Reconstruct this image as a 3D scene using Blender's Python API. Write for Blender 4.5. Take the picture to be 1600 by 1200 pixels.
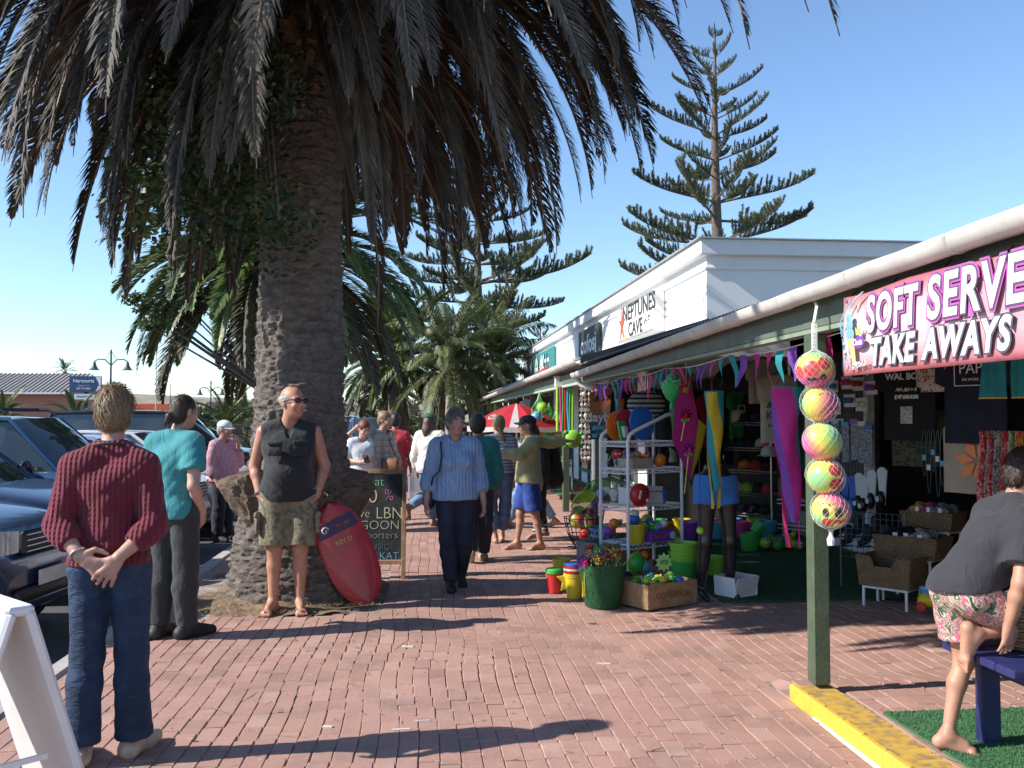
import bpy, bmesh, math, random
import numpy as np
from mathutils.bvhtree import BVHTree
from mathutils import Vector, Matrix, Euler, noise as mnoise
for _o in list(bpy.data.objects):
 bpy.data.objects.remove(_o)
SC = bpy.context.scene
COL = SC.collection
R = math.radians
PI = math.pi
random.seed(7)
# ---------------------------------------------------------------- camera
F = 1450.0
EYE = 1.58
PITCH = math.atan((653 - 600) / F)
YAW = math.atan(140 / F)
cam_d = bpy.data.cameras.new('camera')
cam_d.sensor_width = 36.0
cam_d.lens = 36.0 * F / 1600.0
cam_d.clip_end = 5000
cam = bpy.data.objects.new('camera', cam_d)
COL.objects.link(cam)
cam.location = (0, 0, EYE)
cam.rotation_euler = (PI / 2 + PITCH, 0, -YAW)
SC.camera = cam
# ---------------------------------------------------------------- sky and sun
SUN_EL = R(36)
SHADOW_AZ = R(7.0)           # direction the shadows run, measured from +X towards +Y
to_sun = Vector((-math.cos(SHADOW_AZ) * math.cos(SUN_EL), -math.sin(SHADOW_AZ) * math.cos(SUN_EL), math.sin(SUN_EL)))
W = bpy.data.worlds.new('World')
SC.world = W
W.use_nodes = True
nt = W.node_tree
for n in list(nt.nodes):
 nt.nodes.remove(n)
sky = nt.nodes.new('ShaderNodeTexSky')
sky.sky_type = 'NISHITA'
sky.sun_disc = False
sky.sun_elevation = SUN_EL
sky.sun_rotation = math.atan2(to_sun.x, to_sun.y)
sky.altitude = 0
sky.air_density = 1.0
sky.dust_density = 0.0
sky.ozone_density = 4.5
bg = nt.nodes.new('ShaderNodeBackground')
bg.inputs['Strength'].default_value = 0.13
wo = nt.nodes.new('ShaderNodeOutputWorld')
nt.links.new(sky.outputs[0], bg.inputs['Color'])
nt.links.new(bg.outputs[0], wo.inputs['Surface'])
sun_d = bpy.data.lights.new('sun', 'SUN')
sun_d.energy = 4.3
sun_d.angle = R(0.5)
sun_d.color = (1.0, 0.95, 0.88)
sun = bpy.data.objects.new('sun', sun_d)
COL.objects.link(sun)
sun.rotation_euler = (-to_sun).to_track_quat('-Z', 'Y').to_euler()
sun.location = to_sun * 60
SC.view_settings.view_transform = 'Standard'
SC.view_settings.look = 'None'
SC.view_settings.exposure = 0.8
SC.view_settings.gamma = 1.0
SC.view_settings.use_curve_mapping = False
SC.cycles.max_bounces = 6
SC.cycles.transparent_max_bounces = 8
# ---------------------------------------------------------------- photo point -> place
CY, SY = math.cos(YAW), math.sin(YAW)
CP, SP = math.cos(PITCH), math.sin(PITCH)
def _ray(px, py):
 u, v = (px - 800) / F, (600 - py) / F
 fw, up = CP - v * SP, SP + v * CP
 return Vector((u * CY + fw * SY, -u * SY + fw * CY, up)), fw
def at(px, py, d):
 """world point seen at (px,py) at horizontal depth d"""
 r, fw = _ray(px, py)
 return Vector((0, 0, EYE)) + r * (d / fw)
def gnd(px, py, z=0.0):
 r, fw = _ray(px, py)
 return Vector((0, 0, EYE)) + r * ((z - EYE) / r.z)
def onx(px, py, x):
 """world point seen at (px,py) on the plane X = x"""
 r, fw = _ray(px, py)
 return Vector((0, 0, EYE)) + r * (x / r.x)
def ony(px, py, y):
 r, fw = _ray(px, py)
 return Vector((0, 0, EYE)) + r * (y / r.y)
# ---------------------------------------------------------------- materials
MATS = {}
class N:
 def __init__(s, name):
  s.m = bpy.data.materials.new(name)
  s.m.use_nodes = True
  s.t = s.m.node_tree
  s.b = s.t.nodes['Principled BSDF']
 def n(s, kind, **kw):
  x = s.t.nodes.new(kind)
  for k, v in kw.items():
   setattr(x, k, v)
  return x
 def l(s, a, b):
  s.t.links.new(a, b)
 def obj(s):
  return s.n('ShaderNodeTexCoord').outputs['Object']
 def pos(s):
  return s.n('ShaderNodeNewGeometry').outputs['Position']
 def mapping(s, vec, scale=(1, 1, 1), rot=(0, 0, 0), loc=(0, 0, 0)):
  m = s.n('ShaderNodeMapping')
  m.inputs['Scale'].default_value = scale
  m.inputs['Rotation'].default_value = rot
  m.inputs['Location'].default_value = loc
  s.l(vec, m.inputs['Vector'])
  return m.outputs[0]
 def noise(s, vec, scale, detail=4, rough=.6, dist=0):
  x = s.n('ShaderNodeTexNoise')
  x.inputs['Scale'].default_value = scale
  x.inputs['Detail'].default_value = detail
  x.inputs['Roughness'].default_value = rough
  x.inputs['Distortion'].default_value = dist
  s.l(vec, x.inputs['Vector'])
  return x.outputs['Fac']
 def ramp(s, fac, stops, interp='LINEAR'):
  x = s.n('ShaderNodeValToRGB')
  cr = x.color_ramp
  cr.interpolation = interp
  while len(cr.elements) < len(stops):
   cr.elements.new(.5)
  for e, (p, c) in zip(cr.elements, stops):
   e.position = p
   e.color = (c[0], c[1], c[2], 1) if not isinstance(c, (int, float)) else (c, c, c, 1)
  s.l(fac, x.inputs['Fac'])
  return x.outputs['Color']
 def mix(s, fac, a, b, mode='MIX'):
  x = s.n('ShaderNodeMix', data_type='RGBA', blend_type=mode)
  for sock, val in ((x.inputs[0], fac), (x.inputs[6], a), (x.inputs[7], b)):
   if hasattr(val, 'links') or hasattr(val, 'is_linked'):
    s.l(val, sock)
   elif isinstance(val, (int, float)):
    sock.default_value = val
   else:
    sock.default_value = (val[0], val[1], val[2], 1)
  return x.outputs[2]
 def math(s, op, a, b=None):
  x = s.n('ShaderNodeMath', operation=op)
  for i, val in enumerate((a, b)):
   if val is None:
    continue
   if isinstance(val, (int, float)):
    x.inputs[i].default_value = val
   else:
    s.l(val, x.inputs[i])
  return x.outputs[0]
 def col(s, c):
  if isinstance(c, tuple):
   s.b.inputs['Base Color'].default_value = (c[0], c[1], c[2], 1)
  else:
   s.l(c, s.b.inputs['Base Color'])
 def bump(s, h, strength=.3, dist=.01):
  x = s.n('ShaderNodeBump')
  x.inputs['Strength'].default_value = strength
  x.inputs['Distance'].default_value = dist
  s.l(h, x.inputs['Height'])
  s.l(x.outputs[0], s.b.inputs['Normal'])
 def set(s, **kw):
  for k, v in kw.items():
   s.b.inputs[k.replace('_', ' ')].default_value = v
def mat(name, c, rough=.6, metal=0.0, var=.12, vscale=8, bump=0.0, bscale=60, bdist=.01, trans=0.0, coat=0.0, sss=0.0, alpha=1.0):
 if name in MATS:
  return MATS[name]
 k = N(name)
 v = k.obj()
 nz = k.noise(v, vscale, 5)
 lo = tuple(x * (1 - var) for x in c)
 hi = tuple(min(1, x * (1 + var)) for x in c)
 k.col(k.ramp(nz, [(.3, lo), (.7, hi)]))
 k.set(Roughness=rough, Metallic=metal)
 if trans: k.set(Transmission_Weight=trans)
 if coat: k.set(Coat_Weight=coat, Coat_Roughness=.04)
 if sss:
  k.set(Subsurface_Weight=sss, Subsurface_Scale=.01)
  k.b.inputs['Subsurface Radius'].default_value = (1, .3, .15)
 if bump:
  k.bump(k.noise(v, bscale, 6), bump, bdist)
 if alpha < 1: k.set(Alpha=alpha)
 MATS[name] = k.m
 return k.m
# ---------------------------------------------------------------- mesh builder
class MB:
 def __init__(s):
  s.v, s.f, s.mi = [], [], []
 def add(s, vs, fs, mi=0, M=None):
  o = len(s.v)
  if M is not None:
   vs = [M @ Vector(p) for p in vs]
  s.v.extend([tuple(p) for p in vs])
  for f in fs:
   s.f.append(tuple(i + o for i in f))
   s.mi.append(mi)
  return s
 def box(s, c, d, rot=None, mi=0, bev=0.0):
  x, y, z = d[0] / 2, d[1] / 2, d[2] / 2
  M = Matrix.Translation(c)
  if rot is not None:
   M = M @ Euler(rot).to_matrix().to_4x4()
  if bev <= 0:
   vs = [(-x, -y, -z), (x, -y, -z), (x, y, -z), (-x, y, -z), (-x, -y, z), (x, -y, z), (x, y, z), (-x, y, z)]
   fs = [(0, 3, 2, 1), (4, 5, 6, 7), (0, 1, 5, 4), (1, 2, 6, 5), (2, 3, 7, 6), (3, 0, 4, 7)]
   return s.add(vs, fs, mi, M)
  b = min(bev, x * .9, y * .9, z * .9)
  vs = []
  def ring(ix, iy, zz):
   return [(-ix + b, -iy, zz), (ix - b, -iy, zz), (ix, -iy + b, zz), (ix, iy - b, zz), (ix - b, iy, zz), (-ix + b, iy, zz), (-ix, iy - b, zz), (-ix, -iy + b, zz)]
  rs = [ring(x - b * .8, y - b * .8, -z), ring(x, y, -z + b), ring(x, y, z - b), ring(x - b * .8, y - b * .8, z)]
  for r_ in rs: vs += r_
  fs = [tuple(range(7, -1, -1)), tuple(range(24, 32))]
  for k in range(3):
   for i in range(8):
    j = (i + 1) % 8
    fs.append((k * 8 + i, k * 8 + j, k * 8 + 8 + j, k * 8 + 8 + i))
  return s.add(vs, fs, mi, M)
 def tube(s, pts, r, n=8, mi=0, cap=True, flat=None):
  pts = [Vector(p) for p in pts]
  rs = r if isinstance(r, (list, tuple)) else [r] * len(pts)
  vs, fs = [], []
  up = None
  for i, p in enumerate(pts):
   t = (pts[min(i + 1, len(pts) - 1)] - pts[max(i - 1, 0)]).normalized()
   if up is None:
    up = Vector((0, 0, 1)) if abs(t.z) < .9 else Vector((1, 0, 0))
   a = t.cross(up)
   if a.length < 1e-6: a = t.orthogonal()
   a.normalize()
   b = a.cross(t).normalized()
   up = b
   for k in range(n):
    an = 2 * PI * k / n
    vs.append(p + (a * math.cos(an) * (flat or 1) + b * math.sin(an)) * rs[i])
  for i in range(len(pts) - 1):
   for k in range(n):
    j = (k + 1) % n
    fs.append((i * n + k, i * n + j, (i + 1) * n + j, (i + 1) * n + k))
  if cap:
   fs.append(tuple(range(n - 1, -1, -1)))
   fs.append(tuple(range((len(pts) - 1) * n, len(pts) * n)))
  return s.add(vs, fs, mi)
 def lathe(s, prof, n=16, mi=0, M=None, cap=True, a0=0, a1=2 * PI):
  full = abs(a1 - a0 - 2 * PI) < 1e-6
  m = n if full else n + 1
  vs, fs = [], []
  for (r, z) in prof:
   for k in range(m):
    an = a0 + (a1 - a0) * k / n
    vs.append((r * math.cos(an), r * math.sin(an), z))
  for i in range(len(prof) - 1):
   for k in range(n):
    j = (k + 1) % m
    fs.append((i * m + k, i * m + j, (i + 1) * m + j, (i + 1) * m + k))
  if cap and full:
   if prof[0][0] > 1e-4: fs.append(tuple(range(m - 1, -1, -1)))
   if prof[-1][0] > 1e-4: fs.append(tuple(range((len(prof) - 1) * m, len(prof) * m)))
  return s.add(vs, fs, mi, M)
 def ball(s, c, r, nu=12, nv=8, mi=0, rot=None):
  sc = r if isinstance(r, (tuple, list)) else (r, r, r)
  M = Matrix.Translation(c)
  if rot is not None: M = M @ Euler(rot).to_matrix().to_4x4()
  vs = [(0, 0, -sc[2])]
  for i in range(1, nv):
   ph = -PI / 2 + PI * i / nv
   for k in range(nu):
    th = 2 * PI * k / nu
    vs.append((sc[0] * math.cos(ph) * math.cos(th), sc[1] * math.cos(ph) * math.sin(th), sc[2] * math.sin(ph)))
  vs.append((0, 0, sc[2]))
  fs = []
  for k in range(nu):
   fs.append((0, 1 + (k + 1) % nu, 1 + k))
   fs.append((len(vs) - 1, len(vs) - 1 - nu + k, len(vs) - 1 - nu + (k + 1) % nu))
  for i in range(nv - 2):
   for k in range(nu):
    j = (k + 1) % nu
    fs.append((1 + i * nu + k, 1 + i * nu + j, 1 + (i + 1) * nu + j, 1 + (i + 1) * nu + k))
  return s.add(vs, fs, mi, M)
 def poly(s, pts, mi=0):
  return s.add(pts, [tuple(range(len(pts)))], mi)
 def prism(s, pts, off, mi=0):
  """closed polygon pts (3D) swept by vector off"""
  n = len(pts)
  a = [Vector(p) for p in pts]
  b = [p + Vector(off) for p in a]
  fs = [tuple(range(n - 1, -1, -1)), tuple(range(n, 2 * n))]
  for i in range(n):
   j = (i + 1) % n
   fs.append((i, j, n + j, n + i))
  return s.add(a + b, fs, mi)
 def grid(s, fn, nu, nv, mi=0, closed_u=False):
  vs = [fn(i / nu if not closed_u else i / nu, j / nv) for j in range(nv + 1) for i in range(nu + (0 if closed_u else 1))]
  m = nu + (0 if closed_u else 1)
  fs = []
  for j in range(nv):
   for i in range(nu):
    k = (i + 1) % m
    fs.append((j * m + i, j * m + k, (j + 1) * m + k, (j + 1) * m + i))
  return s.add(vs, fs, mi)
 def mesh(s, name, mats, smooth=False):
  me = bpy.data.meshes.new(name)
  me.from_pydata(s.v, [], s.f)
  ms = mats if isinstance(mats, (list, tuple)) else [mats]
  for m in ms: me.materials.append(m)
  if len(ms) > 1:
   me.polygons.foreach_set('material_index', s.mi)
  if smooth:
   me.polygons.foreach_set('use_smooth', [True] * len(me.polygons))
   try: me.set_sharp_from_angle(angle=R(smooth if smooth is not True else 40))
   except Exception: pass
  me.update()
  return me
 def build(s, name, mats, parent=None, smooth=False, loc=None, rz=0):
  return link(name, s.mesh(name, mats, smooth), parent, loc, rz)
def link(name, data, parent=None, loc=None, rz=0):
 o = bpy.data.objects.new(name, data)
 COL.objects.link(o)
 if parent is not None: o.parent = parent
 if loc is not None: o.location = loc
 if rz: o.rotation_euler = (0, 0, rz)
 return o
def tag(o, label=None, cat=None, group=None, kind=None):
 if label: o['label'] = label
 if cat: o['category'] = cat
 if group: o['group'] = group
 if kind: o['kind'] = kind
 return o
def thing(name, label, cat, loc=(0, 0, 0), rz=0, group=None):
 o = link(name, None, None, loc, rz)
 o.empty_display_size = .1
 return tag(o, label, cat, group)
CHILD = {}
def copy_tree(o, parent=None, loc=None, rz=None, label=None, scale=None):
 c = o.copy()
 COL.objects.link(c)
 if parent is not None: c.parent = parent
 for ch in o.children:
  copy_tree(ch, c)
 if loc is not None: c.location = loc
 if rz is not None: c.rotation_euler = (0, 0, rz)
 if label: c['label'] = label
 if scale is not None: c.scale = (scale,) * 3
 return c
def text(name, s, size, m, parent=None, loc=(0, 0, 0), rot=(PI / 2, 0, 0), ext=.002, bold=0.0, align='CENTER', shear=0.0, sx=1.0, spacing=1.0, line=1.0):
 c = bpy.data.curves.new(name, 'FONT')
 c.body = s
 c.size = size
 c.extrude = ext
 c.offset = bold
 c.align_x = align
 c.align_y = 'CENTER'
 c.shear = shear
 c.space_character = spacing
 c.space_line = line
 c.resolution_u = 4
 c.materials.append(m)
 tmp = bpy.data.objects.new(name, c)
 me = bpy.data.meshes.new_from_object(tmp)
 bpy.data.objects.remove(tmp)
 o = link(name, me, parent, loc)
 o.rotation_euler = rot
 o.scale = (sx, 1, 1)
 return o
def strokes(mb, o, ex, ey, n, w, h, seed, th=.12, mi=0):
 """a row of n letter-like strokes, for lettering too small to read"""
 r_ = random.Random(seed); o, ex, ey = Vector(o), Vector(ex), Vector(ey)
 en = ex.cross(ey) * .003
 for i in range(n):
  c = o + ex * (w * (i + .5) / n - w / 2)
  cw = w / n * .36
  for q in range(3):
   a = ((r_.choice((-1, 1)) * cw, -h / 2), (r_.choice((-1, 1)) * cw, h / 2)) if q < 2 else ((-cw, r_.choice((-.5, 0, .5)) * h), (cw, r_.choice((-.5, 0, .5)) * h))
   p0, p1 = c + ex * a[0][0] + ey * a[0][1], c + ex * a[1][0] + ey * a[1][1]
   d = (p1 - p0);
   if d.length < 1e-5: continue
   n_ = d.normalized().cross(en.normalized()) * (h * th * .5)
   mb.add([p0 - n_ + en, p0 + n_ + en, p1 + n_ + en, p1 - n_ + en], [(0, 1, 2, 3)], mi)
 return mb
def smooth01(x):
 x = max(0, min(1, x))
 return x * x * (3 - 2 * x)
# ---------------------------------------------------------------- smooth solid bodies (one continuous surface)
class Solid:
 """smooth union of tapered limbs and ellipsoids, meshed as one surface"""
 def __init__(s):
  s.p, s.cuts = [], []
 def limb(s, a, b, ra, rb, k=.02, flat=None, fk=1.0, op='+', fe=False):
  s.p.append(('c', np.array(a, float), np.array(b, float), ra, rb, None if flat is None else np.array(Vector(flat).normalized()), fk, op, k, fe))
  return s
 def chain(s, pts, rs, k=.02, **kw):
  for i in range(len(pts) - 1):
   s.limb(pts[i], pts[i + 1], rs[i], rs[i + 1], k, **kw)
  return s
 def ell(s, c, r, rot=None, k=.02, op='+'):
  s.p.append(('e', np.array(c, float), np.array(r, float), None if rot is None else np.array(rot.to_3x3()), None, None, None, op, k))
  return s
 def slice(s, p, n):
  s.p.append(('h', np.array(p, float), np.array(Vector(n).normalized()), None, None, None, None, 'h', .01))
  return s
 def cut(s, p, n):
  s.cuts.append((np.array(p, float), np.array(Vector(n).normalized())))
  return s
 def mesh(s, name, mats, vox, wrinkle=0.0, wfreq=22.0, wz=1.0):
  lo = np.full(3, 1e9); hi = -lo
  boxes = []
  for q in s.p:
   if q[0] == 'h':
    boxes.append((None, None)); continue
   if q[0] == 'c':
    m = max(q[3], q[4])
    l = np.minimum(q[1], q[2]) - m; h = np.maximum(q[1], q[2]) + m
   else:
    m = q[2].max(); l = q[1] - m; h = q[1] + m
   boxes.append((l, h))
   if q[7] == '+':
    lo = np.minimum(lo, l); hi = np.maximum(hi, h)
  lo = lo - 3 * vox; hi = hi + 3 * vox
  n = np.ceil((hi - lo) / vox).astype(int) + 1
  ax = [lo[i] + vox * np.arange(n[i], dtype=np.float32) for i in range(3)]
  D = np.full(n, .25, np.float32)
  for q, (l, h) in zip(s.p, boxes):
   if q[0] == 'h':
    gx, gy, gz = np.meshgrid(*ax, indexing='ij', sparse=True)
    D = np.maximum(D, ((gx - q[1][0]) * q[2][0] + (gy - q[1][1]) * q[2][1] + (gz - q[1][2]) * q[2][2]).astype(np.float32))
    continue
   k = q[8]; pad = 2.2 * k + 3 * vox
   i0 = np.clip(np.floor((l - pad - lo) / vox).astype(int), 0, n - 1)
   i1 = np.clip(np.ceil((h + pad - lo) / vox).astype(int) + 1, 1, n)
   X, Y, Z = np.meshgrid(ax[0][i0[0]:i1[0]], ax[1][i0[1]:i1[1]], ax[2][i0[2]:i1[2]], indexing='ij', sparse=True)
   if q[0] == 'c':
    a, b, ra, rb, fl, fk = q[1], q[2], q[3], q[4], q[5], q[6]
    px, py, pz = X - a[0], Y - a[1], Z - a[2]
    ba = b - a
    if fl is not None and fk != 1.0:
     d = (px * fl[0] + py * fl[1] + pz * fl[2]) * (fk - 1)
     px, py, pz = px + d * fl[0], py + d * fl[1], pz + d * fl[2]
     ba = ba + fl * (np.dot(ba, fl) * (fk - 1))
    L2 = max(np.dot(ba, ba), 1e-9)
    t = np.clip((px * ba[0] + py * ba[1] + pz * ba[2]) / L2, 0, 1)
    d = np.sqrt((px - t * ba[0]) ** 2 + (py - t * ba[1]) ** 2 + (pz - t * ba[2]) ** 2) - (ra + (rb - ra) * t)
    if fl is not None and fk > 1: d = d / (0.5 + 0.5 * fk)
    if q[9]:
     un = (b - a) / max(np.linalg.norm(b - a), 1e-9)
     d = np.maximum(d, (X - b[0]) * un[0] + (Y - b[1]) * un[1] + (Z - b[2]) * un[2])
   else:
    c, r, rot = q[1], q[2], q[3]
    px, py, pz = X - c[0], Y - c[1], Z - c[2]
    if rot is not None:
     px, py, pz = [rot[0, i] * px + rot[1, i] * py + rot[2, i] * pz for i in range(3)]
    k0 = np.sqrt((px / r[0]) ** 2 + (py / r[1]) ** 2 + (pz / r[2]) ** 2)
    k1 = np.sqrt((px / r[0] ** 2) ** 2 + (py / r[1] ** 2) ** 2 + (pz / r[2] ** 2) ** 2)
    d = k0 * (k0 - 1) / np.maximum(k1, 1e-6)
   S = D[i0[0]:i1[0], i0[1]:i1[1], i0[2]:i1[2]]
   d = d.astype(np.float32)
   if q[7] == '+':
    hh = np.maximum(k - np.abs(S - d), 0) / k
    S[...] = np.minimum(S, d) - hh * hh * k * .25
   else:
    d = -d
    hh = np.maximum(k - np.abs(S - d), 0) / k
    S[...] = np.maximum(S, d) + hh * hh * k * .25
  X, Y, Z = np.meshgrid(*ax, indexing='ij', sparse=True)
  if wrinkle:
   f_ = wfreq
   wx = X + .05 * np.sin(Z * 13 + Y * 9) ; wq = Z * wz + .06 * np.sin(X * 11 + 1) + .05 * np.sin(Y * 12 + Z * 4)
   w = .45 * (1 - 1.6 * np.abs(np.sin(wq * f_ * .95 + wx * f_ * .5 + 2 * np.sin(Z * 6.1 + X * 7)))) + .35 * np.sin(wq * f_ * 1.7 - wx * f_ * .8 + Y * f_ * .6) * np.sin(Z * 5.3 + 1.1 + X * 4) + .3 * np.sin(wx * f_ * .9 + Y * f_ * .7 + Z * 3)
   D = D + (wrinkle * w).astype(np.float32)
  for p, nn in s.cuts:
   D = np.maximum(D, ((X - p[0]) * nn[0] + (Y - p[1]) * nn[1] + (Z - p[2]) * nn[2]).astype(np.float32))
  return surface(name, D, lo, vox, mats)
def surface(name, D, lo, vox, mats):
 ins = D < 0
 c = [ins[i:ins.shape[0] - 1 + i, j:ins.shape[1] - 1 + j, k:ins.shape[2] - 1 + k] for i in (0, 1) for j in (0, 1) for k in (0, 1)]
 any_ = c[0].copy(); all_ = c[0].copy()
 for q in c[1:]:
  any_ |= q; all_ &= q
 act = np.argwhere(any_ & ~all_)
 idx = np.full(any_.shape, -1, np.int32)
 idx[act[:, 0], act[:, 1], act[:, 2]] = np.arange(len(act))
 corner = [(i, j, k) for i in (0, 1) for j in (0, 1) for k in (0, 1)]
 val = np.stack([D[act[:, 0] + i, act[:, 1] + j, act[:, 2] + k] for i, j, k in corner], 1)
 acc = np.zeros((len(act), 3)); cnt = np.zeros(len(act))
 for a in range(8):
  for b in range(a + 1, 8):
   ca, cb = np.array(corner[a]), np.array(corner[b])
   if np.abs(ca - cb).sum() != 1: continue
   m = (val[:, a] < 0) != (val[:, b] < 0)
   t = val[m, a] / (val[m, a] - val[m, b])
   acc[m] += ca + (cb - ca) * t[:, None]
   cnt[m] += 1
 V = lo + vox * (act + acc / np.maximum(cnt, 1)[:, None])
 faces = []
 for axis in range(3):
  o = [1 if i == axis else 0 for i in range(3)]
  A = ins[:ins.shape[0] - o[0], :ins.shape[1] - o[1], :ins.shape[2] - o[2]]
  B = ins[o[0]:, o[1]:, o[2]:]
  e = np.argwhere(A != B)
  u, v = [(1, 2), (2, 0), (0, 1)][axis]
  e = e[(e[:, u] > 0) & (e[:, v] > 0)]
  e = e[(e[:, u] < ins.shape[u] - 1) & (e[:, v] < ins.shape[v] - 1)]
  fl = A[e[:, 0], e[:, 1], e[:, 2]]
  du = np.zeros(3, int); du[u] = 1
  dv = np.zeros(3, int); dv[v] = 1
  g = lambda q: idx[q[:, 0], q[:, 1], q[:, 2]]
  quad = np.stack([g(e - du - dv), g(e - dv), g(e), g(e - du)], 1)
  quad[~fl] = quad[~fl][:, ::-1]
  faces.append(quad)
 Fq = np.concatenate(faces)
 Fq = Fq[(Fq >= 0).all(1)]
 me = bpy.data.meshes.new(name)
 me.vertices.add(len(V)); me.vertices.foreach_set('co', V.astype(np.float32).ravel())
 me.loops.add(len(Fq) * 4); me.loops.foreach_set('vertex_index', Fq.astype(np.int32).ravel())
 me.polygons.add(len(Fq))
 me.polygons.foreach_set('loop_start', np.arange(0, len(Fq) * 4, 4, dtype=np.int32))
 me.polygons.foreach_set('use_smooth', np.ones(len(Fq), bool))
 for m in (mats if isinstance(mats, (list, tuple)) else [mats]): me.materials.append(m)
 me.update(calc_edges=True)
 me.validate()
 return me
def lerp(a, b, t):
 return Vector(a) * (1 - t) + Vector(b) * t
def hand(S, wrist, d, n, thumb, s=1.0, curl=.35, spread=.17, k=.004):
 """palm and five fingers. d: wrist to knuckles, n: out of the back of the hand, thumb: towards the thumb side"""
 d, n, t = Vector(d).normalized(), Vector(n).normalized(), Vector(thumb).normalized()
 w = Vector(wrist)
 S.limb(w, w + d * .035 * s, .024 * s, .026 * s, .012, flat=n, fk=1.35)
 for off in (-.026, -.009, .009, .026):
  S.limb(w + d * .025 * s + t * off * .6 * s, w + d * .085 * s + t * off * s, .015 * s, .0125 * s, .012)
 for i, off in enumerate((-.033, -.0112, .0112, .033)):
  L = (.060, .076, .080, .070)[i] * s
  p = w + d * (.086 - (.008 if i == 0 else 0)) * s + t * off * s
  a = 0
  dirs = Vector(d) + t * off / .033 * spread
  for j, (fr, r0, r1) in enumerate(((.45, .0092, .0084), (.31, .0084, .0078), (.24, .0078, .006))):
   a += curl * (1 + .25 * j + .12 * (i - 1.5))
   q = p + (dirs.normalized() * math.cos(a) - n * math.sin(a)) * L * fr
   S.limb(p, q, r0 * s, r1 * s, k)
   p = q
 p = w + d * .022 * s + t * .022 * s
 q = p + (d * .6 + t * .75 - n * .25).normalized() * .042 * s
 S.limb(p, q, .016 * s, .0125 * s, .01)
 r_ = q + (d * .9 + t * .25 - n * .3).normalized() * .032 * s
 S.limb(q, r_, .0120 * s, .0105 * s, k)
 S.limb(r_, r_ + (d * .95 - n * .35).normalized() * .024 * s, .0105 * s, .008 * s, k)
def foot(S, ankle, d, s=1.0, toes=True, pitch=0.0):
 """bare foot: heel, arch, five toes. d: horizontal pointing direction, pitch>0 lifts the heel"""
 d = Vector((d[0], d[1], 0)).normalized()
 up = Vector((0, 0, 1))
 dd = (d * math.cos(pitch) - up * math.sin(pitch))
 uu = (up * math.cos(pitch) + d * math.sin(pitch))
 t = d.cross(up)
 a = Vector(ankle)
 heel = a - dd * .035 * s - uu * .045 * s
 ball = a + dd * .125 * s - uu * .058 * s
 S.limb(a, heel, .036 * s, .032 * s, .02)
 S.limb(a, lerp(a, ball, .7) + uu * .012 * s, .036 * s, .026 * s, .025)
 S.limb(heel, ball, .030 * s, .026 * s, .02)
 S.limb(ball - t * .022 * s, ball + t * .022 * s, .023 * s, .021 * s, .015)
 if toes:
  for i, o in enumerate((-.036, -.018, -.002, .014, .031)):
   L = (.028, .034, .038, .042, .046)[i] * s
   p = ball + t * o * s + dd * .010 * s - uu * .006 * s
   S.limb(p, p + dd * L - uu * .002 * s, .0105 * s, (.0085 if i < 4 else .0115) * s, .006)
def shoe_solid(S, ankle, d, s=1.0, pitch=0.0, high=.0):
 d = Vector((d[0], d[1], 0)).normalized()
 up = Vector((0, 0, 1))
 dd = (d * math.cos(pitch) - up * math.sin(pitch)); uu = (up * math.cos(pitch) + d * math.sin(pitch))
 t = d.cross(up)
 a = Vector(ankle)
 heel = a - dd * .045 * s - uu * .040 * s
 ball = a + dd * .125 * s - uu * .052 * s
 toe = a + dd * .185 * s - uu * .055 * s
 S.limb(a + uu * high, heel, .046 * s, .044 * s, .02)
 S.limb(a + uu * high, lerp(a, ball, .75), .046 * s, .040 * s, .03)
 S.limb(heel, ball, .042 * s, .042 * s, .02)
 S.limb(ball, toe, .044 * s, .034 * s, .02)
 sole = a - uu * .088 * s
 S.cut(sole, -uu)
def base_pose(h, w=1.0, sh=1.0, hipw=1.0):
 """joints of a standing figure that faces -Y; .L is at +X"""
 J = dict(pelvis=(0, 0, .53), waist=(0, 0, .615), chest=(0, 0, .72), neck=(0, .006, .825), head=(0, -.012, .925))
 for s, q in (('L', 1), ('R', -1)):
  J['hip' + s] = (q * .052 * hipw, 0, .515)
  J['knee' + s] = (q * .056, -.008, .285)
  J['ank' + s] = (q * .058, .008, .050)
  J['sh' + s] = (q * .102 * sh, .004, .792)
  J['elb' + s] = (q * .135 * sh, .018, .632)
  J['wri' + s] = (q * .142 * sh, -.020, .487)
 return {k: Vector(v) * h for k, v in J.items()}
VOXM = 1.0
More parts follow.
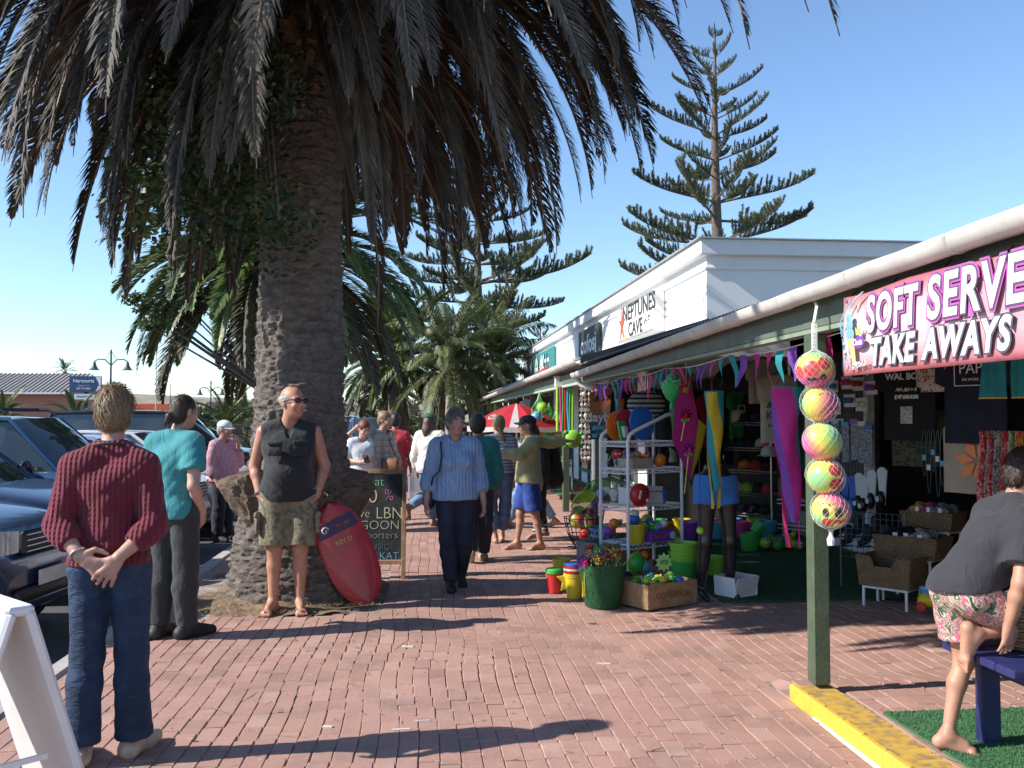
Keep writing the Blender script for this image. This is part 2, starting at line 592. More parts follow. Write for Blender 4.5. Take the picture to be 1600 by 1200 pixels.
class Person:
 def __init__(s, label, loc, rz, h=1.7, wt=1.0, sh=1.0, hipw=1.0, vox=.011, cat='person', skin=(.46, .26, .17), belly=0.0, bust=0.0, group=None, name='person'):
  s.h, s.wt, s.vox, s.belly, s.bust = h, wt, vox * VOXM, belly, bust
  s.J = base_pose(h, 1, sh, hipw)
  s.root = thing(name, label, cat, loc, rz, group)
  s.skin = skin
  s.hd = (Vector((0, -1, 0)), Vector((0, 0, 1)))
  s.feet = {'L': (.12, -1), 'R': (-.12, -1)}
  s.fp = {'L': 0.0, 'R': 0.0}
  s.hands = {}
  s.barefoot = True
  s.face = True
  s.legr = 1.0; s.hs = 1.0
 def set(s, **kw):
  """joint = (dx,dy,dz) metres, absolute, in the figure's own frame"""
  for k, v in kw.items(): s.J[k] = Vector(v)
 def move(s, **kw):
  for k, v in kw.items(): s.J[k] = s.J[k] + Vector(v)
 def headrot(s, yaw=0, tilt=0):
  e = Euler((tilt, 0, yaw)).to_matrix()
  s.hd = (e @ Vector((0, -1, 0)), e @ Vector((0, 0, 1)))
 def hm(s):
  f, u = s.hd
  r = f.cross(u).normalized()        # figure's right
  return Matrix((-r, -f, u)).transposed()      # local x = figure's left, y = back, z = up
 def sc(s): return s.h / 1.70
 def torso(s, S, g=0.0, k=.05, lower=True, top=True):
  J, w, c = s.J, s.wt, s.sc()
  up = (J['chest'] - J['pelvis']).normalized()
  lat = (J['shL'] - J['shR']).normalized()
  fb = lat.cross(up).normalized()
  ft = -fb if fb.y > 0 else fb
  ft = lat.cross(up)
  ft = ft if ft.dot(Vector((0, -1, 0))) > -.2 else -ft
  s.front = ft
  hl = (J['hipL'] - J['hipR']).normalized()
  if lower:
   S.limb(J['pelvis'] + hl * .055 * c * w, J['pelvis'] - hl * .055 * c * w, .108 * c * w + g, .108 * c * w + g, k)
   for q in ('L', 'R'):
    S.limb(J['hip' + q] - ft * .035 * c, J['hip' + q] - ft * .04 * c + up * .02, .088 * c * w + g, .085 * c * w + g, k)
  S.limb(J['waist'] + lat * .048 * c * w, J['waist'] - lat * .048 * c * w, .094 * c * w + g, .094 * c * w + g, k)
  S.limb(J['pelvis'], J['waist'], .112 * c * w + g, .105 * c * w + g, k)
  S.limb(J['waist'], J['chest'], .108 * c * w + g, .118 * c * (.5 + .5 * w) + g, k)
  cw = .5 + .5 * w
  S.limb(J['chest'] + lat * .062 * c * cw, J['chest'] - lat * .062 * c * cw, .102 * c * cw + g, .102 * c * cw + g, k)
  if top:
   mid = (J['shL'] + J['shR']) / 2
   for q in ('L', 'R'):
    S.limb(lerp(mid, J['neck'], .95) + (J['sh' + q] - mid) * .16, lerp(J['sh' + q], mid, .10), .040 * c + g, .046 * c + g, k)
    S.limb(J['chest'] + (J['sh' + q] - mid) * .45, lerp(J['sh' + q], mid, .25), .080 * c * cw + g, .052 * c + g, k)
  if s.belly:
   S.ell(lerp(J['waist'], J['pelvis'], .15) + ft * (.045 + s.belly * .5), (.135 * w + g, .09 + s.belly * .5 + g, .155 + g), k=k)
   S.ell(lerp(J['waist'], J['chest'], .55) + ft * (.03 + s.belly * .3), (.125 * w + g, .09 + s.belly * .3 + g, .13 + g), k=k)
  if s.bust:
   for q in (1, -1):
    S.ell(J['chest'] + lat * q * .07 * c + ft * (.075 + s.bust * .3) * c - up * .03, (.062 + g, .055 + s.bust + g, .062 + g), k=.04)
 def arm(s, S, q, g=0.0, upto=1.0, k=.02):
  J, c = s.J, s.sc() * (.75 + .25 * s.wt)
  a, e, w = J['sh' + q], J['elb' + q], J['wri' + q]
  if upto <= .5:
   S.limb(a, lerp(a, e, upto * 2), .053 * c + g * .8, .046 * c + g * 1.15, .03, fe=g > 0)
   return
  S.limb(a, e, .053 * c + g, .040 * c + g, .03)
  t = (upto - .5) * 2
  fm = lerp(e, w, .3)
  S.limb(e, fm, .040 * c + g, .0395 * c + g, k)
  S.limb(fm, lerp(e, w, max(t, .35)), .0395 * c + g, (.0395 + (.0265 - .0395) * max(t, .35)) * c + g, k, fe=g > 0)
 def leg(s, S, q, g=0.0, upto=1.0, k=.025, flare=0.0, straight=0.0):
  J, c = s.J, s.sc() * (.7 + .3 * s.wt) * s.legr
  a, e, w = J['hip' + q], J['knee' + q], J['ank' + q]
  ka = .060 * c + g + straight * .35;
  if upto <= .5:
   S.limb(a, lerp(a, e, upto * 2), .088 * c + g, (.088 + (.060 - .088) * upto * 2) * c + g + flare, k, fe=True)
   return
  S.limb(a, e, .090 * c + g, ka, k)
  t = (upto - .5) * 2
  cm = lerp(e, w, .32)
  bk = (e - w).normalized().cross((J['hipL'] - J['hipR']).normalized())
  bk = bk if bk.dot(s.front) < 0 else -bk
  S.limb(e, cm + bk * .012, ka, .056 * c + g + straight * .7, k)
  S.limb(cm + bk * .012, lerp(e, w, max(t, .4)), .056 * c + g + straight * .7, .037 * c + g + straight + flare, k, fe=g > 0)
 def head_solid(s, S):
  J = s.J; c = s.hs * (s.h / 1.70 * .5 + .5)
  M = s.hm()
  H = J['head']
  P = lambda x, y, z: H + M @ Vector((x * c, y * c, z * c))
  rot = M.to_4x4()
  S.ell(P(0, .012, .030), (.074 * c, .094 * c, .092 * c), rot, k=.02)
  S.ell(P(0, -.022, -.028), (.060 * c, .070 * c, .078 * c), rot, k=.03)
  S.limb(P(0, -.052, -.088), P(0, -.030, -.084), .026 * c, .034 * c, .03)
  S.limb(J['neck'] + M @ Vector((0, .008, -.03)), P(0, .012, -.055), .056 * c * (.7 + .3 * s.wt), .053 * c * (.7 + .3 * s.wt), .025)
  if s.face:
   for q in (1, -1):
    S.ell(P(q * .032, -.092, .010), (.017 * c, .012 * c, .011 * c), rot, k=.012, op='-')
    S.ell(P(q * .074, .012, -.006), (.010 * c, .020 * c, .032 * c), rot, k=.006)
    S.limb(P(q * .018, -.086, .026), P(q * .048, -.076, .025), .010 * c, .009 * c, .014)
    S.ell(P(q * .038, -.070, -.028), (.022 * c, .018 * c, .018 * c), rot, k=.02)
   S.limb(P(0, -.086, .018), P(0, -.108, -.026), .010 * c, .013 * c, .01)
   for q in (1, -1):
    S.limb(P(q * .007, -.100, -.030), P(q * .011, -.092, -.031), .009 * c, .008 * c, .008)
   S.limb(P(-.018, -.086, -.052), P(.018, -.086, -.052), .0085 * c, .0085 * c, .008)
   S.limb(P(-.016, -.085, -.064), P(.016, -.085, -.064), .009 * c, .009 * c, .008)
  else:
   for q in (1, -1):
    S.ell(P(q * .074, .012, -.006), (.010 * c, .020 * c, .030 * c), rot, k=.006)
  s.P = P
 def body(s, name='body', hide_feet=False):
  S = Solid()
  s.torso(S, -.012)
  for q in ('L', 'R'):
   s.arm(S, q); s.leg(S, q, -.006)
   if q in s.hands:
    d, n, t, cu = s.hands[q]
    hand(S, s.J['wri' + q], d, n, t, s.sc(), cu)
   else:
    a = (s.J['wri' + q] - s.J['elb' + q]).normalized()
    sd = 1 if q == 'L' else -1
    hand(S, s.J['wri' + q], a, Vector((sd, 0, 0)), Vector((0, -1, 0)), s.sc(), .35)
   if s.barefoot: foot(S, s.J['ank' + q], s.feet[q], s.sc(), pitch=s.fp[q])
  s.head_solid(S)
  m = skin_mat(s.skin)
  s.body_o = link(name, S.mesh('body', m, s.vox), s.root)
  if s.face: s.facial()
  return s.body_o
 def facial(s):
  M = s.hm(); c = s.hs * (s.h / 1.70 * .5 + .5)
  for q in (1, -1):
   mb = MB()
   mb.ball(s.P(q * .032, -.0795, .010), .0108 * c, 10, 8, 0)
   mb.ball(s.P(q * .032, -.0855, .0095), .0066 * c, 8, 6, 1)
   mb.build('eye', [mat('eye_white', (.42, .39, .36), .4), mat('iris', (.05, .035, .02), .2)], s.root, True)
   e = MB()
   e.tube([s.P(q * .014, -.094, .030), s.P(q * .032, -.095, .035), s.P(q * .052, -.082, .031)], [.0035, .0042, .002], 6)
   e.build('eyebrow', mat('brow_' + str(s.brow), s.brow, .8), s.root, True)
  l = MB()
  l.tube([s.P(-.024, -.086, -.0575), s.P(-.008, -.0955, -.0555), s.P(.008, -.0955, -.0555), s.P(.024, -.086, -.0575)], [.002, .0045, .0045, .002], 6)
  l.tube([s.P(-.022, -.086, -.0590), s.P(0, -.0955, -.0625), s.P(.022, -.086, -.0590)], [.002, .0052, .002], 6)
  l.build('lips', mat('lips', (.38, .15, .12), .45), s.root, True)
 brow = (.12, .08, .05)
 def part(s, name, S, m, vox=None, wr=0.0, wf=22.0, wz=1.0, label=None):
  o = link(name, S.mesh(name, m, (vox or s.vox), wr, wf, wz), s.root)
  if label: o['label'] = label
  return o
 def shirt(s, m, g=.014, sleeve=.5, hem=None, name='shirt', loose=0.0, wr=.004, neck=.03, label=None, sleeve_g=.006, vneck=False, hemdir=None):
  S = Solid(); c = s.sc()
  s.torso(S, g, .05)
  if loose:
   S.limb(lerp(s.J['chest'], s.J['waist'], .5), s.J['pelvis'], .10 * s.wt + g, .115 * s.wt + g + loose, .06)
  if hem is None: hem = s.J['pelvis'].z - .04
  up = (s.J['chest'] - s.J['pelvis']).normalized() if hemdir is None else Vector(hemdir)
  S.limb(s.J['neck'] + Vector((0, 0, .018)) + s.front * .02, s.J['neck'] + Vector((0, 0, .2)), .058 * c + neck * .4, .08, .012, op='-')
  if vneck: S.limb(s.J['neck'] + s.front * .08, lerp(s.J['neck'], s.J['chest'], .6) + s.front * .13, .05, .01, .01, op='-')
  if hem is not False:
   hp = hem if isinstance(hem, Vector) else Vector((s.J['pelvis'].x, s.J['pelvis'].y, hem))
   S.slice(hp, -up)
  for q in ('L', 'R'):
   if sleeve > 0: s.arm(S, q, g * .7 + sleeve_g, sleeve, .03)
   else: S.ell(s.J['sh' + q] + (s.J['sh' + q] - s.J['neck']).normalized() * .055, (.05, .09, .09), k=.01, op='-')
  o = s.part(name, S, m, None, wr, label=label)
  return o
 def sleeves(s, m, q, g, upto, name='sleeve', wr=.003):
  S = Solid(); s.arm(S, q, g, upto, .03)
  return s.part(name, S, m, None, wr)
 def trousers(s, m, g=.010, upto=1.0, name='trousers', top=None, wr=.004, flare=0.0, straight=0.02, k=.03, wf=26, label=None):
  S = Solid()
  J = s.J
  bl, s.belly = s.belly, s.belly * .6
  s.torso(S, min(g, .012) - .002, .05, True, False)
  s.belly = bl
  S.cut(J['waist'] * .55 + J['pelvis'] * .45 if top is None else top, (J['waist'] - J['pelvis']))
  for q in ('L', 'R'):
   s.leg(S, q, g, upto[q] if isinstance(upto, dict) else upto, k, flare, straight)
  return s.part(name, S, m, None, wr, wf, label=label)
 def shoes(s, m, name='shoe', scale=1.0, high=.0, which=('L', 'R')):
  for q in which:
   S = Solid(); shoe_solid(S, s.J['ank' + q], s.feet[q], s.sc() * scale, s.fp[q], high)
   s.part(name, S, m, min(s.vox, .010))
 def hair(s, m, kind='short', vol=0.0, length=.0, wr=.004, wf=70, wz=.4, name='hair', strands=0, slen=.05):
  M = s.hm(); c = s.hs * (s.h / 1.70 * .5 + .5)
  rot = M.to_4x4()
  P = s.P
  S = Solid()
  S.ell(P(0, .018, .036), ((.082 + vol) * c, (.098 + vol) * c, (.096 + vol) * c), rot, k=.02)
  if kind in ('short', 'crop', 'bun', 'tail', 'long', 'braid'):
   S.ell(P(0, .050, -.020), ((.074 + vol * .7) * c, (.062 + vol * .6) * c, (.075 + vol * .3) * c), rot, k=.03)
  S.ell(P(0, -.115, -.045), (.074 * c, .10 * c, .105 * c), rot, k=.02, op='-')
  for q in (1, -1):
   if kind in ('short', 'crop', 'bun', 'tail', 'braid'):
    S.ell(P(q * .085, -.012, -.035), (.03 * c, .04 * c, .042 * c), rot, k=.012, op='-')
  if kind == 'bald':
   S.ell(P(0, .005, .155), (.14 * c, .19 * c, .125 * c), rot, k=.015, op='-')
  if kind in ('long',):
   for q in (1, -1):
    S.chain([P(q * .066, .005, .02), P(q * .074, .02, -.08), P(q * .07, .045, -.16 - length)], [.03, .035, .022], .03)
   S.chain([P(0, .075, -.02), P(0, .085, -.12), P(0, .08, -.18 - length)], [.06, .065, .03], .04)
  if kind == 'bun':
   S.ell(P(0, .085, .085 if length == 0 else length), (.045, .045, .04), rot, k=.015)
  if kind == 'tail':
   S.chain([P(0, .10, -.015), P(0, .122, -.045), P(.006, .112, -.095)], [.022, .026, .010], .015)
  if kind == 'braid':
   pts = [P(0, .095, .0), P(-.01, .11, -.07), P(-.035, .105, -.14), P(-.055, .095, -.2), P(-.06, .085, -.25)]
   for a, b in zip(pts[:-1], pts[1:]):
    S.ell(lerp(a, b, .3), (.028, .024, .032), rot, k=.012); S.ell(lerp(a, b, .8), (.024, .022, .028), rot, k=.01)
  o = s.part(name, S, m, min(s.vox, .010), wr, wf, wz)
  if strands:
   me = o.data; r_ = random.Random(strands); mb = MB(); f_, u_ = s.hd; nv = len(me.vertices)
   for i in range(strands):
    v = me.vertices[r_.randrange(nv)]; n_ = v.normal.copy(); p = v.co.copy()
    fl = (Vector((0, 0, -1)) + (-f_) * .35 + u_ * (.9 if n_.dot(u_) > .75 else 0) + Vector((r_.gauss(0, .35), r_.gauss(0, .35), 0)))
    t_ = fl - n_ * fl.dot(n_)
    if t_.length < .05: t_ = n_.orthogonal()
    t_.normalize(); L = slen * r_.uniform(.6, 1.3); sd_ = t_.cross(n_).normalized() * .0017
    a = p - n_ * .002; b = p + t_ * L * .55 + n_ * r_.uniform(.002, .007); e = p + t_ * L + n_ * r_.uniform(-.004, .006)
    mb.add([a - sd_, a + sd_, b + sd_ * .8, b - sd_ * .8, e], [(0, 1, 2, 3), (3, 2, 4)])
   tag(mb.build('hair_strands', m, s.root, True), kind='stuff')
  return o
SKINS = {}
def skin_mat(c):
 if c in SKINS: return SKINS[c]
 k = N('skin')
 v = k.obj()
 a = k.ramp(k.noise(v, 14, 5), [(.3, (c[0] * .84, c[1] * .76, c[2] * .72)), (.62, c)])
 k.col(k.mix(k.ramp(k.noise(v, 70, 3), [(.55, 0), (.75, .35)]), a, (c[0] * .9, c[1] * .72, c[2] * .66)))
 k.set(Roughness=.52, Subsurface_Weight=.08, Subsurface_Scale=.008)
 k.b.inputs['Subsurface Radius'].default_value = (1, .3, .15)
 k.bump(k.noise(v, 160, 4), .12, .004)
 SKINS[c] = k.m
 return k.m
def cloth(name, c, var=.1, weave=260, bump=.25, rough=.85, stain=None):
 if name in MATS: return MATS[name]
 k = N(name)
 v = k.obj()
 a = k.ramp(k.noise(v, 9, 5), [(.3, tuple(x * (1 - var) for x in c)), (.7, tuple(min(1, x * (1 + var)) for x in c))])
 f = k.noise(v, weave, 2)
 k.col(k.mix(k.math('MULTIPLY', f, .35), a, tuple(x * .7 for x in c)))
 k.set(Roughness=rough, Sheen_Weight=.15)
 w = k.noise(k.mapping(v, (1, 1, .45)), 16, 3, .5, 1.2)
 h = k.math('ADD', k.math('MULTIPLY', w, 1.0), k.math('MULTIPLY', f, .10))
 k.bump(h, bump * 1.6, .03)
 MATS[name] = k.m
 return k.m
def hairmat(name, c, c2):
 if name in MATS: return MATS[name]
 k = N(name)
 v = k.obj()
 s_ = k.noise(k.mapping(v, (1, 1, .12)), 230, 3, .6, .2)
 b = k.noise(v, 12, 3)
 k.col(k.mix(k.math('MULTIPLY', b, .5), k.ramp(s_, [(.3, c), (.72, c2)]), c))
 k.set(Roughness=.5)
 k.bump(s_, .4, .008)
 MATS[name] = k.m
 return k.m
# ---------------------------------------------------------------- ground, pavement, road
def brick_mat(name, stops, dirt=(.16, .12, .10)):
 k = N(name)
 v = k.pos()
 at_ = k.n('ShaderNodeAttribute'); at_.attribute_name = 'tone'
 base = k.ramp(at_.outputs['Fac'], stops)
 n1 = k.noise(v, 3.0, 5, .65)
 n2 = k.noise(v, 45, 5, .7)
 c = k.mix(k.ramp(n2, [(.35, 0), (.75, .4)]), base, (.52, .37, .30))
 c = k.mix(k.ramp(n1, [(.48, 0), (.75, .55)]), c, dirt)
 c = k.mix(k.ramp(k.noise(v, 9, 3), [(.66, 0), (.72, .35)]), c, (.55, .42, .38))
 sp = k.noise(v, 21, 1, .3)
 c = k.mix(k.ramp(sp, [(.76, 0), (.79, .6)]), c, (.50, .44, .40))
 c = k.mix(k.ramp(k.noise(v, 15, 2, .4), [(.73, 0), (.76, .7)]), c, (.07, .05, .045))
 c = k.mix(k.ramp(k.noise(v, .9, 4, .6), [(.45, 0), (.75, .22)]), c, (.20, .12, .10))
 k.col(c)
 k.set(Roughness=.85)
 k.bump(k.noise(v, 130, 6, .75), .5, .006)
 return k.m
M_BRICK = brick_mat('paver_red', [(0, (.285, .145, .108)), (.35, (.372, .197, .152)), (.7, (.422, .236, .186)), (1, (.47, .285, .228))])
k = N('joint_sand'); v = k.pos()
k.col(k.ramp(k.noise(v, 6, 6, .7), [(.35, (.15, .11, .09)), (.6, (.42, .34, .29))]))
k.set(Roughness=.95); k.bump(k.noise(v, 200, 4), .5, .004)
M_SAND = k.m
k = N('asphalt'); v = k.pos()
k.col(k.mix(k.ramp(k.noise(v, 300, 2), [(.4, 0), (.7, .5)]), k.ramp(k.noise(v, .7, 5), [(.3, (.055, .055, .058)), (.7, (.10, .10, .10))]), (.16, .155, .15)))
k.set(Roughness=.8); k.bump(k.noise(v, 220, 4), .6, .006)
M_ASPH = k.m
k = N('far_paving'); v = k.pos()
bt = k.n('ShaderNodeTexBrick')
bt.offset = .5
k.l(k.mapping(v, (1, 1, 1), (0, 0, PI / 2)), bt.inputs['Vector'])
for nm, val in (('Color1', (.38, .197, .146, 1)), ('Color2', (.435, .245, .185, 1)), ('Mortar', (.30, .22, .19, 1))): bt.inputs[nm].default_value = val
bt.inputs['Scale'].default_value = 1; bt.inputs['Mortar Size'].default_value = .006
bt.inputs['Brick Width'].default_value = .2; bt.inputs['Row Height'].default_value = .0985
k.col(k.mix(k.ramp(k.noise(v, 2.5, 5), [(.5, 0), (.8, .5)]), bt.outputs['Color'], (.22, .16, .135)))
k.set(Roughness=.85)
M_FARPAVE = k.m
M_CONC = mat('kerb_concrete', (.42, .39, .35), .9, var=.2, bump=.4)
M_SOIL = mat('pit_soil', (.24, .165, .105), .95, var=.45, vscale=14, bump=.9, bscale=70, bdist=.03)
g = MB()
g.poly([(-900, -60, -.14), (900, -60, -.14), (900, 2500, -.14), (-900, 2500, -.14)])
tag(g.build('ground', M_ASPH), kind='structure')
g = MB()
g.poly([(-9.5, -12, -.136), (-2.34, -12, -.136), (-2.34, 46, -.136), (-9.5, 46, -.136)])
tag(g.build('road', mat('parking_asphalt', (.085, .083, .085), .85, var=.25, vscale=1.5, bump=.5, bscale=180)), kind='structure')
# painted bay lines
g = MB()
for i in range(9):
 y0 = 3.4 + i * 3.3
 d = Vector((-.83, .56, 0))
 p = Vector((-2.6, y0, -.132))
 n_ = Vector((d.y, -d.x, 0)) * .05
 g.poly([p - n_, p + n_, p + n_ + d * 5, p - n_ + d * 5])
tag(g.build('parking_line', mat('road_paint', (.72, .71, .68), .7, var=.15)), kind='structure')
PIT = (-2.06, -.32, 7.62, 9.75)
def pav_z(x, y):
 z = .055 * smooth01((x - 2.07) / .12) * smooth01((5.65 - y) / .55)
 z += .03 * math.exp(-((x + .2) ** 2 + (y - 7.1) ** 2) / .5)
 z += .006 * math.sin(x * 2.3 + y * .9) + .004 * math.sin(x * 5.1 - y * 2.2)
 return z
def pav_dx(x, y):
 return .012 * math.sin(y * 3.1 + x * 2) + .03 * math.exp(-((x - .1) ** 2) / .35 - ((y - 6.3) ** 2) / .9) * math.sin((y - 6.3) * 2.6)
def pav_sheet(x0, x1, y0, y1, nx, ny, dz):
 mb = MB()
 mb.grid(lambda u, w: (x0 + (x1 - x0) * u, y0 + (y1 - y0) * w, pav_z(x0 + (x1 - x0) * u, y0 + (y1 - y0) * w) + dz), nx, ny)
 return mb
YB0, YB1 = 2.2, 15.2
pv = pav_sheet(-2.2, 5.3, -3, 18, 30, 84, -.008)
pavement = pv.build('pavement', M_SAND, smooth=True)
tag(pavement, kind='structure')
# paving too far off to tell its bricks apart, and the strip behind the camera
fp = MB()
fp.grid(lambda u, w: (-2.2 + 7.5 * u, -3 + 5.15 * w, pav_z(-2.2 + 7.5 * u, -3 + 5.15 * w)), 14, 10)
fp.grid(lambda u, w: (-2.2 + 7.5 * u, 15.3 + 26.7 * w, pav_z(-2.2 + 7.5 * u, 15.3 + 26.7 * w) - .001), 12, 30)
tag(fp.build('far_paving', M_FARPAVE, pavement, True), kind='structure')
def brick_geo(L, Wd, H, ch, tilt=(0, 0)):
 vs = []
 for (sx, sy, z) in ((Wd / 2 - ch, L / 2 - ch, 0), (Wd / 2, L / 2, -ch), (Wd / 2, L / 2, -H)):
  for a, b in ((-1, -1), (1, -1), (1, 1), (-1, 1)):
   vs.append((a * sx, b * sy, z + a * sx * tilt[0] + b * sy * tilt[1]))
 fs = [(0, 1, 2, 3)]
 for r_ in (0, 4):
  for i in range(4):
   j = (i + 1) % 4
   fs.append((r_ + i, r_ + 4 + i, r_ + 4 + j, r_ + j))
 return vs, fs
def set_tone(me, tones):
 a = me.attributes.new('tone', 'FLOAT', 'FACE')
 a.data.foreach_set('value', tones)
rb = random.Random(3)
cand = []
pitch = .0985
for i in range(int(7.4 / pitch)):
 x = -2.14 + i * pitch
 y = YB0 + rb.random() * .2
 while y < YB1:
  yc = y + .1
  y += .201
  if PIT[0] < x < PIT[1] and PIT[2] < yc < PIT[3]: continue
  if 2.05 < x < 2.32 and yc < 5.12: continue          # the yellow kerb stands here
  cand.append((x, yc))
shared = []
for q in range(16):
 vs, fs = brick_geo(.1965, .0945 + .002 * rb.random(), .03, .0035, (rb.uniform(-.02, .02), rb.uniform(-.012, .012)))
 mb = MB().add(vs, fs)
 me = mb.mesh('brick', M_BRICK)
 set_tone(me, [min(1, max(0, rb.gauss(.5, .17)))] * len(fs))
 shared.append(me)
vis = []
for x, y in cand:
 v_ = Vector((x, y, pav_z(x, y) - EYE))
 fw = v_.y * CY + v_.x * SY
 u = (v_.x * CY - v_.y * SY) / fw * F + 800
 w_ = 653 - v_.z / fw * F
 vis.append((0 if (0 < u < 1600 and w_ < 1204 and not (u > 1390 and w_ > 1105) and not (u < 110 and w_ > 900)) else 1, fw, x, y))
vis.sort()
mb = MB(); tones = []
for i, (o_, fw, x, y) in enumerate(vis):
 xx = x + pav_dx(x, y); z = pav_z(x, y)
 if i < 300:
  o = link('brick', rb.choice(shared), pavement, (xx, y, z + rb.uniform(-.002, .002)), rb.uniform(-.014, .014))
 else:
  a = rb.uniform(-.014, .014)
  gx = (pav_z(x + .05, y) - z) / .05; gy = (pav_z(x, y + .05) - z) / .05
  vs, fs = brick_geo(.1965, .0945 + .002 * rb.random(), .03, .0035, (gx + rb.uniform(-.02, .02), gy + rb.uniform(-.012, .012)))
  mb.add(vs, fs, 0, Matrix.Translation((xx, y, z + rb.uniform(-.002, .002))) @ Matrix.Rotation(a, 4, 'Z'))
  tones += [min(1, max(0, rb.gauss(.5, .17)))] * len(fs)
me = mb.mesh('brick', M_BRICK); set_tone(me, tones)
tag(link('brick', me, pavement), kind='stuff')
# slips of mortar and pale stone bedded in the joints
sl = MB()
for px, py, sx, sy in ((637, 1012, .085, .03), (943, 1038, .09, .022), (512, 1135, .05, .025), (627, 1140, .09, .018), (660, 1126, .08, .012)):
 p = gnd(px, py); sl.box((p.x, p.y, pav_z(p.x, p.y) + .001), (sx, sy, .008), (0, 0, rb.uniform(-.3, .3)))
tag(sl.build('mortar_patch', mat('mortar', (.62, .55, .49), .9), pavement), kind='stuff')
# tree pit soil
so = MB()
so.grid(lambda u, w: (PIT[0] + (PIT[1] - PIT[0]) * u, PIT[2] + (PIT[3] - PIT[2]) * w,
  -.012 + .05 * mnoise.noise(Vector((u * 7, w * 7, 1))) + .13 * math.exp(-((u - .5) ** 2 + (w - .42) ** 2) / .09)), 40, 44)
tag(so.build('tree_pit_soil', M_SOIL, smooth=True), kind='structure')
# dry straw and grass on the soil
gr = MB(); rg = random.Random(5)
for i in range(1500):
 u, w = rg.random(), rg.random()
 if rg.random() < .5: w = w * .35
 x, y = PIT[0] + (PIT[1] - PIT[0]) * u, PIT[2] + (PIT[3] - PIT[2]) * w
 z = .0 + .13 * math.exp(-((u - .5) ** 2 + (w - .42) ** 2) / .09)
 a = rg.random() * 6.28; L = rg.uniform(.03, .09); d = Vector((math.cos(a), math.sin(a), rg.uniform(.05, .5))) * L
 n_ = Vector((-math.sin(a), math.cos(a), 0)) * .003
 p = Vector((x, y, z))
 gr.add([p - n_, p + n_, p + d], [(0, 1, 2)], 0 if rg.random() < .88 else 1)
tag(gr.build('dry_grass', [mat('straw', (.36, .27, .15), .9), mat('weed_green', (.09, .13, .03), .8)]), 'dry straw and weeds lying on the soil around the big palm', None, None, 'stuff')
# kerb of the parking: separate concrete kerb stones
kerb = link('parking_kerb', None); tag(kerb, kind='structure')
kme = MB().box((0, 0, -.075), (.14, .985, .17), bev=.02).mesh('kerb_stone', M_CONC, True)
for i in range(46):
 link('kerb_stone', kme, kerb, (-2.27, -1 + i * 1.0, .008), rb.uniform(-.006, .006))
# yellow kerb by the veranda post
ykerb = link('yellow_kerb', None); tag(ykerb, kind='structure')
k = N('yellow_paint'); v = k.pos()
k.col(k.mix(k.ramp(k.noise(v, 11, 5, .7), [(.46, 0), (.62, .8)]), (.58, .36, .06), (.24, .16, .10)))
k.set(Roughness=.7); k.bump(k.noise(v, 120, 5), .5, .005)
M_YEL = k.m
M_YEL2 = mat('yellow_paint_fresh', (.68, .43, .05), .65, var=.15, bump=.3)
M_WHITEP = mat('white_paint', (.80, .79, .76), .7, var=.08, bump=.2)
mf = MB().box((2.195, 3.4, .024), (.185, 3.3, .09)); mf.build('mortar_bed', mat('mortar_grey', (.45, .38, .27), .9, var=.3), ykerb)
kb = MB().box((.0, 0, -.02), (.20, .0625, .09), bev=.006).mesh('kerb_brick', M_YEL)
kf = MB().box((0, 0, 0), (.035, .21, .10), bev=.008).mesh('kerb_edging', M_YEL2)
nk = 46
for i in range(nk):
 y = 5.06 - i * .0715
 link('kerb_brick', kb, ykerb, (2.195 - .004 * i * 0, y, .052 + .003 * rb.random()), rb.uniform(-.01, .01))
for i in range(16):
 link('kerb_edging', kf, ykerb, (2.073, 4.99 - i * .213, .041 + .003 * rb.random()))
wl = MB()
wl.add([(2.053, 4.75, .012), (2.053, 1.6, .016), (1.985, 1.6, .008), (2.035, 4.75, .009)], [(0, 1, 2, 3)])
wl.build('white_line', M_WHITEP, ykerb)
# green turf mats
def turf(name, x0, x1, y0, y1, z, m, n, label):
 mb = MB(); rr = random.Random(len(name) + n)
 mb.box(((x0 + x1) / 2, (y0 + y1) / 2, z), (x1 - x0, y1 - y0, .012))
 base = mb.build(name, m)
 tag(base, label, 'mat')
 t = MB()
 for i in range(n):
  x, y = rr.uniform(x0, x1), rr.uniform(y0, y1); a = rr.random() * 6.28
  d = Vector((math.cos(a) * .006, math.sin(a) * .006, .013)); q = Vector((-math.sin(a), math.cos(a), 0)) * .0028
  p = Vector((x, y, z + .005)); t.add([p - q, p + q, p + d], [(0, 1, 2)])
 tag(t.build('pile', m, base), kind='stuff')
M_TURF = mat('turf_green', (.055, .16, .06), .9, var=.3, vscale=60, bump=.6, bscale=300)
M_TURF2 = mat('turf_dark_green', (.03, .085, .03), .9, var=.3, vscale=60, bump=.6, bscale=300)
turf('turf_mat', 2.36, 3.6, 2.2, 4.62, .066, M_TURF, 26000, 'small green artificial turf mat under the blue bench beside the yellow kerb')
turf('turf_carpet', 2.55, 5.0, 7.75, 12.5, .016, M_TURF2, 16000, 'large dark green turf carpet on the floor of the toy shop veranda')
turf('turf_runner', 2.75, 3.85, 17.2, 36, .012, M_TURF, 6000, 'long green turf runner along the veranda of the far shops')
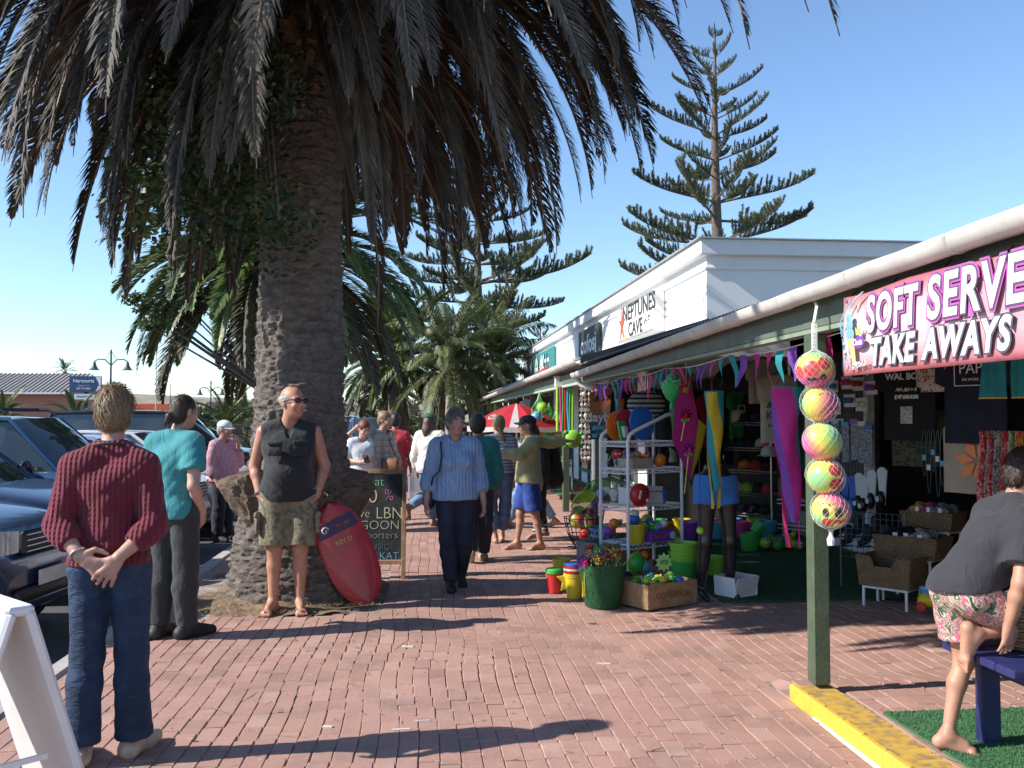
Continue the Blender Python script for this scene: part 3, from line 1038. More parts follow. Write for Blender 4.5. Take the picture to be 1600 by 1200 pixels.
# far pavement, crossing and hill
fg = MB()
fg.poly([(-9.3, 46, -.02), (9, 46, -.02), (9, 60, -.02), (-9.3, 60, -.02)])
tag(fg.build('path', mat('pale_concrete', (.48, .44, .38), .9, var=.15, vscale=1)), kind='structure')
fk = MB().box((.2, 42.2, -.02), (4.6, .3, .16), bev=.02)
tag(fk.build('kerb', M_YEL2), kind='structure')
k = N('scrub_hill'); v = k.pos()
k.col(k.mix(k.ramp(k.noise(v, .05, 6, .7), [(.4, 0), (.65, .8)]), (.34, .28, .20), (.16, .15, .09)))
k.set(Roughness=.95)
hl = MB()
def hillz(u, w):
 x = -330 + 760 * u; y = 260 + 420 * w
 h = 14 * math.sin(min(1, w * 2.2) * PI / 2) * (.55 + .45 * math.sin(u * 5 + .8)) + 4 * mnoise.noise(Vector((x * .012, y * .012, 0)))
 return (x, y, -2 + h * smooth01(w * 3))
hl.grid(hillz, 60, 24)
tag(hl.build('hill', k.m, smooth=True), kind='structure')
# ---------------------------------------------------------------- buildings
k = N('white_plaster'); v = k.pos()
k.col(k.mix(k.ramp(k.noise(k.mapping(v, (1, 1, .35)), 3, 6, .7), [(.5, 0), (.8, .35)]), (.80, .80, .79), (.62, .61, .58)))
k.set(Roughness=.8); k.bump(k.noise(v, 40, 5), .15, .008)
M_PLASTER = k.m
M_GUT = mat('gutter_white', (.55, .53, .49), .5, var=.18, vscale=4, bump=.08)
M_GREENP = mat('green_grey_paint', (.105, .135, .11), .55, var=.15, bump=.15)
M_POST = mat('post_green', (.075, .105, .06), .5, var=.2, vscale=12, bump=.3)
M_STEEL = mat('roof_sheet', (.45, .46, .46), .4, .3, var=.1)
M_DARK = mat('dark_cladding', (.022, .024, .026), .7, var=.2)
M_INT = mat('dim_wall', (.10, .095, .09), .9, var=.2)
M_SOFF = mat('soffit', (.20, .21, .20), .8, var=.1)
M_CHROME = mat('chrome_wire', (.62, .62, .62), .25, .9, var=.03)
M_WIRE = mat('white_wire', (.80, .80, .80), .4, var=.05)
M_BLACK = mat('black_matt', (.02, .02, .021), .7)
M_GREYPIPE = mat('grey_pipe', (.22, .24, .24), .5)
XF = 4.0; YE = 12.75; YN = 36.6; HB = 4.1
wb = thing('shop_building', 'long white flat roofed shop building with moulded cornice and three signs', 'building', (0, 0, 0))
m = MB()
m.box((XF + 4.5, (YE + YN) / 2, (HB - .1) / 2), (9, YN - YE, HB - .1))
m.build('wall', M_PLASTER, wb)
m = MB()
for (z0, z1, o) in ((HB - .42, HB - .37, .03), (HB - .22, HB, .12)):
 m.box((XF + 4.5, (YE + YN) / 2, (z0 + z1) / 2), (9 + 2 * o, YN - YE + 2 * o, z1 - z0), bev=.012)
m.build('cornice', M_PLASTER, wb)
m = MB(); m.box((XF + 4.5, (YE + YN) / 2, HB + .008), (9.34, YN - YE + .34, .016)); m.build('flashing', M_STEEL, wb)
# shopfronts under the far veranda
M_GLASSD = mat('shop_glass', (.05, .06, .065), .08, var=.1)
for i in range(6):
 y = 14.6 + i * 3.7
 f = MB()
 for d in (-1.25, 0, 1.25): f.box((XF - .03, y + d, 1.15), (.06, .07, 2.3))
 f.box((XF - .03, y, 2.33), (.06, 2.57, .07)); f.box((XF - .03, y, .3), (.06, 2.57, .07))
 fr = f.build('window_frame', M_GREENP, wb)
 g_ = MB()
 for d in (-.625, .625): g_.box((XF - .012, y + d, 1.32), (.02, 1.16, 1.9))
 g_.build('pane', M_GLASSD, fr)
# far veranda: roof, gutter, posts are parts of one structure
def gutter_mesh(p0, p1, r, n=24):
 """half round gutter with rolled lip running from p0 to p1"""
 p0, p1 = Vector(p0), Vector(p1)
 mb = MB(); d = (p1 - p0).normalized(); out = Vector((-1, 0, 0)); up = Vector((0, 0, 1))
 prof = [(out * -r + up * r * .2)] + [(out * -math.cos(a) * r - up * math.sin(a) * r * 1.05) for a in [PI * i / 10 for i in range(11)]] + [out * r + up * r * .25, out * r * .86 + up * r * .30, out * r * .82 + up * .0]
 prof += [q * .93 for q in prof[11:0:-1]]
 m_ = len(prof); vs, fs = [], []
 for i in range(n + 1):
  c = p0.lerp(p1, i / n) + Vector((.001 * math.sin(i * 1.7), 0, -.002 * math.sin(i * 2.3)))
  vs += [c + q for q in prof]
 for i in range(n):
  for j in range(m_):
   q = (j + 1) % m_
   fs.append((i * m_ + j, i * m_ + q, (i + 1) * m_ + q, (i + 1) * m_ + j))
 fs.append(tuple(range(m_))); fs.append(tuple(range(n * m_, n * m_ + m_)))
 return mb.add(vs, fs)
def sheet_roof(x0, z0, x1, z1, y0, y1, pitch=.076, amp=.012):
 mb = MB(); nn = int((y1 - y0) / pitch * 4)
 def fn(u, w):
  return (x0 + (x1 - x0) * w, y0 + (y1 - y0) * u, z0 + (z1 - z0) * w + amp * math.sin(u * (y1 - y0) / pitch * 2 * PI))
 mb.grid(fn, nn, 1)
 return mb
def bracket(mb, p, r):
 c = Vector(p)
 mb.tube([c + Vector((-r * math.cos(a) * 1.04, 0, -r * math.sin(a) * 1.09)) for a in [PI * i / 10 for i in range(11)]], .009, 6)
 mb.box(c + Vector((r * 1.25, 0, -.0)), (r * .6, .02, .012))
fv = thing('far_veranda', 'white veranda roof with gutter on green posts along the far shops', 'veranda')
sheet_roof(2.2, 2.42, XF, 2.82, 12.9, 39.5, .15, .015).build('roof', M_STEEL, fv, True)
m = MB(); m.add([(2.2, 12.9, 2.36), (2.2, 39.5, 2.30), (XF, 39.5, 2.72), (XF, 12.9, 2.78)], [(0, 1, 2, 3)]); m.build('soffit', M_SOFF, fv)
gutter_mesh((2.16, 12.75, 2.40), (2.16, 39.5, 2.24), .068, 60).build('gutter', M_GUT, fv, 50)
m = MB()
for i in range(30):
 m = MB(); bracket(m, (2.16, 13.4 + i * .9, 2.40 - .0054 * i), .068)
 m.build('gutter_bracket', M_GUT, fv, True)
m = MB(); m.box((2.34, 26.2, 2.20), (.06, 26.5, .15)); m.build('beam', M_GREENP, fv)
m = MB(); m.box((2.34, 26.2, 2.10), (.075, 26.5, .04)); m.build('trim', mat('pale_green_trim', (.36, .45, .35), .6), fv)
pm = MB().box((0, 0, 1.06), (.11, .11, 2.12), bev=.008).mesh('post', M_POST)
for y in (15.6, 20.4, 25.4, 30.5, 36.0): link('post', pm, fv, (2.42, y, 0))
# near veranda of the toy shop: corrugated roof, gutter, beam, post, inside walls
nv = thing('shop_veranda', 'toy shop veranda with white gutter, grey green beam and corrugated roof', 'veranda')
NX = 2.08
def nz(y): return 2.27 + .0 - .005 * max(0, y - 5)
sheet_roof(2.12, 2.305, 5.2, 2.95, 1.2, 12.5).build('roof', mat('roof_grey_sheet', (.30, .32, .34), .5, .2), nv, True)
m = MB(); m.add([(2.18, 1.2, 2.27), (2.18, 12.5, 2.25), (5.2, 12.5, 2.87), (5.2, 1.2, 2.89)], [(0, 1, 2, 3)]); m.build('ceiling', M_SOFF, nv)
gutter_mesh((NX, 1.2, 2.31), (NX, 12.62, 2.175), .058, 40).build('gutter', M_GUT, nv, 50)
m = MB()
for i in range(13):
 m = MB(); bracket(m, (NX, 1.7 + i * .86, 2.31 - .0102 * i), .058)
 m.build('gutter_bracket', M_GUT, nv, True)
m = MB(); m.box((2.21, 6.85, 2.165), (.07, 11.3, .17), bev=.006); m.build('beam', M_GREENP, nv)
m = MB(); m.box((2.212, 6.85, 2.066), (.085, 11.3, .024)); m.build('trim', mat('light_green_trim', (.22, .28, .2), .6), nv)
pb = Vector((2.215, 5.06, 0))
m = MB(); m.box((2.215, 5.06, 1.075), (.095, .095, 1.955), bev=.007); m.build('post', M_POST, nv)
m = MB(); m.tube([(2.33, 12.45, 2.2), (2.33, 12.45, .0)], .045, 12); m.build('downpipe', M_GREYPIPE, nv, True)
m = MB(); m.tube([(2.10, 12.6, 2.2), (2.16, 12.62, 2.05), (2.32, 12.5, 1.98)], .04, 10); m.build('pipe_elbow', M_GUT, nv, True)
# dark raised barge at the far end of the roof
m = MB(); m.prism([(2.16, 12.56, 2.28), (XF - .03, 12.56, 2.5), (XF - .03, 12.56, 2.97), (2.16, 12.56, 2.42)], (0, .05, 0)); m.build('barge_board', M_DARK, nv)
# walls of the shop
sw = thing('toy_shop', 'dim toy and clothing shop with open doorway behind the veranda', 'shop')
m = MB()
XW = 5.15
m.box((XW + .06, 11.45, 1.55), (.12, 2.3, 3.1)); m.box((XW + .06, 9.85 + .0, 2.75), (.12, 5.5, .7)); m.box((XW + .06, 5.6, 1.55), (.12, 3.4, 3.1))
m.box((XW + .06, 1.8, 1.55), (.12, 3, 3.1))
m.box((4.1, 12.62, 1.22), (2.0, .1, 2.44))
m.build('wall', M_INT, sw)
m = MB(); m.box((XW - .02, 11.4, .16), (.05, 2.2, .32)); m.box((XW - .02, 9.95, .19), (.05, .7, .38)); m.build('plinth', M_PLASTER, sw)
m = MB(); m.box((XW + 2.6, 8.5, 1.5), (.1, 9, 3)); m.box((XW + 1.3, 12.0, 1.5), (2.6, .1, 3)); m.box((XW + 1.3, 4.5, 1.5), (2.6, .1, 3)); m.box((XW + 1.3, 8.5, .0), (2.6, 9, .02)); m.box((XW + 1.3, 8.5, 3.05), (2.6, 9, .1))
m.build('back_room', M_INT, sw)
m = MB()
for y in (10.25, 7.35): m.box((XW - .03, y, 1.2), (.09, .08, 2.4))
m.box((XW - .03, 8.8, 2.37), (.09, 2.9, .08)); m.build('door_frame', M_PLASTER, sw)
# ---------------------------------------------------------------- signs on the white building
M_INK = mat('sign_ink', (.03, .03, .03), .6)
M_SIGNW = mat('sign_white', (.82, .81, .78), .5, var=.04)
def facade_sign(px0, px1, py0, py1, x):
 a, b = onx(px0, py0, x), onx(px1, py1, x)
 return a, b
# cave sign
yA, yB = 17.75, 15.0
zc = 3.37; hh = .68
s1 = thing('shop_sign', 'white box sign lettered Neptunes Cave with a red starfish', 'sign', (XF, (yA + yB) / 2, zc))
m = MB(); m.box((-.11, 0, 0), (.2, yA - yB, hh), bev=.01); m.build('sign_box', M_SIGNW, s1)
m = MB(); m.box((-.216, 0, hh / 2 - .02), (.012, yA - yB, .03)); m.box((-.216, 0, -hh / 2 + .02), (.012, yA - yB, .03)); m.build('frame', mat('alu_trim', (.5, .5, .5), .4, .5), s1)
FACE = (PI / 2, 0, -PI / 2)
text('lettering', 'NEPTUNES', .40, M_INK, s1, (-.215, -.32, .14), FACE, .004, .004, sx=1.28)
text('lettering', 'CAVE', .36, M_INK, s1, (-.215, -.10, -.18), FACE, .004, .004, sx=1.25)
m = MB()
for i in range(2):
 c = Vector((-.218, -.88 - i * .24, -.16 + i * .05))
 m.tube([c + Vector((0, -math.cos(a) * .085 * (1 - a / 9), math.sin(a) * .06 * (1 - a / 9))) for a in [j * .6 for j in range(9)]], .008, 5)
m.build('wave_mark', M_INK, s1)
star = MB(); pts = []
for i in range(10):
 r_ = (.34 if i % 2 == 0 else .10) * (1.15 if i == 0 else 1); a = PI / 2 + i * PI / 5
 pts.append((-.214, .98 - r_ * math.cos(a) * .8, -.02 + r_ * math.sin(a)))
star.prism(pts, (-.012, 0, 0)); star.build('starfish', mat('starfish_red', (.55, .09, .05), .6, var=.3), s1)
m = MB(); m.ball((-.216, .72, -.28), (.01, .12, .07)); m.build('shell', mat('shell_peach', (.75, .38, .22), .6, var=.3), s1)
# dark sign
s2 = thing('shop_sign', 'dark grey sign with white handwritten lettering, middle of the facade', 'sign', (XF, 21.8, 3.30))
m = MB(); m.box((-.035, 0, 0), (.07, 2.75, .86), bev=.006); m.build('panel', mat('sign_charcoal', (.045, .045, .048), .6), s2)
text('lettering', 'cofosj', .62, M_SIGNW, s2, (-.073, 0, .04), FACE, .003, .012, sx=1.4)
m = MB()
for i in range(9): m.box((-.073, -1.1 + i * .27, -.30 + .05 * math.sin(i * 2)), (.006, .13, .03), (R(20 * (-1) ** i), 0, 0))
m.build('ornament', M_SIGNW, s2)
# teal sign
s3 = thing('shop_sign', 'teal sign with raised white letters at the far end of the facade', 'sign', (XF, 30.3, 3.25))
m = MB(); m.box((-.04, 0, 0), (.08, 5.6, 1.0), bev=.006); m.build('panel', mat('sign_teal', (.045, .22, .21), .5), s3)
m = MB(); strokes(m, (-.085, .35, .16), (0, -1, 0), (0, 0, 1), 7, 4.2, .44, 5, .26); m.build('lettering', M_SIGNW, s3)
m = MB(); strokes(m, (-.085, .75, -.30), (0, -1, 0), (0, 0, 1), 6, 2.9, .2, 8, .26); m.build('lettering', M_SIGNW, s3)
m = MB(); m.box((-.09, .2, -.12), (.02, 3.6, .08), (R(-2), 0, 0)); m.build('stripe', mat('sign_red', (.5, .04, .05), .5), s3)
m = MB(); m.box((-.07, -2.45, -.34), (.06, .3, .26), bev=.01); m.build('lamp_box', M_YEL2, s3)
# ---------------------------------------------------------------- far left: houses, street lamps, advertising board
M_PINK = mat('terracotta_plaster', (.46, .185, .13), .85, var=.08, vscale=1)
M_ROOFG = mat('grey_tile', (.30, .27, .24), .8, var=.15)
p = at(52, 655, 62)
h1 = thing('house', 'long terracotta pink building with grey tiled roof at the far left', 'building', (p.x, p.y, 0))
m = MB(); m.box((-4.5, 4, 1.65), (13, 8, 3.5)); m.prism([(2.0, 0.003, 3.4), (2.0, 7.99, 3.4), (2.0, 4, 4.6)], (-.12, 0, 0)); m.build('wall', M_PINK, h1)
rfm = MB(); rfm.prism([(2.35, -.5, 3.28), (2.35, 4, 4.72), (2.35, 8.5, 3.28), (2.35, 8.5, 3.18), (2.35, 4, 4.60), (2.35, -.5, 3.18)], (-14, 0, 0)); rf_o = rfm.build('roof', M_ROOFG, h1)
m = MB()
for i in range(46): m.tube([(2.2 - i * .3, -.5, 3.30), (2.2 - i * .3, 4, 4.74)], .05, 5)
o = m.build('roof_tile_rib', M_ROOFG, rf_o, True); tag(o, kind='stuff')
m = MB(); m.box((2.37, -.5, 3.2), (.12, .1, .18)); m.prism([(2.37, -.55, 3.15), (2.37, 4, 4.62), (2.37, 4, 4.76), (2.37, -.55, 3.32)], (.08, 0, 0)); m.box((-4.7, -.52, 3.22), (14, .08, .12)); m.build('barge_board', M_SIGNW, h1)
m = MB(); m.box((-4, -.4, .9), (8, .7, .1)); m.box((-4, -.06, 1.0), (11, .1, .35)); m.build('awning', mat('grey_awning', (.25, .24, .24), .8), h1)
p = at(228, 655, 75)
h2 = thing('house', 'small house with bright orange tiled roof seen beyond the maroon sweater', 'building', (p.x, p.y, 0))
m = MB(); m.box((0, 3, .8), (4, 6, 1.6)); m.build('wall', M_PINK, h2)
m = MB(); m.prism([(1.2, -.4, 1.55), (1.9, 3, 2.75), (2.2, 6.4, 1.55)], (-3.6, 0, 0)); rf_ = m.build('roof', mat('orange_tile', (.62, .16, .06), .8, var=.15), h2)
m = MB()
for i in range(14): m.tube([(-2.2 + i * .26, -.42, 1.58), (-1.55 + i * .26, 3, 2.78)], .05, 5)
m.build('roof_tile_rib', mat('orange_tile', (.62, .16, .06)), rf_, True)
m = MB(); m.box((2.2, .5, 1.3), (.5, .5, 2.9), bev=.03); m.build('chimney', M_PINK, h2)
p = at(262, 655, 80)
h3 = thing('house', 'low flat roofed grey building beyond the parked cars', 'building', (p.x, p.y, 0))
m = MB(); m.box((1.2, 3, 1.2), (5.4, 6, 2.4)); m.build('wall', mat('grey_wall', (.30, .31, .31), .8), h3)
m = MB(); m.box((1.2, 3, 2.44), (5.7, 6.3, .1)); m.build('roof', mat('grey_roof', (.40, .41, .42), .7), h3)
m = MB(); m.box((0, -.02, 1.2), (1.2, .06, .9)); m.box((2.4, -.02, 1.2), (1.2, .06, .9)); m.build('window', M_GLASSD, h3)
p = at(345, 655, 85)
h4 = thing('house', 'small dusky red building over the treetop beyond the palms', 'building', (p.x, p.y, 0))
m = MB(); m.box((.6, 2, 1.5), (3.4, 4, 3.0)); m.build('wall', mat('dusky_red', (.36, .10, .09), .8), h4)
m = MB(); m.box((.6, 2, 3.04), (3.7, 4.3, .12)); m.build('roof', M_ROOFG, h4)
m = MB(); m.box((.2, -.02, 1.9), (.8, .06, .7)); m.build('window', M_GLASSD, h4)
# white houses on the far hill
rh = random.Random(4); hm = None
for i in range(16):
 px = 520 + rh.uniform(0, 70); p = at(px, 0, rh.uniform(330, 380)); p.z = rh.uniform(8.5, 11.5) * .8
 w_, h_ = rh.uniform(2, 4), rh.uniform(1, 1.8)
 p.z -= 1.2; hh_ = thing('hill_house', 'tiny white house on the distant brown hill behind the trunk', 'house', p, rh.uniform(-.3, .3), 'white houses on the far hill')
 m = MB(); m.box((0, 0, 0), (w_, 3, h_ + 1)); m.build('wall', M_PLASTER, hh_)
 m = MB(); m.prism([(-w_ / 2 - .2, -1.7, h_ / 2 + .5), (-w_ / 2 - .2, 0, h_ / 2 + 1.0), (-w_ / 2 - .2, 1.7, h_ / 2 + .5)], (w_ + .4, 0, 0)); m.build('roof', M_ROOFG, hh_)
M_LAMPG = mat('lamp_green', (.05, .10, .095), .5)
def street_lamp(px, d, h, span, label):
 p = at(px, 655, d)
 t = thing('street_lamp', label, 'street lamp', (p.x, p.y, -.13), 0, 'twin armed street lamps')
 MB().tube([(0, 0, 0), (0, 0, .8), (0, 0, .82), (0, 0, h)], [.11, .10, .06, .04], 10).build('pole', M_LAMPG, t, True)
 for s_ in (-1, 1):
  a = MB()
  a.tube([(0, 0, h - .75), (s_ * span * .35, 0, h - .48), (s_ * span * .75, 0, h - .45), (s_ * span, 0, h - .56)], .028, 8)
  a.tube([(0, 0, h - .05), (s_ * span * .35, 0, h - .48)], .012, 6)
  ar = a.build('arm', M_LAMPG, t, True)
  MB().lathe([(.03, 0), (.06, -.05), (.10, -.22), (.16, -.34), (.26, -.42), (.24, -.42), (.12, -.32)], 14).build('lamp_shade', M_LAMPG, ar, True, (s_ * span, 0, h - .55))
 return t
street_lamp(172, 44, 4.95, .76, 'tall green twin lamp above the blue advertising board')
street_lamp(329, 62, 4.2, .72, 'small green twin lamp farther off, below the second palm')
p = at(134, 655, 47)
bd = thing('advertising_board', 'blue Harcourts board on a post above the parked cars', 'sign', (p.x, p.y, .80))
m = MB(); m.box((0, 0, .98), (.16, .16, 3.8)); m.build('post', M_DARK, bd)
m = MB(); m.box((0, -.10, 2.48), (1.56, .10, .82), bev=.01); m.build('panel', mat('sign_blue', (.025, .07, .16), .5), bd)
m = MB(); m.prism([(.5, -.155, 2.86), (.76, -.155, 2.86), (.76, -.155, 2.09), (.5, -.155, 2.09), (.68, -.155, 2.48)], (0, -.006, 0)); m.build('arrow', M_SIGNW, bd)
text('lettering', 'Harcourts', .25, M_SIGNW, bd, (-.08, -.155, 2.65), (PI / 2, 0, 0), .003, .004)
text('lettering', '082 772 6848', .12, M_SIGNW, bd, (-.08, -.155, 2.26), (PI / 2, 0, 0), .003, .002)
m = MB(); strokes(m, (-.08, -.152, 2.40), (1, 0, 0), (0, 0, 1), 10, .55, .06, 3); m.build('lettering', M_SIGNW, bd)
m = MB(); m.box((-.05, -.10, 1.86), (.98, .06, .28)); m.build('lower_panel', M_SIGNW, bd)
m = MB(); strokes(m, (-.05, -.131, 1.86), (1, 0, 0), (0, 0, 1), 10, .78, .10, 4, .2); m.build('lettering', mat('sign_blue', (.025, .07, .16)), bd)
p = at(98, 655, 40)
b2 = thing('small_sign', 'low dark sign with two lines of white lettering under the palm', 'sign', (p.x, p.y, -.13))
m = MB(); m.box((0, 0, 1.68), (.62, .05, .28)); m.build('panel', M_DARK, b2)
m = MB(); m.box((-.2, .04, .8), (.05, .05, 1.6)); m.box((.2, .04, .8), (.05, .05, 1.6)); m.build('leg', M_DARK, b2)
m = MB(); strokes(m, (0, -.027, 1.745), (1, 0, 0), (0, 0, 1), 9, .5, .06, 6, .2); strokes(m, (0, -.027, 1.63), (1, 0, 0), (0, 0, 1), 11, .54, .06, 7, .2); m.build('lettering', M_SIGNW, b2)
for px, d, h, lab in ((243, 50, 5.2, 'thin white flagpole between the two women at left'), (266, 60, 3.9, 'thin dark pole just left of the ponytailed head')):
 p = at(px, 655, d)
 t = thing('flagpole', lab, 'pole', (p.x, p.y, -.13))
 MB().tube([(0, 0, 0), (0, 0, h)], [.04, .02], 8).build('pole', M_GUT if d == 50 else M_DARK, t, True)
 MB().ball((0, 0, h), .035, 8, 6).build('finial', M_GUT, t, True)
# ---------------------------------------------------------------- palms
def leafmat(name, c1, c2, c3, rough=.55, tr=.25):
 k = N(name)
 v = k.obj()
 oi = k.n('ShaderNodeObjectInfo')
 n_ = k.noise(v, 3.5, 4)
 c = k.ramp(n_, [(.3, c1), (.52, c2), (.75, c3)])
 h = k.n('ShaderNodeHueSaturation')
 h.inputs['Value'].default_value = 1
 k.l(k.math('ADD', k.math('MULTIPLY', oi.outputs['Random'], .5), .75), h.inputs['Value'])
 k.l(c, h.inputs['Color'])
 k.l(h.outputs[0], k.b.inputs['Base Color'])
 k.set(Roughness=rough)
 td = k.n('ShaderNodeBsdfTranslucent')
 k.l(h.outputs[0], td.inputs['Color'])
 ms = k.n('ShaderNodeMixShader')
 ms.inputs[0].default_value = tr
 out = [x for x in k.t.nodes if x.type == 'OUTPUT_MATERIAL'][0]
 k.l(k.b.outputs[0], ms.inputs[1]); k.l(td.outputs[0], ms.inputs[2]); k.l(ms.outputs[0], out.inputs['Surface'])
 return k.m
M_DEAD = leafmat('frond_dead', (.055, .045, .035), (.095, .078, .060), (.155, .128, .098), .75, .07)
M_DEAD2 = leafmat('frond_brown_green', (.05, .045, .024), (.075, .07, .032), (.12, .10, .055), .6, .12)
M_GREENF = leafmat('frond_green', (.06, .10, .025), (.11, .155, .04), (.20, .215, .07), .42, .3)
M_GREENQ = leafmat('frond_feathery', (.08, .115, .035), (.14, .165, .06), (.24, .23, .10), .5, .3)
M_RACH = mat('rachis', (.22, .15, .09), .6)
M_RACHG = mat('rachis_green', (.20, .20, .07), .5)
def frond_mesh(L, e0, e1, n, leaf, wid, seed, m, mr, fold=.6, ang=.75, droop=.5, pw=1.2, twist=0.0, segs=18):
 """pinnate frond that starts at the origin along +X and bends from elevation e0 to e1"""
 r_ = random.Random(seed)
 pts = [Vector((0, 0, 0))]
 side = r_.uniform(-.25, .25)
 for i in range(segs):
  t = (i + .5) / segs
  e = R(e0 + (e1 - e0) * t ** pw)
  yaw = side * t
  pts.append(pts[-1] + Vector((math.cos(e) * math.cos(yaw), math.cos(e) * math.sin(yaw), math.sin(e))) * (L / segs))
 def pt(t):
  f_ = min(.999, max(0, t)) * segs; i = int(f_)
  return pts[i].lerp(pts[i + 1], f_ - i), (pts[i + 1] - pts[i]).normalized()
 mb = MB()
 mb.tube(pts, [.032 * L / 4 * (1 - .88 * i / segs) for i in range(segs + 1)], 5, 1)
 for i in range(n):
  t = .10 + .90 * (i + r_.random()) / n
  p, d = pt(t)
  up0 = Vector((0, 0, 1)) if abs(d.z) < .95 else Vector((1, 0, 0))
  lat = d.cross(up0).normalized()
  up = lat.cross(d).normalized()
  if twist:
   q = Matrix.Rotation(twist * t, 3, d); lat, up = q @ lat, q @ up
  ll = leaf * math.sin(PI * min(1, (t * .92 + .10))) ** .55 * r_.uniform(.75, 1.15)
  for s_ in (1, -1):
   if r_.random() < .05: continue
   a = ang * r_.uniform(.75, 1.2)
   v0 = (d * math.cos(a) + (lat * s_ * math.cos(fold) + up * math.sin(fold) * r_.uniform(.5, 1.3)) * math.sin(a)).normalized()
   v1 = (v0 + Vector((0, 0, -droop * r_.uniform(.6, 1.4)))).normalized()
   w_ = wid * r_.uniform(.8, 1.2)
   b = v0.cross(up).normalized()
   if b.length < .1: b = lat
   b = (b * .8 + d * .4).normalized() * w_ * .5
   m0 = p + v0 * ll * .45; e_ = m0 + v1 * ll * .55
   mb.add([p - b * .5, p + b * .5, m0 + b, m0 - b, e_], [(0, 1, 2, 3), (3, 2, 4)], 0)
 return mb.mesh('frond', [m, mr])
def bark_trunk(prof, n_ang, n_h, rows, cols, depth, seed, lean=(0, 0), fine=.012):
 """trunk of revolution with leaf scars: prof = [(z, r)...]"""
 z0, z1 = prof[0][0], prof[-1][0]
 zs = np.linspace(z0, z1, n_h + 1)
 rr = np.interp(zs, [p[0] for p in prof], [p[1] for p in prof])
 vs = []
 for i, (z, r0) in enumerate(zip(zs, rr)):
  for j in range(n_ang):
   a = 2 * PI * j / n_ang
   zz = z / (z1 - z0) * rows + .42 * mnoise.noise(Vector((math.cos(a) * 2.2, math.sin(a) * 2.2, z * 1.6 + seed)))
   row = math.floor(zz); fz = zz - row
   u = a / (2 * PI) * cols + .5 * (row % 2) + .25 * mnoise.noise(Vector((row * 1.7, a * 2, seed)))
   c_ = math.floor(u); fu = u - c_
   rnd = mnoise.noise(Vector((row * 3.3 + .5, (c_ % cols) * 5.1 + .5, seed)))
   scar = (1 - abs(2 * fu - 1) ** 3) * (fz ** .8) * (1 if fz < .86 else (1 - fz) / .14)
   h = depth * (scar * (.7 + .8 * rnd)) + depth * .5 * mnoise.noise(Vector((math.cos(a) * 5, math.sin(a) * 5, z * 6))) + fine * 1.5 * mnoise.fractal(Vector((math.cos(a) * r0 * 22, math.sin(a) * r0 * 22, z * 30)), 1, 2, 4)
   r1 = r0 + h
   vs.append((r1 * math.cos(a) + lean[0] * (z - z0) / (z1 - z0), r1 * math.sin(a) + lean[1] * (z - z0) / (z1 - z0), z))
 fs = []
 for i in range(n_h):
  for j in range(n_ang):
   q = (j + 1) % n_ang
   fs.append((i * n_ang + j, i * n_ang + q, (i + 1) * n_ang + q, (i + 1) * n_ang + j))
 return MB().add(vs, fs)
def barkmat(name, c1, c2, c3, vs=9):
 k = N(name); v = k.obj()
 n1 = k.noise(k.mapping(v, (1, 1, 2.2)), vs, 8, .7, .6)
 n2 = k.noise(k.mapping(v, (1, 1, .5)), 60, 4, .6)
 k.col(k.mix(k.math('MULTIPLY', n2, .5), k.ramp(n1, [(.3, c1), (.5, c2), (.72, c3)]), c1))
 k.set(Roughness=.9)
 k.bump(k.math('ADD', n1, k.math('MULTIPLY', n2, .5)), .9, .03)
 return k.m
M_BARK = barkmat('palm_bark', (.07, .056, .048), (.17, .14, .118), (.30, .26, .225))
M_ROOT = barkmat('root_bark', (.085, .06, .042), (.19, .135, .09), (.30, .225, .155), 14)
tp = at(466, 900, 8.35); TREE = Vector((tp.x, tp.y, 0))
palm = thing('palm_tree', 'huge palm with a thick scarred trunk and a hanging skirt of dead brown fronds', 'palm tree', TREE)
bark_trunk([(.0, .60), (.55, .55), (1.0, .44), (1.6, .385), (2.4, .36), (3.3, .345), (4.2, .345), (4.6, .38), (5.2, .48), (6.0, .53), (6.6, .35)], 180, 600, 60, 11, .036, 2).build('trunk', M_BARK, palm, True)
# flared root mass with a ragged ledge
def rootfn(u, w):
 a = 2 * PI * u
 z = -.05 + 1.30 * w
 n1 = mnoise.fractal(Vector((math.cos(a) * 2.4, math.sin(a) * 2.4, w * 3.2)), 1, 2, 6)
 n2 = mnoise.fractal(Vector((math.cos(a) * 9, math.sin(a) * 9, w * 11)), 1, 2, 5)
 lobe = lambda c, wd: math.exp(-((((a - c + PI) % (2 * PI)) - PI) / wd) ** 2)
 base = .80 * (1 - w) ** .55 * .95 + .36
 base = .54 - .08 * smooth01(w / .45) + .03 * math.sin(a * 5 + 1)
 lh = .76 + .07 * n1
 ledge = (.17 * lobe(3.35, .50) + .08 * lobe(-.12, .40) + .10 * lobe(1.6, .9) + .05) * math.exp(-((w - lh) / (.16 if w < lh else .05)) ** 2)
 over = -.13 * smooth01((w - lh - .02) / .12) - .34 * smooth01((w - .93) / .07)
 r_ = base + ledge + over + .10 * n1 + .045 * n2 + .2 * max(0, (.22 - w))
 return (max(.05, r_) * math.cos(a), max(.05, r_) * math.sin(a) * .95, z + .06 * n1 + .025 * n2 - .05 * lobe(-.12, .5) * smooth01(w * 2))
MB().grid(rootfn, 240, 130, 0, True).build('root_flare', M_ROOT, palm, True)
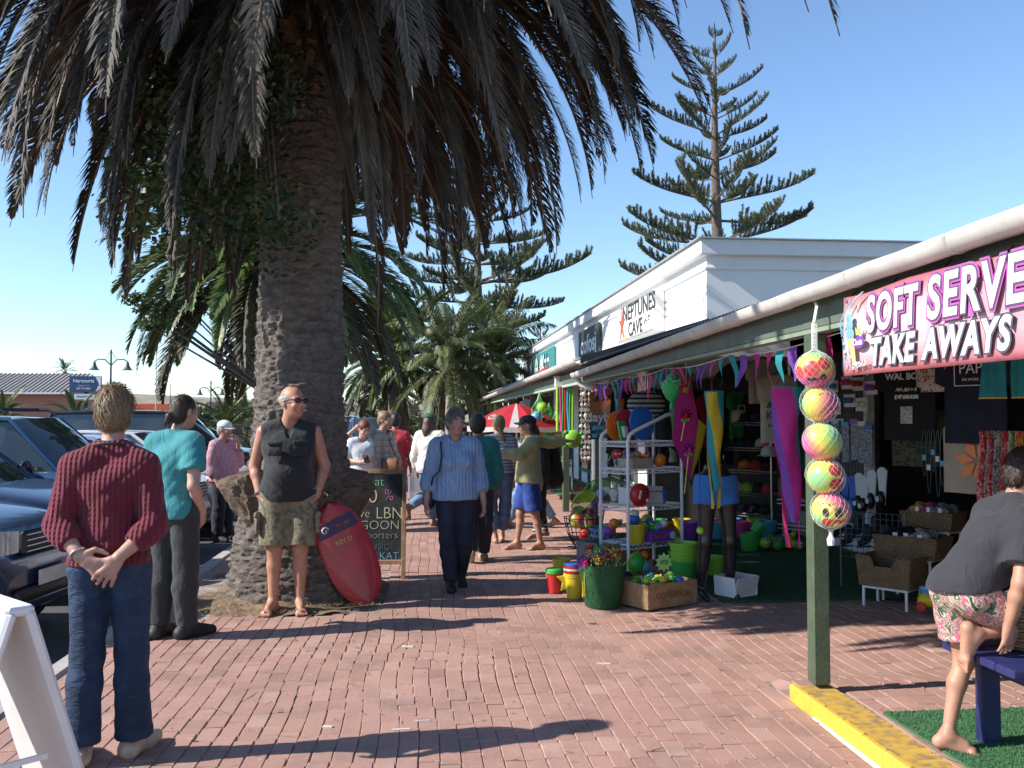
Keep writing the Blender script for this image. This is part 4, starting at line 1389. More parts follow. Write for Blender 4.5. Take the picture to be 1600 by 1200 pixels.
# fibrous stubs of old leaf bases under the crown
sb = MB(); rs = random.Random(11)
stub = MB()
stub.add([(-.045, 0, -.07), (.045, 0, -.07), (.075, .01, .05), (-.075, .01, .05), (-.03, -.16, .02), (.03, -.16, .02), (.045, -.12, .075), (-.045, -.12, .075)],
   [(0, 1, 5, 4), (4, 5, 6, 7), (7, 6, 2, 3), (0, 4, 7, 3), (1, 2, 6, 5)])
stub_me = stub.mesh('leaf_base', barkmat('stub', (.10, .06, .035), (.22, .13, .075), (.34, .22, .13), 20))
for i in range(64):
 z = 4.35 + 1.15 * rs.random(); a = rs.random() * 2 * PI
 r_ = float(np.interp(z, [4.2, 4.6, 5.2, 6.0], [.385, .41, .50, .55]))
 o = link('leaf_base', stub_me, palm, (r_ * math.cos(a), r_ * math.sin(a), z))
 o.rotation_euler = (rs.uniform(-.2, .4), 0, a + PI / 2); o.scale = (rs.uniform(.8, 1.3),) * 3
dead = [frond_mesh(4.35, e0, e1, 240, .47, .024, s_, m_, M_RACH, fold=fo, ang=an, droop=dr, pw=pw)
  for s_, (e0, e1, m_, fo, an, dr, pw) in enumerate(((22, -82, M_DEAD, .5, .7, .55, .9), (0, -86, M_DEAD, .6, .6, .7, .8), (34, -80, M_DEAD2, .6, .65, .6, .95),
    (-22, -88, M_DEAD, .85, .45, .7, .7), (8, -74, M_DEAD, .5, .7, .5, .8), (26, -84, M_DEAD, .55, .65, .7, .8)))]
up_me = [frond_mesh(4.2, e0, e1, 80, .5, .032, 20 + i, M_GREENF, M_RACHG, .3, .8, .4, 1.3) for i, (e0, e1) in enumerate(((70, 5), (50, -25), (35, -45)))]
rf = random.Random(21)
nd = 215
for i in range(nd):
 ring = i % 4
 a = i * 2.39996 + rf.uniform(-.12, .12)
 z = 5.35 + 1.45 * (i / nd) + rf.uniform(-.1, .15)
 k_ = i / nd
 pick = rf.choice((1, 3, 5)) if k_ < .35 else (rf.choice((0, 1, 4, 5)) if k_ < .7 else rf.choice((0, 2, 4)))
 o = link('frond', dead[pick], palm, (.3 * math.cos(a), .3 * math.sin(a), z))
 o.rotation_euler = (rf.uniform(-.15, .15), rf.uniform(-.12, .12), a)
 o.scale = (rf.uniform(.82, 1.04) * (.68 + .32 * min(1, k_ * 1.8)),) * 3
for i in range(44):
 a = i * 2.39996 + rf.uniform(-.2, .2)
 o = link('frond', dead[rf.choice((1, 3, 3, 5))], palm, (.36 * math.cos(a), .36 * math.sin(a), 4.75 + rf.uniform(0, .75)))
 o.rotation_euler = (rf.uniform(-.25, .25), rf.uniform(-.1, .12), a); o.scale = (rf.uniform(.50, .70),) * 3
for i in range(46):
 a = i * 2.39996 + 1; k_ = i / 46
 o = link('frond', up_me[0 if k_ > .7 else (1 if k_ > .35 else 2)], palm, (.15 * math.cos(a), .15 * math.sin(a), 6.4 + .4 * k_))
 o.rotation_euler = (0, rf.uniform(-.1, .1), a); o.scale = (rf.uniform(.9, 1.1),) * 3
# long fronds that reach towards the right of the camera
for a, e, sc_, z in ((-.62, -.12, 1.22, 6.0), (-.55, -.02, 1.28, 6.25), (-.70, .05, 1.16, 6.1), (-.48, -.05, 1.2, 6.35)):
 o = link('frond', dead[2], palm, (.3 * math.cos(a), .3 * math.sin(a), z)); o.rotation_euler = (0, e, a); o.scale = (sc_,) * 3
# climbing plant in the skirt of the palm
cl = thing('climbing_plant', 'dark green leafy creeper hanging among the fronds of the biggest palm', 'climbing plant', TREE)
M_IVY = leafmat('ivy', (.02, .04, .012), (.04, .07, .02), (.09, .11, .035), .4, .2)
iv = MB(); st = MB(); ri = random.Random(9)
for i in range(46):
 c0 = at(ri.uniform(235, 440), ri.uniform(60, 365), ri.uniform(6.3, 7.8)) - TREE
 top = Vector((-.35 + ri.uniform(-.1, .1), ri.uniform(-.35, .1), 4.7 + ri.uniform(0, .6)))
 mid = top.lerp(c0, .5) + Vector((0, 0, .1)); st.tube([top, mid, c0], .006, 4)
 for j in range(120):
  p = c0 + Vector((ri.gauss(0, .15), ri.gauss(0, .15), ri.gauss(-.02, .16))) if j < 95 else top.lerp(c0, ri.random()) + Vector((ri.gauss(0, .07), ri.gauss(0, .07), ri.gauss(0, .07)))
  a, b = ri.random() * 6.28, ri.uniform(-1.2, .4); L = ri.uniform(.04, .085)
  d = Vector((math.cos(a) * math.cos(b), math.sin(a) * math.cos(b), math.sin(b))); n_ = d.orthogonal().normalized() * L * .33
  iv.add([p, p + d * L * .45 + n_, p + d * L, p + d * L * .45 - n_], [(0, 1, 2, 3)])
tag(iv.build('leaves', M_IVY, cl), kind='stuff'); st.build('stem', M_RACH, cl)
def palm_far(name, label, base, h, tr, fl, nf, meshes, sc_, seed, group=None, upz=(.0, .5), trunkcol=None, dead_n=0, rows=24):
 t = thing(name, label, 'palm tree', base, 0, group)
 bark_trunk([(-.1, tr * 1.25), (.4, tr * 1.05), (h * .6, tr * .95), (h, tr)], 40, 130, rows, 9, .02, seed, fine=.01).build('trunk', trunkcol or M_BARK, t, True)
 r_ = random.Random(seed)
 for i in range(nf):
  k_ = i / nf; a = i * 2.39996 + r_.uniform(-.2, .2)
  me = meshes[min(len(meshes) - 1, int(k_ * len(meshes)))]
  o = link('frond', me, t, (tr * .5 * math.cos(a), tr * .5 * math.sin(a), h - .12 + .35 * k_))
  o.rotation_euler = (r_.uniform(-.3, .3), r_.uniform(-.14, .14), a); o.scale = (sc_ * r_.uniform(.85, 1.1),) * 3
 for i in range(dead_n):
  a = r_.random() * 6.28
  o = link('dead_frond', dead[3], t, (tr * .6 * math.cos(a), tr * .6 * math.sin(a), h - .15))
  o.rotation_euler = (0, .1, a); o.scale = (sc_ * .55,) * 3
 return t
gf = [frond_mesh(3.2, e0, e1, 120, .44, .046, 40 + i, m_, M_RACHG, .55, .62, .25, 1.1) for i, (e0, e1, m_) in enumerate(((-15, -84, M_DEAD2), (5, -76, M_GREENF), (25, -62, M_GREENF), (45, -40, M_GREENF), (65, -10, M_GREENF), (80, 30, M_GREENF)))]
p = at(430, 655, 21.5)
palm_far('palm_tree', 'green palm with a full round crown behind the trunk of the biggest palm', (p.x, p.y, -.1), 5.45, .36, 0, 150, gf, 1.34, 4)
p = at(622, 655, 37)
palm_far('palm_tree', 'short green palm with arching fronds beyond the parked blue pickup', (p.x, p.y, -.1), 3.9, .42, 0, 110, gf, 1.05, 6)
fq = [frond_mesh(2.6, e0, e1, 90, .60, .034, 60 + i, M_GREENQ, M_RACHG, .2, .8, 1.5, 1.2) for i, (e0, e1) in enumerate(((-20, -80), (20, -55), (45, -40), (65, -20), (80, 30)))]
M_PALE = barkmat('pale_trunk', (.30, .26, .21), (.40, .36, .30), (.50, .46, .40))
p = at(703, 655, 33)
palm_far('palm_tree', 'slender palm with a pale trunk and feathery crown, left of the pair', (p.x, p.y, -.1), 3.6, .16, 0, 54, fq, 1.05, 8, 'feathery palms', trunkcol=M_PALE, dead_n=9)
p = at(778, 655, 35)
palm_far('palm_tree', 'feathery palm with a pale trunk rising above the far veranda roof', (p.x, p.y, -.1), 3.9, .15, 0, 46, fq, 1.05, 9, 'feathery palms', trunkcol=M_PALE, dead_n=4)
for px, py, d, h, s_, lab in ((118, 640, 40, 1.5, .5, 'small windblown palm beneath the blue advertising board'), (2, 640, 34, 1.5, .45, 'small palm at the far left edge beyond the roof rack'),
         (352, 640, 34, 1.2, .55, 'low bushy palm behind the man in the white cap'), (385, 642, 40, 1.3, .55, 'low palm just left of the biggest palm trunk'),
         (100, 592, 75, 5.4, .4, 'tiny palm top showing above the grey roofed pink building')):
 p = at(px, 655, d)
 palm_far('palm_tree', lab, (p.x, p.y, -.1), h, .14, 0, 26, gf[1:], s_, 30 + px)
# ---------------------------------------------------------------- norfolk pines
M_NEED = leafmat('pine_needles', (.08, .10, .05), (.14, .155, .08), (.23, .24, .135), .6, .12)
M_PBARK = mat('pine_bark', (.12, .09, .07), .9, var=.3, bump=.6)
def pine_branch(L, seed, dense=1.0, up0=2, up1=24, sub=14):
 r_ = random.Random(seed); mb = MB(); segs = 12
 pts = [Vector((0, 0, 0))]
 for i in range(segs):
  t = (i + .5) / segs
  e = R(up0 - 6 * math.sin(t * PI) + (up1 - up0) * t ** 2.2)
  pts.append(pts[-1] + Vector((math.cos(e), .05 * math.sin(t * 4 + seed), math.sin(e))) * (L / segs))
 mb.tube(pts, [.05 * L / 4 * (1 - .8 * i / segs) + .008 for i in range(segs + 1)], 5, 1)
 def tuft(p, d, l_, n):
  for q in range(n):
   t = q / n
   c = p + d * (l_ * t)
   a = r_.random() * 6.28
   o = d.orthogonal().normalized(); o2 = d.cross(o)
   v0 = (d * .85 + (o * math.cos(a) + o2 * math.sin(a)) * .75).normalized()
   ln = r_.uniform(.12, .20) * (1 - .4 * t); b = v0.cross(d).normalized() * .017
   mb.add([c - b, c + b, c + v0 * ln], [(0, 1, 2)], 0)
 for i in range(int(sub * 2 * dense)):
  t = .22 + .78 * (i + r_.random()) / (sub * 2 * dense)
  if r_.random() < .07: continue
  f_ = min(.999, t) * segs; j = int(f_); p = pts[j].lerp(pts[j + 1], f_ - j); d = (pts[j + 1] - pts[j]).normalized()
  side = 1 if i % 2 else -1
  lat = d.cross(Vector((0, 0, 1))).normalized() * side
  l_ = L * .19 * (1.12 - t * .75) * r_.uniform(.5, 1.2)
  v0 = (d * .55 + lat * .75 * r_.uniform(.3, 1.2) + Vector((0, 0, r_.uniform(.3, 1.0)))).normalized()
  v1 = (v0 + Vector((0, 0, .8))).normalized()
  m_ = p + v0 * l_ * .5
  tuft(p, v0, l_ * .5, int(34 * l_ * dense) + 8)
  tuft(m_, v1, l_ * .6, int(70 * l_ * dense) + 16)
 for i in range(int(26 * dense)):
  t = .3 + .7 * i / (26 * dense); f_ = min(.999, t) * segs; j = int(f_); p = pts[j].lerp(pts[j + 1], f_ - j); d = (pts[j + 1] - pts[j]).normalized()
  tuft(p, (d * .5 + Vector((0, r_.uniform(-.3, .3), .9))).normalized(), .24, 12)
 return mb.mesh('branch', [M_NEED, M_PBARK])
pbr = [pine_branch(4.0, s_, 1.35, *q) for s_, q in enumerate(((0, 22), (4, 30), (-3, 20), (8, 34)))]
def norfolk(label, base, h, z0, rmax, whorls, seed, nper=5, top=1.0, gap=0.0):
 t = thing('pine_tree', label, 'pine tree', base)
 MB().tube([(0, 0, 0), (.04, 0, h * .4), (-.03, .02, h * .75), (0, 0, h)], [h * .018, h * .014, h * .008, .02], 10).build('trunk', M_PBARK, t, True)
 r_ = random.Random(seed)
 for i in range(whorls):
  k_ = i / (whorls - 1); z = z0 + (h - z0 - .25) * (k_ ** .92)
  Lb = rmax * (1 - k_) ** .72 * r_.uniform(.86, 1.1) + .35
  a0 = r_.random() * 6.28; n_ = nper if k_ < .8 else 4
  for j in range(n_):
   if r_.random() < .10: continue
   a = a0 + 2 * PI * j / n_ + r_.uniform(-.25, .25)
   o = link('branch', r_.choice(pbr), t, (0, 0, z + r_.uniform(-.12, .12)))
   sc_ = Lb / 4 * r_.uniform(.62, 1.12)
   o.rotation_euler = (0, -R(2 + 26 * k_ ** 1.5) + r_.uniform(-.06, .06), a); o.scale = (sc_, sc_, max(sc_, .42))
 return t
p = at(1122, 650, 30)
norfolk('tall slender pine with upturned tiered branches above the white building', (p.x, p.y, 0), 14.3, 3.4, 4.5, 16, 3)
p = at(746, 650, 40)
norfolk('broad tiered pine standing right behind the feathery palms', (p.x, p.y, 0), 14.2, 5.5, 4.9, 11, 5, 6)
p = at(600, 650, 50)
norfolk('small dense pine beyond the blue pickup', (p.x, p.y, 0), 4.6, .4, 3.2, 8, 21, 7)
p = at(845, 650, 52)
norfolk('dark pine at the end of the white building', (p.x, p.y, 0), 7.0, .5, 3.4, 9, 25, 7)
p = at(790, 650, 47)
norfolk('dark young pine at the far end of the shop row', (p.x, p.y, 0), 6.2, .6, 3.4, 8, 8, 7)
p = at(735, 650, 44)
norfolk('low dense pine with drooping boughs behind the pale palm trunk', (p.x, p.y, 0), 5.0, .5, 3.2, 8, 12, 7)
p = at(660, 650, 42)
norfolk('low pine whose boughs reach over the walkers by the kerb', (p.x, p.y, 0), 4.4, .5, 3.4, 7, 15, 7)
# ---------------------------------------------------------------- broadleaf trees and bushes
M_LEAF = leafmat('broadleaf', (.035, .06, .02), (.07, .10, .035), (.13, .15, .06), .45, .25)
def leaf_tree(name, label, base, h, blobs, seed, n=1500, lsz=.09, cat='tree', trunk=True, limbs=None):
 t = thing(name, label, cat, base)
 r_ = random.Random(seed); mb = MB(); tr = MB()
 if trunk: tr.tube([(0, 0, -.1), (.05, 0, h * .3), (0, .05, h * .6)], [h * .025, h * .02, h * .012], 8)
 for (c, rad) in blobs:
  c = Vector(c)
  if trunk:
   tr.tube([(0, .03, h * .45), Vector((0, 0, h * .5)).lerp(c, .55) + Vector((0, 0, -.1)), c], [h * .008, h * .006, .008], 6)
  for i in range(n // len(blobs)):
   v = Vector((r_.gauss(0, 1), r_.gauss(0, 1), r_.gauss(0, 1))).normalized() * rad * r_.random() ** .4
   v.z *= .75
   p = c + v + Vector((r_.gauss(0, .05),) * 3) * rad
   a, b = r_.random() * 6.28, r_.uniform(-1.0, .8); L = lsz * r_.uniform(.7, 1.4)
   d = Vector((math.cos(a) * math.cos(b), math.sin(a) * math.cos(b), math.sin(b))); n_ = d.orthogonal().normalized() * L * .32
   mb.add([p, p + d * L * .5 + n_, p + d * L, p + d * L * .5 - n_], [(0, 1, 2, 3)])
 if trunk: tr.build('trunk', M_PBARK, t, True)
 tag(mb.build('crown', M_LEAF, t), kind='stuff')
 return t
p = at(440, 655, 19.5)
rt = random.Random(2)
bl = []
for px, py, rr_ in ((205, 468, .16), (225, 482, .2), (250, 470, .22), (240, 495, .24), (262, 500, .25), (215, 462, .13), (228, 507, .16), (285, 478, .25), (300, 460, .3), (272, 455, .16), (330, 470, .35)):
 q = at(px, py, 19.5 + rt.uniform(-.3, .3)); bl.append((q - Vector((p.x, p.y, 0)), rr_))
leaf_tree('leafy_tree', 'open leafy branch of a broadleaf tree reaching left past the second palm', (p.x, p.y, 0), 4.2, bl, 3, 1500, .085)
for px, d, wd, h, lab in ((330, 62, 4.5, 2.6, 'rounded green tree left of the red far building'), (1000, 52, 0, 0, '')):
 if not lab: continue
 p = at(px, 655, d)
 leaf_tree('leafy_tree', lab, (p.x, p.y, 0), h, [((rt.uniform(-wd / 2, wd / 2), rt.uniform(-1, 1), h * rt.uniform(.4, .8)), 1.0) for _ in range(8)], int(d), 2200, .22)
p = at(60, 655, 38)
leaf_tree('hedge_bush', 'low green hedge below the pink wall at the far left', (p.x, p.y, 0), 1.5, [((i * .7 - 2.4, rt.uniform(-.2, .2), .95), .75) for i in range(7)], 77, 2000, .16, 'hedge', trunk=False)
# fallen leaflets and crumbs on the bricks
fl = MB(); rl = random.Random(19)
for i in range(520):
 x = rl.uniform(-2.1, 3.6) if i % 3 else rl.gauss(-.6, .8); y = rl.uniform(3.6, 13) if i % 3 else rl.gauss(7.6, 1.2)
 if not -2.15 < x < 4: continue
 z = pav_z(x, y) + .004; a = rl.random() * 6.28; L = rl.uniform(.008, .03) if i % 4 else rl.uniform(.05, .16)
 d = Vector((math.cos(a), math.sin(a), 0)) * L; n_ = Vector((-math.sin(a), math.cos(a), 0)) * rl.uniform(.002, .005); c = Vector((x, y, z)); h_ = Vector((0, 0, rl.uniform(.002, .010)))
 fl.add([c - d - n_ * .4, c - d + n_ * .4, c + n_ + h_, c + d, c - n_ + h_], [(0, 1, 2, 4), (4, 2, 3)], i % 2)
tag(fl.build('leaf_litter', [mat('straw', (.36, .27, .15)), mat('litter_brown', (.12, .075, .045), .9)]), 'dry leaflets and crumbs scattered over the brick paving', None, None, 'stuff')
# ---------------------------------------------------------------- cars
def paint(name, c, metal=.55):
 if name in MATS: return MATS[name]
 k = N(name); v = k.obj()
 k.col(k.mix(k.ramp(k.noise(v, 2.2, 5, .7), [(.5, 0), (.85, .16)]), c, (.30, .26, .21)))
 k.set(Metallic=metal, Roughness=.34, Coat_Weight=.8, Coat_Roughness=.06)
 MATS[name] = k.m
 return k.m
k = N('car_glass'); v = k.obj()
k.col(k.ramp(k.noise(v, 1.5, 3), [(.3, (.018, .024, .028)), (.7, (.05, .065, .07))])); k.set(Roughness=.04, Specular_IOR_Level=.9)
M_CGLASS = k.m
M_TYRE = mat('tyre_rubber', (.018, .018, .018), .85, bump=.2)
M_RIM = mat('alloy_rim', (.45, .45, .46), .3, .8)
M_LENS = mat('headlamp_lens', (.55, .60, .64), .06, .35, coat=1)
M_PLAST = mat('black_plastic', (.018, .018, .02), .5)
M_PLATE = mat('number_plate', (.62, .60, .55), .5)
M_INDIC = mat('amber_lens', (.6, .22, .03), .15)
def car(label, loc, heading, col, L=4.3, Wd=1.72, H=1.45, hood=.92, suv=0.0, rack=False, name='parked_car', spare=False, bakkie=False, group='cars parked nose in along the kerb', trim=None, hl=1.0):
 t = thing(name, label, 'car', loc, heading, group)
 w = Wd / 2; gz = .22 + .12 * suv
 st = [(.00, .54 + .1 * suv, w * .70, gz + .10), (.04, .64 + .12 * suv, w * .84, gz + .02), (.16, hood - .17, w * .93, gz), (.42, hood - .09, w * .985, gz), (.9, hood - .02, w, gz),
    (1.25, hood + .04, w, gz), (1.7, hood + .06, w, gz), (L * .55, hood + .07, w, gz), (L - 1.2, hood + .09, w, gz), (L - .5, hood + .09, w * .98, gz), (L - .12, hood + .03, w * .93, gz + .05), (L, hood - .18, w * .80, gz + .14)]
 vs, fs = [], []
 for (y, zt, hw, zb) in st:
  half = [(0, zt + .035), (.5 * hw, zt + .03), (.80 * hw, zt + .012), (.93 * hw, zt - .03), (.985 * hw, zt - .13), (hw, (zt + zb) / 2 + .05), (.985 * hw, zb + .14), (.95 * hw, zb + .02), (.6 * hw, zb), (0, zb)]
  ring = half + [(-x, z) for x, z in half[-2:0:-1]]
  vs += [(x, y, z) for x, z in ring]
 m_ = 18
 for i in range(len(st) - 1):
  for j in range(m_):
   q = (j + 1) % m_
   fs.append((i * m_ + j, i * m_ + q, (i + 1) * m_ + q, (i + 1) * m_ + j))
 fs.append(tuple(range(m_))); fs.append(tuple(range((len(st) - 1) * m_ + m_ - 1, (len(st) - 1) * m_ - 1, -1)))
 b = MB().add(vs, fs).build('body', col, t, True)
 md = b.modifiers.new('smooth', 'SUBSURF'); md.levels = 2; md.render_levels = 2
 zb = hood + .045
 y0, y1 = 1.22, 1.98 - .1 * suv
 y2 = L - 1.15 if not suv else L - .35
 y3 = L - .5 if not suv else L - .06
 if bakkie: y2, y3 = 2.7, 2.95
 wr = w * (.66 + .10 * suv); wbt = w * .86
 crv = lambda y, wd, z, s: [(-wd, y + .10 * s, z - .02), (-wd * .6, y + .02 * s, z), (0, y - .02 * s, z + .008), (wd * .6, y + .02 * s, z), (wd, y + .10 * s, z - .02)]
 A, B = crv(y0, wbt, zb, 1.6), crv(y1, wr, H - .03, 1)
 C, D = crv(y2, wr, H - .03, -1), crv(y3, wbt, zb + .03, -1)
 def strip(a, c, mi=0, n=5):
  mb = MB(); rows = []
  for i in range(n + 1):
   f_ = i / n
   rows += [Vector(p).lerp(Vector(q), f_) + Vector((0, 0, .035 * math.sin(f_ * PI))) for p, q in zip(a, c)]
  ff = [(i * 5 + j, i * 5 + j + 1, i * 5 + j + 6, i * 5 + j + 5) for i in range(n) for j in range(4)]
  return mb.add(rows, ff)
 strip(A, B).build('windscreen', M_CGLASS, t, True)
 strip(D, C).build('rear_window', M_CGLASS, t, True)
 r = strip(B, C).build('roof', col, t, True)
 for s_ in (1, -1):
  i = 4 if s_ == 1 else 0
  a, b_, c, d = [Vector(q[i]) for q in (A, B, C, D)]
  mid_b = Vector((s_ * w * .93, (y0 + y3) / 2, zb))
  m = MB(); m.add([a, b_, b_.lerp(c, .5), c, d, mid_b + Vector((0, .8, .01)), mid_b, mid_b - Vector((0, .7, .01))], [tuple(range(8))]); m.build('side_window', M_CGLASS, t)
  p_ = MB(); p_.tube([a - Vector((0, .05, .03)), a.lerp(b_, .5) + Vector((s_ * .012, 0, .02)), b_ + Vector((0, 0, .0)), b_.lerp(c, .5) + Vector((s_ * .02, 0, .025)), c, c.lerp(d, .5) + Vector((s_ * .012, 0, .02)), d + Vector((0, .05, -.03))], [.035, .034, .034, .036, .04, .055, .06], 8)
  p_.build('pillar', col, t, True)
  p2 = MB(); ym = y1 + (y2 - y1) * .45; p2.tube([(s_ * w * .935, ym + .02, zb - .03), (s_ * (wr + .012), ym + .08, H - .04)], .032, 6); p2.build('door_pillar', M_PLAST, t, True)
  mr = MB(); mr.ball((s_ * (w + .10), y0 + .42, zb + .06), (.10, .06, .07), 10, 7); mr.tube([(s_ * w * .9, y0 + .45, zb), (s_ * (w + .05), y0 + .43, zb + .03)], .025, 6); mr.build('mirror', col if not suv else M_PLAST, t, True)
  hd = MB(); hd.box((s_ * (w + .008), ym - .2, hood - .10), (.03, .17, .03), bev=.008); hd.build('door_handle', col, t, True)
  hlm = MB(); zc_ = hood - .235 + .02 * suv
  hlm.grid(lambda u, v_: (s_ * (w * .50 + (w * .475) * u), .022 + .20 * u ** 2.2 - .012, zc_ - (.075 + .03 * u) * hl + (.15 + .05 * u) * hl * v_ + .02 * u), 8, 5)
  hlm.build('headlight', M_LENS, t, True)
  il = MB(); il.ball((s_ * w * .80, .07, zc_), (.05, .02, .045), 10, 6); il.build('indicator', M_INDIC, t, True)
  fl = MB(); fl.lathe([(.0, .0), (.05, .0), (.055, -.02)], 12, 0, Matrix.Translation((s_ * w * .66, .02, gz + .15)) @ Matrix.Rotation(PI / 2, 4, 'X')); fl.build('fog_lamp', M_LENS, t, True)
  tl = MB(); tl.box((s_ * w * .80, L - .03, hood - .06), (.22, .10, .22), bev=.03); tl.build('tail_light', mat('tail_red', (.35, .01, .01), .15), t, True)
  for yy in (.80, L - .82):
   rw = .31 + .035 * suv
   ar = MB(); ar.lathe([(rw + .05, -.02), (rw + .06, .012), (.0, .014)], 28, 0, Matrix.Translation((s_ * (w - .004), yy, rw)) @ Matrix.Rotation(s_ * PI / 2, 4, 'Y')); ar.build('wheel_arch', M_PLAST, t, True)
   wh = MB(); wh.lathe([(rw * .62, -.09), (rw * .93, -.10), (rw, -.07), (rw, .02), (rw * .93, .05), (rw * .64, .045), (rw * .60, .02)], 28, 0, Matrix.Translation((s_ * (w - .03), yy, rw)) @ Matrix.Rotation(s_ * PI / 2, 4, 'Y'))
   wo_ = wh.build('wheel', M_TYRE, t, True)
   ri_ = MB(); MX = Matrix.Translation((s_ * (w - .015), yy, rw)) @ Matrix.Rotation(s_ * PI / 2, 4, 'Y')
   ri_.lathe([(rw * .64, .02), (rw * .60, .03), (rw * .56, .0), (0, -.01)], 28, 0, MX)
   for q in range(6):
    an = q * PI / 3; mm = MX @ Matrix.Rotation(an, 4, 'Z')
    bx = MB().box((rw * .30, 0, .012), (rw * .56, .05, .02), bev=.006); ri_.add(bx.v, bx.f, 0, mm)
   ri_.build('rim', M_RIM, wo_, True)
 zg = hood - .245
 g_ = MB()
 g_.box((0, .012, zg), (w * .92, .05, .17), bev=.02); gr_ = g_.build('grille', M_PLAST, t, True)
 sl = MB()
 for i in range(4): sl.box((0, -.016, zg - .06 + i * .04), (w * .86, .012, .010), bev=.003)
 sl.build('grille_slat', M_CHROME if trim is None else trim, gr_)
 em = MB(); em.lathe([(0, .012), (.045, .010), (.05, 0)], 16, 0, Matrix.Translation((0, -.02, zg + .01)) @ Matrix.Rotation(PI / 2, 4, 'X') ); em.build('emblem', M_CHROME, gr_, True)
 bp = MB(); bp.box((0, -.012, gz + .17), (w * 1.2, .05, .10), bev=.02); bp.build('air_intake', M_PLAST, t, True)
 pl = MB(); pl.box((0, -.045, gz + .27), (.50, .016, .11), bev=.004); pl.build('number_plate', M_PLATE, t)
 wp = MB()
 for s_ in (-.35, .25): wp.tube([(s_ * w, y0 + .02, zb + .02), (s_ * w + .30, y0 + .25, zb + .13), (s_ * w + .52, y0 + .29, zb + .16)], .010, 5)
 wp.build('wiper', M_PLAST, t, True)
 if rack:
  rk = MB()
  for s_ in (1, -1):
   rk.tube([(s_ * wr * .95, y1 + .15, H + .02), (s_ * wr * .95, y1 + .25, H + .08), (s_ * wr * .95, y2 - .25, H + .08), (s_ * wr * .95, y2 - .1, H + .02)], .022, 8)
  for yy in (y1 + .4, y2 - .5): rk.box((0, yy, H + .085), (wr * 2.3, .07, .03), bev=.01)
  rk.build('roof_rack', M_PLAST, t, True)
 if bakkie:
  cp = MB(); cp.box((0, (y3 + L) / 2 + .02, (zb + H) / 2), (Wd * .84, L - y3 - .12, H - zb - .02), bev=.08); cp.build('canopy', col, t, True)
  wn = MB(); wn.box((0, L - .035, (zb + H) / 2 + .03), (Wd * .66, .02, .30), bev=.005); wn.build('canopy_window', M_CGLASS, t)
 if spare:
  sp = MB(); sp.lathe([(.0, .12), (.20, .12), (.31, .10), (.34, .05), (.34, -.05), (.30, -.08)], 26, 0, Matrix.Translation((-.1, L + .08, .95)) @ Matrix.Rotation(-PI / 2, 4, 'X')); so_ = sp.build('spare_wheel', M_TYRE, t, True)
  sr = MB(); sr.lathe([(.18, .13), (.0, .10)], 20, 0, Matrix.Translation((-.1, L + .085, .95)) @ Matrix.Rotation(-PI / 2, 4, 'X')); sr.build('rim', M_RIM, so_, True)
 return t
P_NAVY = paint('paint_navy', (.022, .045, .12)); P_BLUE = paint('paint_teal_blue', (.03, .09, .16)); P_WHITE = paint('paint_white', (.70, .70, .69), 0)
P_SILV = paint('paint_silver', (.50, .50, .55), .7); P_LILAC = paint('paint_silver_lilac', (.42, .43, .52), .7); P_BLACK = paint('paint_black', (.02, .022, .022)); P_SKY = paint('paint_pickup_blue', (.10, .17, .34), .5); P_GREEN = paint('paint_dark_green', (.03, .07, .06))
RD = -.136
def slot(y, x=-2.78): return (x, y, RD)
car('dark navy car with broad bonnet nearest the white sandwich board', slot(7.38, -2.80), R(84), P_NAVY, 4.3, 1.74, 1.62, 1.06, .5)
P_NAVY2 = paint('paint_midnight', (.018, .03, .075))
car('midnight blue car, second along the kerb from the sandwich board', slot(9.7, -2.9), R(85), P_NAVY2, 4.4, 1.74, 1.58, 1.02, .5)
car('teal blue four by four with black roof rack behind the teal shirted person', slot(11.95, -2.8), R(86), P_BLUE, 4.4, 1.76, 1.74, 1.06, .9, rack=True)
car('silver lilac sedan nosing up to the kerb beside the root of the palm', slot(14.15, -2.55), R(86), P_LILAC, 4.3, 1.72, 1.46, .95)
car('white hatchback beyond the man in the white cap', slot(16.6, -2.8), R(88), P_WHITE, 4.0, 1.70, 1.50, .95, .5)
car('black sport utility car with tall roof behind the man in the white cap', slot(18.9, -2.8), R(88), P_BLACK, 4.6, 1.82, 1.86, 1.12, 1.0)
car('dark green hatchback sixth along the kerb, mostly behind the palm trunk', slot(21.2, -2.8), R(88), P_GREEN, 4.0, 1.70, 1.52, .95, .5)
p = at(538, 655, 27)
car('grey four by four with a spare wheel on its back door', (p.x - .3, p.y + 4.2, RD), R(10), P_SILV, 4.2, 1.72, 1.78, 1.08, 1.0, spare=True, group='cars on the far side of the walkers')
p = at(592, 655, 30)
car('blue pickup with white canopy facing the walkers under the short palm', (p.x, p.y, RD), R(8), P_SKY, 4.7, 1.76, 1.72, 1.06, .9, bakkie=True, name='pickup', group='cars on the far side of the walkers')
p = at(636, 655, 44)
car('small white car side on beyond the yellow kerb', (p.x, p.y, -.02), R(-78), P_WHITE, 3.8, 1.62, 1.44, .92, .3, group='cars on the far side of the walkers')
for x, y, c, lab, s_ in ((-15.5, 21, P_WHITE, 'white hatchback in the far row showing only its roof', .4), (-15.5, 24.5, P_LILAC, 'silver car in the far row below the orange tiled house', 0), (-15.5, 28, P_WHITE, 'white van like car in the far row below the advertising board', 1.0), (-15.0, 33, P_BLACK, 'black car in the far row by the low palm', .3), (-14.5, 38, P_SILV, 'pale silver car at the far end of the parking', .2)):
 car(lab, (x, y, RD), R(90), c, 4.2, 1.7, 1.5 + .2 * s_, .95 + .1 * s_, s_, group='cars in the far row of the parking')
